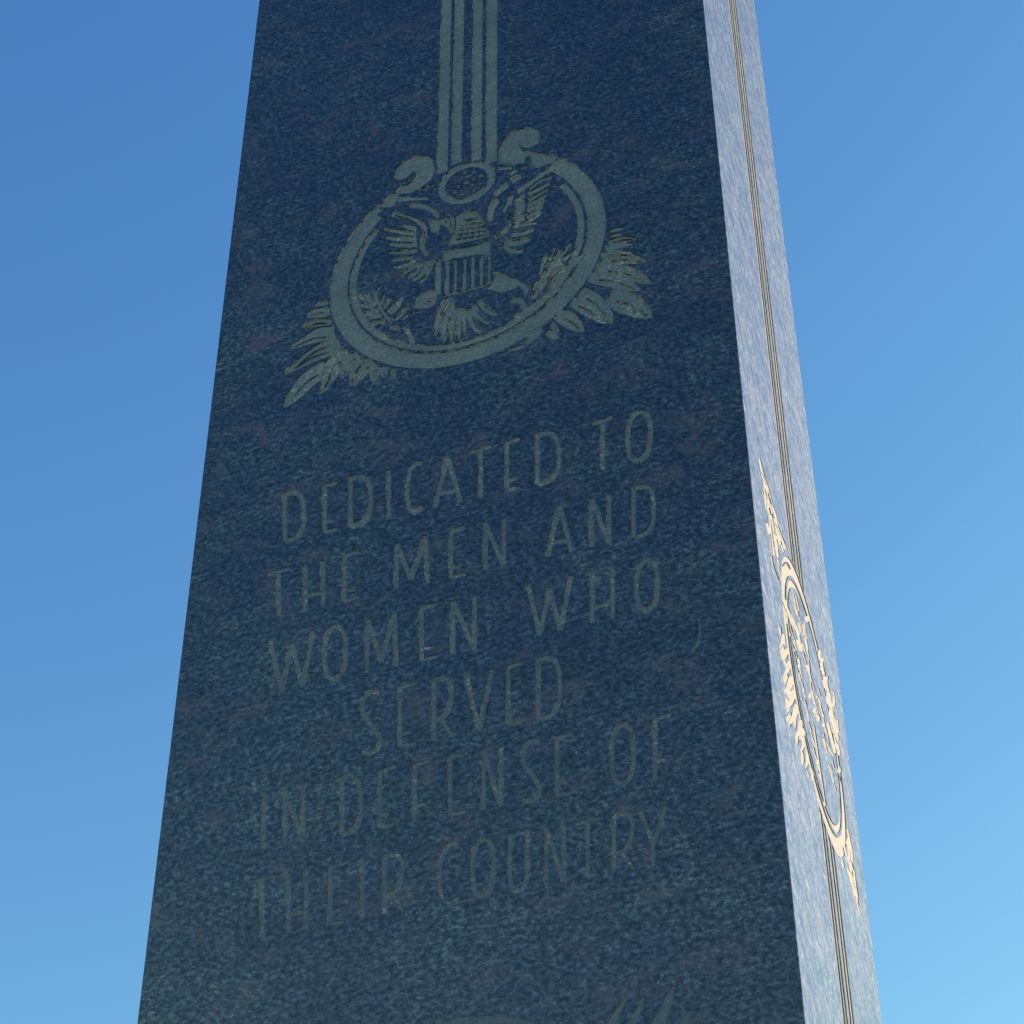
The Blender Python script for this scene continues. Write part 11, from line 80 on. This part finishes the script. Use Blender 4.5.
def mapped(N, L, rot, scl):
    tc = N.new('ShaderNodeTexCoord'); mp = N.new('ShaderNodeMapping')
    mp.inputs['Rotation'].default_value = rot; mp.inputs['Scale'].default_value = scl
    L.new(tc.outputs['Object'], mp.inputs[0]); return mp.outputs[0]

def granite_colour(N, L):
    v = mapped(N, L, (0, R(10), 0), (.75, .75, 1.05))
    fine = noise(N, L, v, 130, 4, .66, .35)
    med = noise(N, L, v, 36, 6, .78, .5)
    big = noise(N, L, v, 5.5, 5, .68, .6)
    bands = noise(N, L, mapped(N, L, (0, R(7), 0), (.55, .55, 2.6)), 3.2, 4, .62, .4)
    red = noise(N, L, v, 15, 5, .72, .5)
    c = ramp(N, L, fine.outputs[0], [(.38, G0), (.52, G1), (.66, G2)])
    c2 = ramp(N, L, med.outputs[0], [(.38, (.28, .30, .38)), (.50, (.88, .88, .88)), (.62, (1.5, 1.45, 1.3))])
    c = mix(N, L, 1.0, c, c2, 'MULTIPLY')
    b = ramp(N, L, big.outputs[0], [(.36, (.5, .5, .95)), (.64, (1.45, 1.5, 1.08))])
    c = mix(N, L, 1.0, c, b, 'MULTIPLY')
    c = mix(N, L, 1.0, c, ramp(N, L, bands.outputs[0], [(.36, (.55, .62, .72)), (.60, (1.2, 1.22, 1.15))]), 'MULTIPLY')
    rf = ramp(N, L, red.outputs[0], [(.53, (0, 0, 0)), (.64, (1, 1, 1))])
    c = mix(N, L, mulv(N, L, rf, .6), c, GRED)
    # feldspar and mica crystals, with their sparkle painted as pale colour
    vo = N.new('ShaderNodeTexVoronoi'); vo.inputs['Scale'].default_value = 260
    L.new(v, vo.inputs['Vector'])
    sp = N.new('ShaderNodeSeparateColor'); L.new(vo.outputs['Color'], sp.inputs[0])
    k = ramp(N, L, sp.outputs[0], [(.982, (0, 0, 0)), (.985, (1, 1, 1))])
    d = ramp(N, L, vo.outputs['Distance'], [(.25, (1, 1, 1)), (.45, (0, 0, 0))])
    kk = mix(N, L, 1.0, k, d, 'MULTIPLY')
    c = mix(N, L, mulv(N, L, kk, .55), c, (.34, .35, .39))
    return v, fine, med, c

def mulv(N, L, c, f):
    m = N.new('ShaderNodeMath'); m.operation = 'MULTIPLY'; m.inputs[1].default_value = f
    L.new(c, m.inputs[0]); return m.outputs[0]

G0, G1, G2 = (.004, .007, .014), (.020, .029, .043), (.094, .114, .128)
GRED = (.11, .062, .058)

def granite_material():
    m, nt, N, L, P = new_mat('polished dark granite')
    v, fine, med, c = granite_colour(N, L)
    L.new(c, P.inputs['Base Color'])
    P.inputs['IOR'].default_value = 1.85
    sl = ramp(N, L, fine.outputs[0], [(.38, (.32,)*3), (.50, (.48,)*3), (.62, (.66,)*3)])
    L.new(sl, P.inputs['Specular IOR Level'])
    rr = ramp(N, L, med.outputs[0], [(.35, (.23,)*3), (.65, (.34,)*3)])
    L.new(rr, P.inputs['Roughness'])
    b = N.new('ShaderNodeBump'); b.inputs['Strength'].default_value = .07; b.inputs['Distance'].default_value = .0006
    L.new(fine.outputs[0], b.inputs['Height']); L.new(b.outputs[0], P.inputs['Normal'])
    return m

def frosted_material(name, wear, gold_mix=.35, patch=.47, base=None):
    """sandblasted stone with gold glints painted into the colour; wear 0..1 lets polished granite show"""
    m, nt, N, L, P = new_mat(name)
    v, fine, med, g = granite_colour(N, L)
    f = noise(N, L, v, 230, 3, .7)
    big = noise(N, L, v, 9, 3, .6)
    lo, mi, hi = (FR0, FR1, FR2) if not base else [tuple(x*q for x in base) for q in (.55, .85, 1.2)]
    c = ramp(N, L, f.outputs[0], [(.32, lo), (.55, mi), (.75, hi)])
    c = mix(N, L, 1.0, c, ramp(N, L, big.outputs[0], [(.35, (.85, .88, .9)), (.65, (1.15, 1.1, 1.05))]), 'MULTIPLY')
    # gold specks that paint glints into the colour
    gn = noise(N, L, v, 190, 4, .75, 1.0)
    k = ramp(N, L, gn.outputs[0], [(.57, (0, 0, 0)), (.61, (1, 1, 1))])
    pn = noise(N, L, v, 14, 3, .6)
    pk = ramp(N, L, pn.outputs[0], [(patch, (0, 0, 0)), (patch+.10, (1, 1, 1))])
    kk = mix(N, L, 1.0, k, pk, 'MULTIPLY')
    c = mix(N, L, mulv(N, L, kk, gold_mix), c, GOLD if not base else (.41, .345, .20))
    wn = noise(N, L, v, 85, 6, .85)
    wf = ramp(N, L, wn.outputs[0], [(max(0, wear-.12), (1, 1, 1)), (wear+.12, (0, 0, 0))])
    c = mix(N, L, wf, c, g)
    L.new(c, P.inputs['Base Color']); P.inputs['IOR'].default_value = 1.85
    for key, a_, b_ in (('Roughness', .72, .3), ('Specular IOR Level', .2, .5)):
        mr = N.new('ShaderNodeMapRange'); mr.inputs['To Min'].default_value = a_; mr.inputs['To Max'].default_value = b_
        L.new(wf, mr.inputs['Value']); L.new(mr.outputs[0], P.inputs[key])
    b = N.new('ShaderNodeBump'); b.inputs['Strength'].default_value = .5; b.inputs['Distance'].default_value = .0008
    L.new(f.outputs[0], b.inputs['Height']); L.new(b.outputs[0], P.inputs['Normal'])
    return m

GOLD = (.80, .66, .42)
FR0, FR1, FR2 = (.115, .15, .155), (.19, .235, .235), (.265, .315, .31)
M_granite = granite_material()
M_emblem = frosted_material('sandblasted emblem', .0)
M_side = frosted_material('sandblasted emblem in painted sunlit gold', .0, .9, .10, (.28, .245, .16))  # warm base and dense gold put the sunlight into this face's colour
M_feather = frosted_material('etched feathers and leaves with painted gold glints', .0, .9, .46)  # stronger gold glints painted on feathers and leaves
def glint_material():
    """gold glints painted in patches on the cut edges"""
    m, nt, N, L, P = new_mat('painted gold glints on cut edges')
    v = mapped(N, L, (0, 0, 0), (1, 1, 1))
    a = noise(N, L, v, 60, 3, .7); b = noise(N, L, v, 13, 2, .5)
    k = mix(N, L, 1.0, ramp(N, L, a.outputs[0], [(.44, (0, 0, 0)), (.50, (1, 1, 1))]), ramp(N, L, b.outputs[0], [(.40, (0, 0, 0)), (.50, (1, 1, 1))]), 'MULTIPLY')
    L.new(mix(N, L, k, (.035, .045, .05), (.95, .82, .50)), P.inputs['Base Color'])  # pale gold paints the glints in
    P.inputs['Roughness'].default_value = .5
    return m
M_glint = glint_material()
WEAR = [.44, .445, .455, .465, .48, .487]
M_faint = frosted_material('faint worn engraving', .50)
M_lines = [frosted_material('worn lettering', w, .9, .47) for w in WEAR]

def paving_material():
    m, nt, N, L, P = new_mat('concrete paving')
    v = mapped(N, L, (0, 0, 0), (1, 1, 1))
    br = N.new('ShaderNodeTexBrick'); L.new(v, br.inputs['Vector'])
    br.offset = 0; br.inputs['Scale'].default_value = 1; br.inputs['Brick Width'].default_value = 1.2
    br.inputs['Row Height'].default_value = 1.2; br.inputs['Mortar Size'].default_value = .008
    br.inputs['Color1'].default_value = (.17, .18, .19, 1); br.inputs['Color2'].default_value = (.15, .16, .17, 1)
    br.inputs['Mortar'].default_value = (.08, .08, .075, 1)
    n = noise(N, L, v, 18, 6, .7)
    c = mix(N, L, 1.0, br.outputs['Color'], ramp(N, L, n.outputs[0], [(.3, (.8,)*3), (.7, (1.15,)*3)]), 'MULTIPLY')
    L.new(c, P.inputs['Base Color']); P.inputs['Roughness'].default_value = .9
    return m
def lawn_material():
    m, nt, N, L, P = new_mat('dry winter lawn')
    v = mapped(N, L, (0, 0, 0), (1, 1, 1))
    n = noise(N, L, v, 6, 8, .75)
    L.new(ramp(N, L, n.outputs[0], [(.3, (.03, .055, .022)), (.6, (.06, .085, .035)), (.75, (.10, .11, .05))]), P.inputs['Base Color'])
    P.inputs['Roughness'].default_value = .95
    return m

# ------------------------------------------------------------------ geometry
def link(name, me, mat, parent=None, loc=(0, 0, 0)):
    o = bpy.data.objects.new(name, me); col.objects.link(o)
    if mat: me.materials.append(mat)
    o.location = loc
    if parent: o.parent = parent
    return o

def clean(p):
    q = []
    for a in p:
        if not q or (abs(a[0]-q[-1][0]) + abs(a[1]-q[-1][1])) > 2e-4: q.append(a)
    if abs(q[0][0]-q[-1][0]) + abs(q[0][1]-q[-1][1]) < 2e-4: q.pop()
    area = sum(q[k-1][0]*q[k][1] - q[k][0]*q[k-1][1] for k in range(len(q)))
    return q[::-1] if area < 0 else q

def carve(x0, x1, z0, z1, cuts, ribs, P):
    """cut the outlines of every part into one stone face.  cuts: list of (polys, depth);
    returns the remaining face and one mesh (floors and walls) per cut.  P maps (across, height, depth in) to 3D"""
    verts, faces, owner = [], [], []
    def put(poly, own):
        n = len(verts); verts.extend(Vector((a, z - 4.3)) for a, z in poly)
        faces.append(list(range(n, n+len(poly)))); owner.append(own)
    put([(x0, z0), (x1, z0), (x1, z1), (x0, z1)], -1)
    steps = []
    for k, (polys, depth, step) in enumerate(cuts):
        for m_, p in enumerate(polys):
            q = [(min(max(a, x0+1e-3), x1-1e-3), min(max(z, z0+1e-3), z1-1e-3)) for a, z in clean(p)]
            if len(q) > 2: put(q, len(steps)); steps.append((k, depth*(1 + step*(0, -1, 1)[m_ % 3])))
    for p in ribs:                      # slivers of the original face left standing between the cuts
        q = clean(p)
        if len(q) > 2: put(q, len(steps)); steps.append((-1, 0))
    V, E, T, ov, oe, of = delaunay_2d_cdt(verts, [], faces, 1, 1e-6)
    who = [max([owner[f] for f in fl], default=-1) for fl in of]
    dep = lambda w: 0 if w < 0 else steps[w][1]
    part = lambda w: -1 if w < 0 else steps[w][0]
    bms = [bmesh.new() for _ in range(len(cuts)+1)]
    cache = [dict() for _ in bms]
    def vert(w, i, d):
        c = cache[part(w)+1]; key = (i, round(d*1e6))
        if key not in c: c[key] = bms[part(w)+1].verts.new(P(V[i][0], V[i][1] + 4.3, d))
        return c[key]
    edge = {}
    for t, w in zip(T, who):
        a = V[t[0]]; b = V[t[1]]; c = V[t[2]]
        if (b[0]-a[0])*(c[1]-a[1]) - (b[1]-a[1])*(c[0]-a[0]) < 0: t = t[::-1]
        try: bms[part(w)+1].faces.new([vert(w, i, dep(w)) for i in t])
        except ValueError: pass
        for j in range(3): edge[(t[j], t[(j+1) % 3])] = w
    for (i, j), w in edge.items():
        o = edge.get((j, i))
        if o is None or dep(o) >= dep(w): continue
        try: bms[part(w)+1].faces.new([vert(w, j, dep(w)), vert(w, i, dep(w)), vert(w, i, dep(o)), vert(w, j, dep(o))]).material_index = 1
        except ValueError: pass
    return bms

def to_mesh(name, bm):
    me = bpy.data.meshes.new(name); bm.to_mesh(me); bm.free(); return me

def box_bm(bm, x0, x1, y0, y1, z0, z1):
    r = bmesh.ops.create_cube(bm, size=1)
    for v in r['verts']:
        v.co = ((x0+x1)/2 + v.co.x*(x1-x0), (y0+y1)/2 + v.co.y*(y1-y0), (z0+z1)/2 + v.co.z*(z1-z0))

monument = bpy.data.objects.new('granite_monument', None); col.objects.link(monument)
monument['label'] = 'tall dark granite memorial pillar with engraved eagle emblem and dedication, against blue sky'
monument['category'] = 'monument'

Z0, ZT = .62, 6.45
# pyramid cap
bm = bmesh.new()
pts = [(0, 0), (1, 0), (1, DEPTH), (0, DEPTH)]
low = [bm.verts.new((x, y, ZT)) for x, y in pts]
apex = bm.verts.new((.5, DEPTH/2, ZT+.75))
for k in range(4): bm.faces.new((low[k], low[(k+1) % 4], apex))
bm.faces.new(low[::-1])
me = bpy.data.meshes.new('cap'); bm.to_mesh(me); bm.free()
link('cap', me, M_granite, monument, (0, 0, .0))
# stepped base
bm = bmesh.new()
box_bm(bm, -.12, 1.12, -.12, DEPTH+.12, .30, Z0)
box_bm(bm, -.45, 1.45, -.45, DEPTH+.45, .004, .30)
bmesh.ops.bevel(bm, geom=list(bm.edges), offset=.008, segments=1, affect='EDGES')
me = bpy.data.meshes.new('base'); bm.to_mesh(me); bm.free()
link('base', me, M_granite, monument)

def sub(key, i=None, j=None): return SHAPES[key][i:j]
MM = .001
# (name, outlines, depth of the cut, material, level): level 0 hangs on the pillar, 1 on the last level-0 part
FRONT = [('ribbon_bands', sub('band'), 2.0*MM, M_emblem, 0, None),
         ('emblem', sub('ring'), 2.3*MM, M_emblem, 0, 'engraved ring with eagle, shield, olive branch and arrows'),
         ('inner_ring', sub('inner_ring'), 1.8*MM, M_emblem, 1, None),
         ('volute', sub('volute', 0, 1), 2.6*MM, M_emblem, 1, None), ('volute', sub('volute', 1, 2), 2.6*MM, M_emblem, 1, None),
         ('medallion', sub('medallion') + sub('stars'), 2.0*MM, M_emblem, 1, None),
         ('leaf_spray', sub('leaf'), 2.2*MM, M_feather, 1, None), ('leaf_spray', sub('leaf.001'), 2.2*MM, M_feather, 1, None),
         ('wing', sub('wing'), 2.2*MM, M_feather, 1, None), ('wing', sub('wing.001'), 2.2*MM, M_feather, 1, None),
         ('tail', sub('tail_feather'), 2.2*MM, M_feather, 1, None), ('olive_branch', sub('olive_branch'), 2.2*MM, M_feather, 1, None),
         ('arrow_bundle', sub('arrow'), 2.2*MM, M_feather, 1, None), ('shield', sub('shield'), 2.1*MM, M_emblem, 1, None),
         ('leg', sub('eagle', 2, 6), 2.2*MM, M_emblem, 1, None), ('leg', sub('eagle', 6), 2.2*MM, M_emblem, 1, None),
         ('eagle_body', sub('eagle', 0, 2), 2.5*MM, M_emblem, 1, None),
         ('emblem', sub('B_ring'), .6*MM, M_faint, 0, 'worn emblem below the inscription'), ('leaf_spray', sub('B_leaf', 0, 4), .6*MM, M_faint, 1, None), ('leaf_spray', sub('B_leaf', 5), .6*MM, M_faint, 1, None),
         ('shallow_mark', sub('shallow_mark'), .4*MM, M_faint, 0, None)]  # faint hooked mark, cut very shallow
words = ['DEDICATED TO', 'THE MEN AND', 'WOMEN WHO', 'SERVED', 'IN DEFENSE OF', 'THEIR COUNTRY']
for row, mat, wd, dp in zip(LETTERS, M_lines, words, (1.3, 1.2, 1.1, 1.0, .9, .8)):
    FRONT.append(('inscription_line', [], 0, None, 0, 'worn engraved line of lettering reading ' + wd))
    for ch, polys in row: FRONT.append(('letter', polys, dp*MM, mat, 1, None))
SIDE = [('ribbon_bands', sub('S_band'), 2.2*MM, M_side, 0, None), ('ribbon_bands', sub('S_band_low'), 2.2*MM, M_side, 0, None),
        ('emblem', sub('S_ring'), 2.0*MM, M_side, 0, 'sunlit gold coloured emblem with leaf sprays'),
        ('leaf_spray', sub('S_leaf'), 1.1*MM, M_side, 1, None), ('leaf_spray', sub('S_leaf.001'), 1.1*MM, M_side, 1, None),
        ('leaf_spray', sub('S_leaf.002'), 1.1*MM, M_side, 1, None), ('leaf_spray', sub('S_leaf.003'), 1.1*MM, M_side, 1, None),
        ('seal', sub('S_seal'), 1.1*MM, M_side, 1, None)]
CH = .0009
STEPPED = ('leaf_spray', 'wing', 'tail', 'olive_branch', 'arrow_bundle', 'seal')
shaft_bm = bmesh.new()
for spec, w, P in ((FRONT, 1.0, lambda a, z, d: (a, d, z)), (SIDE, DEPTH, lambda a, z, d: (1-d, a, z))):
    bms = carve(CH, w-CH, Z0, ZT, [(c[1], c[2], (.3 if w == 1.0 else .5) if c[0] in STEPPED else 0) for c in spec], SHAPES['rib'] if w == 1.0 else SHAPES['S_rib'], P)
    tmp = bpy.data.meshes.new('tmp'); bms[0].to_mesh(tmp); bms[0].free(); shaft_bm.from_mesh(tmp); bpy.data.meshes.remove(tmp)
    root = None
    for (name, polys, dp, mat, lvl, label), bm in zip(spec, bms[1:]):
        if polys:
            o = link(name, to_mesh(name, bm), mat)
            o.data.materials.append(M_glint if mat in (M_emblem, M_feather) or name == 'letter' else mat)
        else: o = bpy.data.objects.new(name, None); col.objects.link(o); bm.free()
        if lvl == 0: root = o; o.parent = monument
        else: o.parent = root
        if label: o['label'] = label
# the two hidden faces and the chamfered arrises
def quad(*c): shaft_bm.faces.new([shaft_bm.verts.new(p) for p in c])
D_ = DEPTH
quad((0, D_-CH, Z0), (0, CH, Z0), (0, CH, ZT), (0, D_-CH, ZT))
quad((1-CH, D_, Z0), (CH, D_, Z0), (CH, D_, ZT), (1-CH, D_, ZT))
quad((1-CH, 0, Z0), (1, CH, Z0), (1, CH, ZT), (1-CH, 0, ZT))
quad((0, CH, Z0), (CH, 0, Z0), (CH, 0, ZT), (0, CH, ZT))
quad((1, D_-CH, Z0), (1-CH, D_, Z0), (1-CH, D_, ZT), (1, D_-CH, ZT))
quad((CH, D_, Z0), (0, D_-CH, Z0), (0, D_-CH, ZT), (CH, D_, ZT))
link('shaft', to_mesh('shaft', shaft_bm), M_granite, monument)

# setting
def sheet(name, s, z, mat):
    bm = bmesh.new()
    vs = [bm.verts.new(p) for p in ((-s, -s, 0), (s, -s, 0), (s, s, 0), (-s, s, 0))]
    bm.faces.new(vs); me = bpy.data.meshes.new(name); bm.to_mesh(me); bm.free()
    o = link(name, me, mat, None, (.5, .4, z)); o['kind'] = 'structure'; return o
sheet('ground', 3000, 0, lawn_material())
sheet('pavement', 3.5, .004, paving_material())

# ------------------------------------------------------------------ light
SUN_AZ, SUN_EL = R(56), R(21)
w = bpy.data.worlds.new('World'); scene.world = w; w.use_nodes = True
N, L = w.node_tree.nodes, w.node_tree.links
sky = N.new('ShaderNodeTexSky'); sky.sky_type = 'NISHITA'; sky.sun_disc = False
sky.sun_elevation = SUN_EL; sky.sun_rotation = SUN_AZ
sky.air_density = 1.0; sky.dust_density = .1; sky.ozone_density = 5
# deep, clear air: each channel gets its own contrast and strength over the whole dome
sep = N.new('ShaderNodeSeparateColor'); cmb = N.new('ShaderNodeCombineColor')
L.new(sky.outputs[0], sep.inputs[0])
for k, (g, t) in enumerate(((1.72, 1.48), (1.38, 1.20), (.85, 1.39))):
    p = N.new('ShaderNodeMath'); p.operation = 'POWER'; p.inputs[1].default_value = g; L.new(sep.outputs[k], p.inputs[0])
    q = N.new('ShaderNodeMath'); q.operation = 'MULTIPLY'; q.inputs[1].default_value = t; L.new(p.outputs[0], q.inputs[0])
    mn = N.new('ShaderNodeMath'); mn.operation = 'MINIMUM'; mn.inputs[1].default_value = 5; L.new(q.outputs[0], mn.inputs[0])
    L.new(mn.outputs[0], cmb.inputs[k])
L.new(cmb.outputs[0], N['Background'].inputs[0]); N['Background'].inputs[1].default_value = .12
sd = bpy.data.lights.new('sun', 'SUN'); sd.energy = 5.0; sd.angle = R(.5); sd.color = (1, .88, .81)
so = bpy.data.objects.new('sun', sd); col.objects.link(so)
d = Vector((math.sin(SUN_AZ)*math.cos(SUN_EL), math.cos(SUN_AZ)*math.cos(SUN_EL), math.sin(SUN_EL)))
so.rotation_euler = d.to_track_quat('Z', 'Y').to_euler(); so.location = d*30

# ------------------------------------------------------------------ camera
cd = bpy.data.cameras.new('camera'); cam = bpy.data.objects.new('camera', cd); col.objects.link(cam)
cd.sensor_fit = 'HORIZONTAL'; cd.sensor_width = 36; cd.lens = CAM_F/1024*36
cd.clip_start = .05; cd.clip_end = 8000
rx, up, bk = CAM_AXES
cam.matrix_world = Matrix(((rx[0], up[0], bk[0], CAM_POS[0]), (rx[1], up[1], bk[1], CAM_POS[1]), (rx[2], up[2], bk[2], CAM_POS[2]), (0, 0, 0, 1)))
scene.camera = cam

scene.render.resolution_x = scene.render.resolution_y = 1024
scene.view_settings.view_transform = 'Standard'; scene.view_settings.look = 'None'
scene.view_settings.exposure = .82; scene.view_settings.gamma = 1
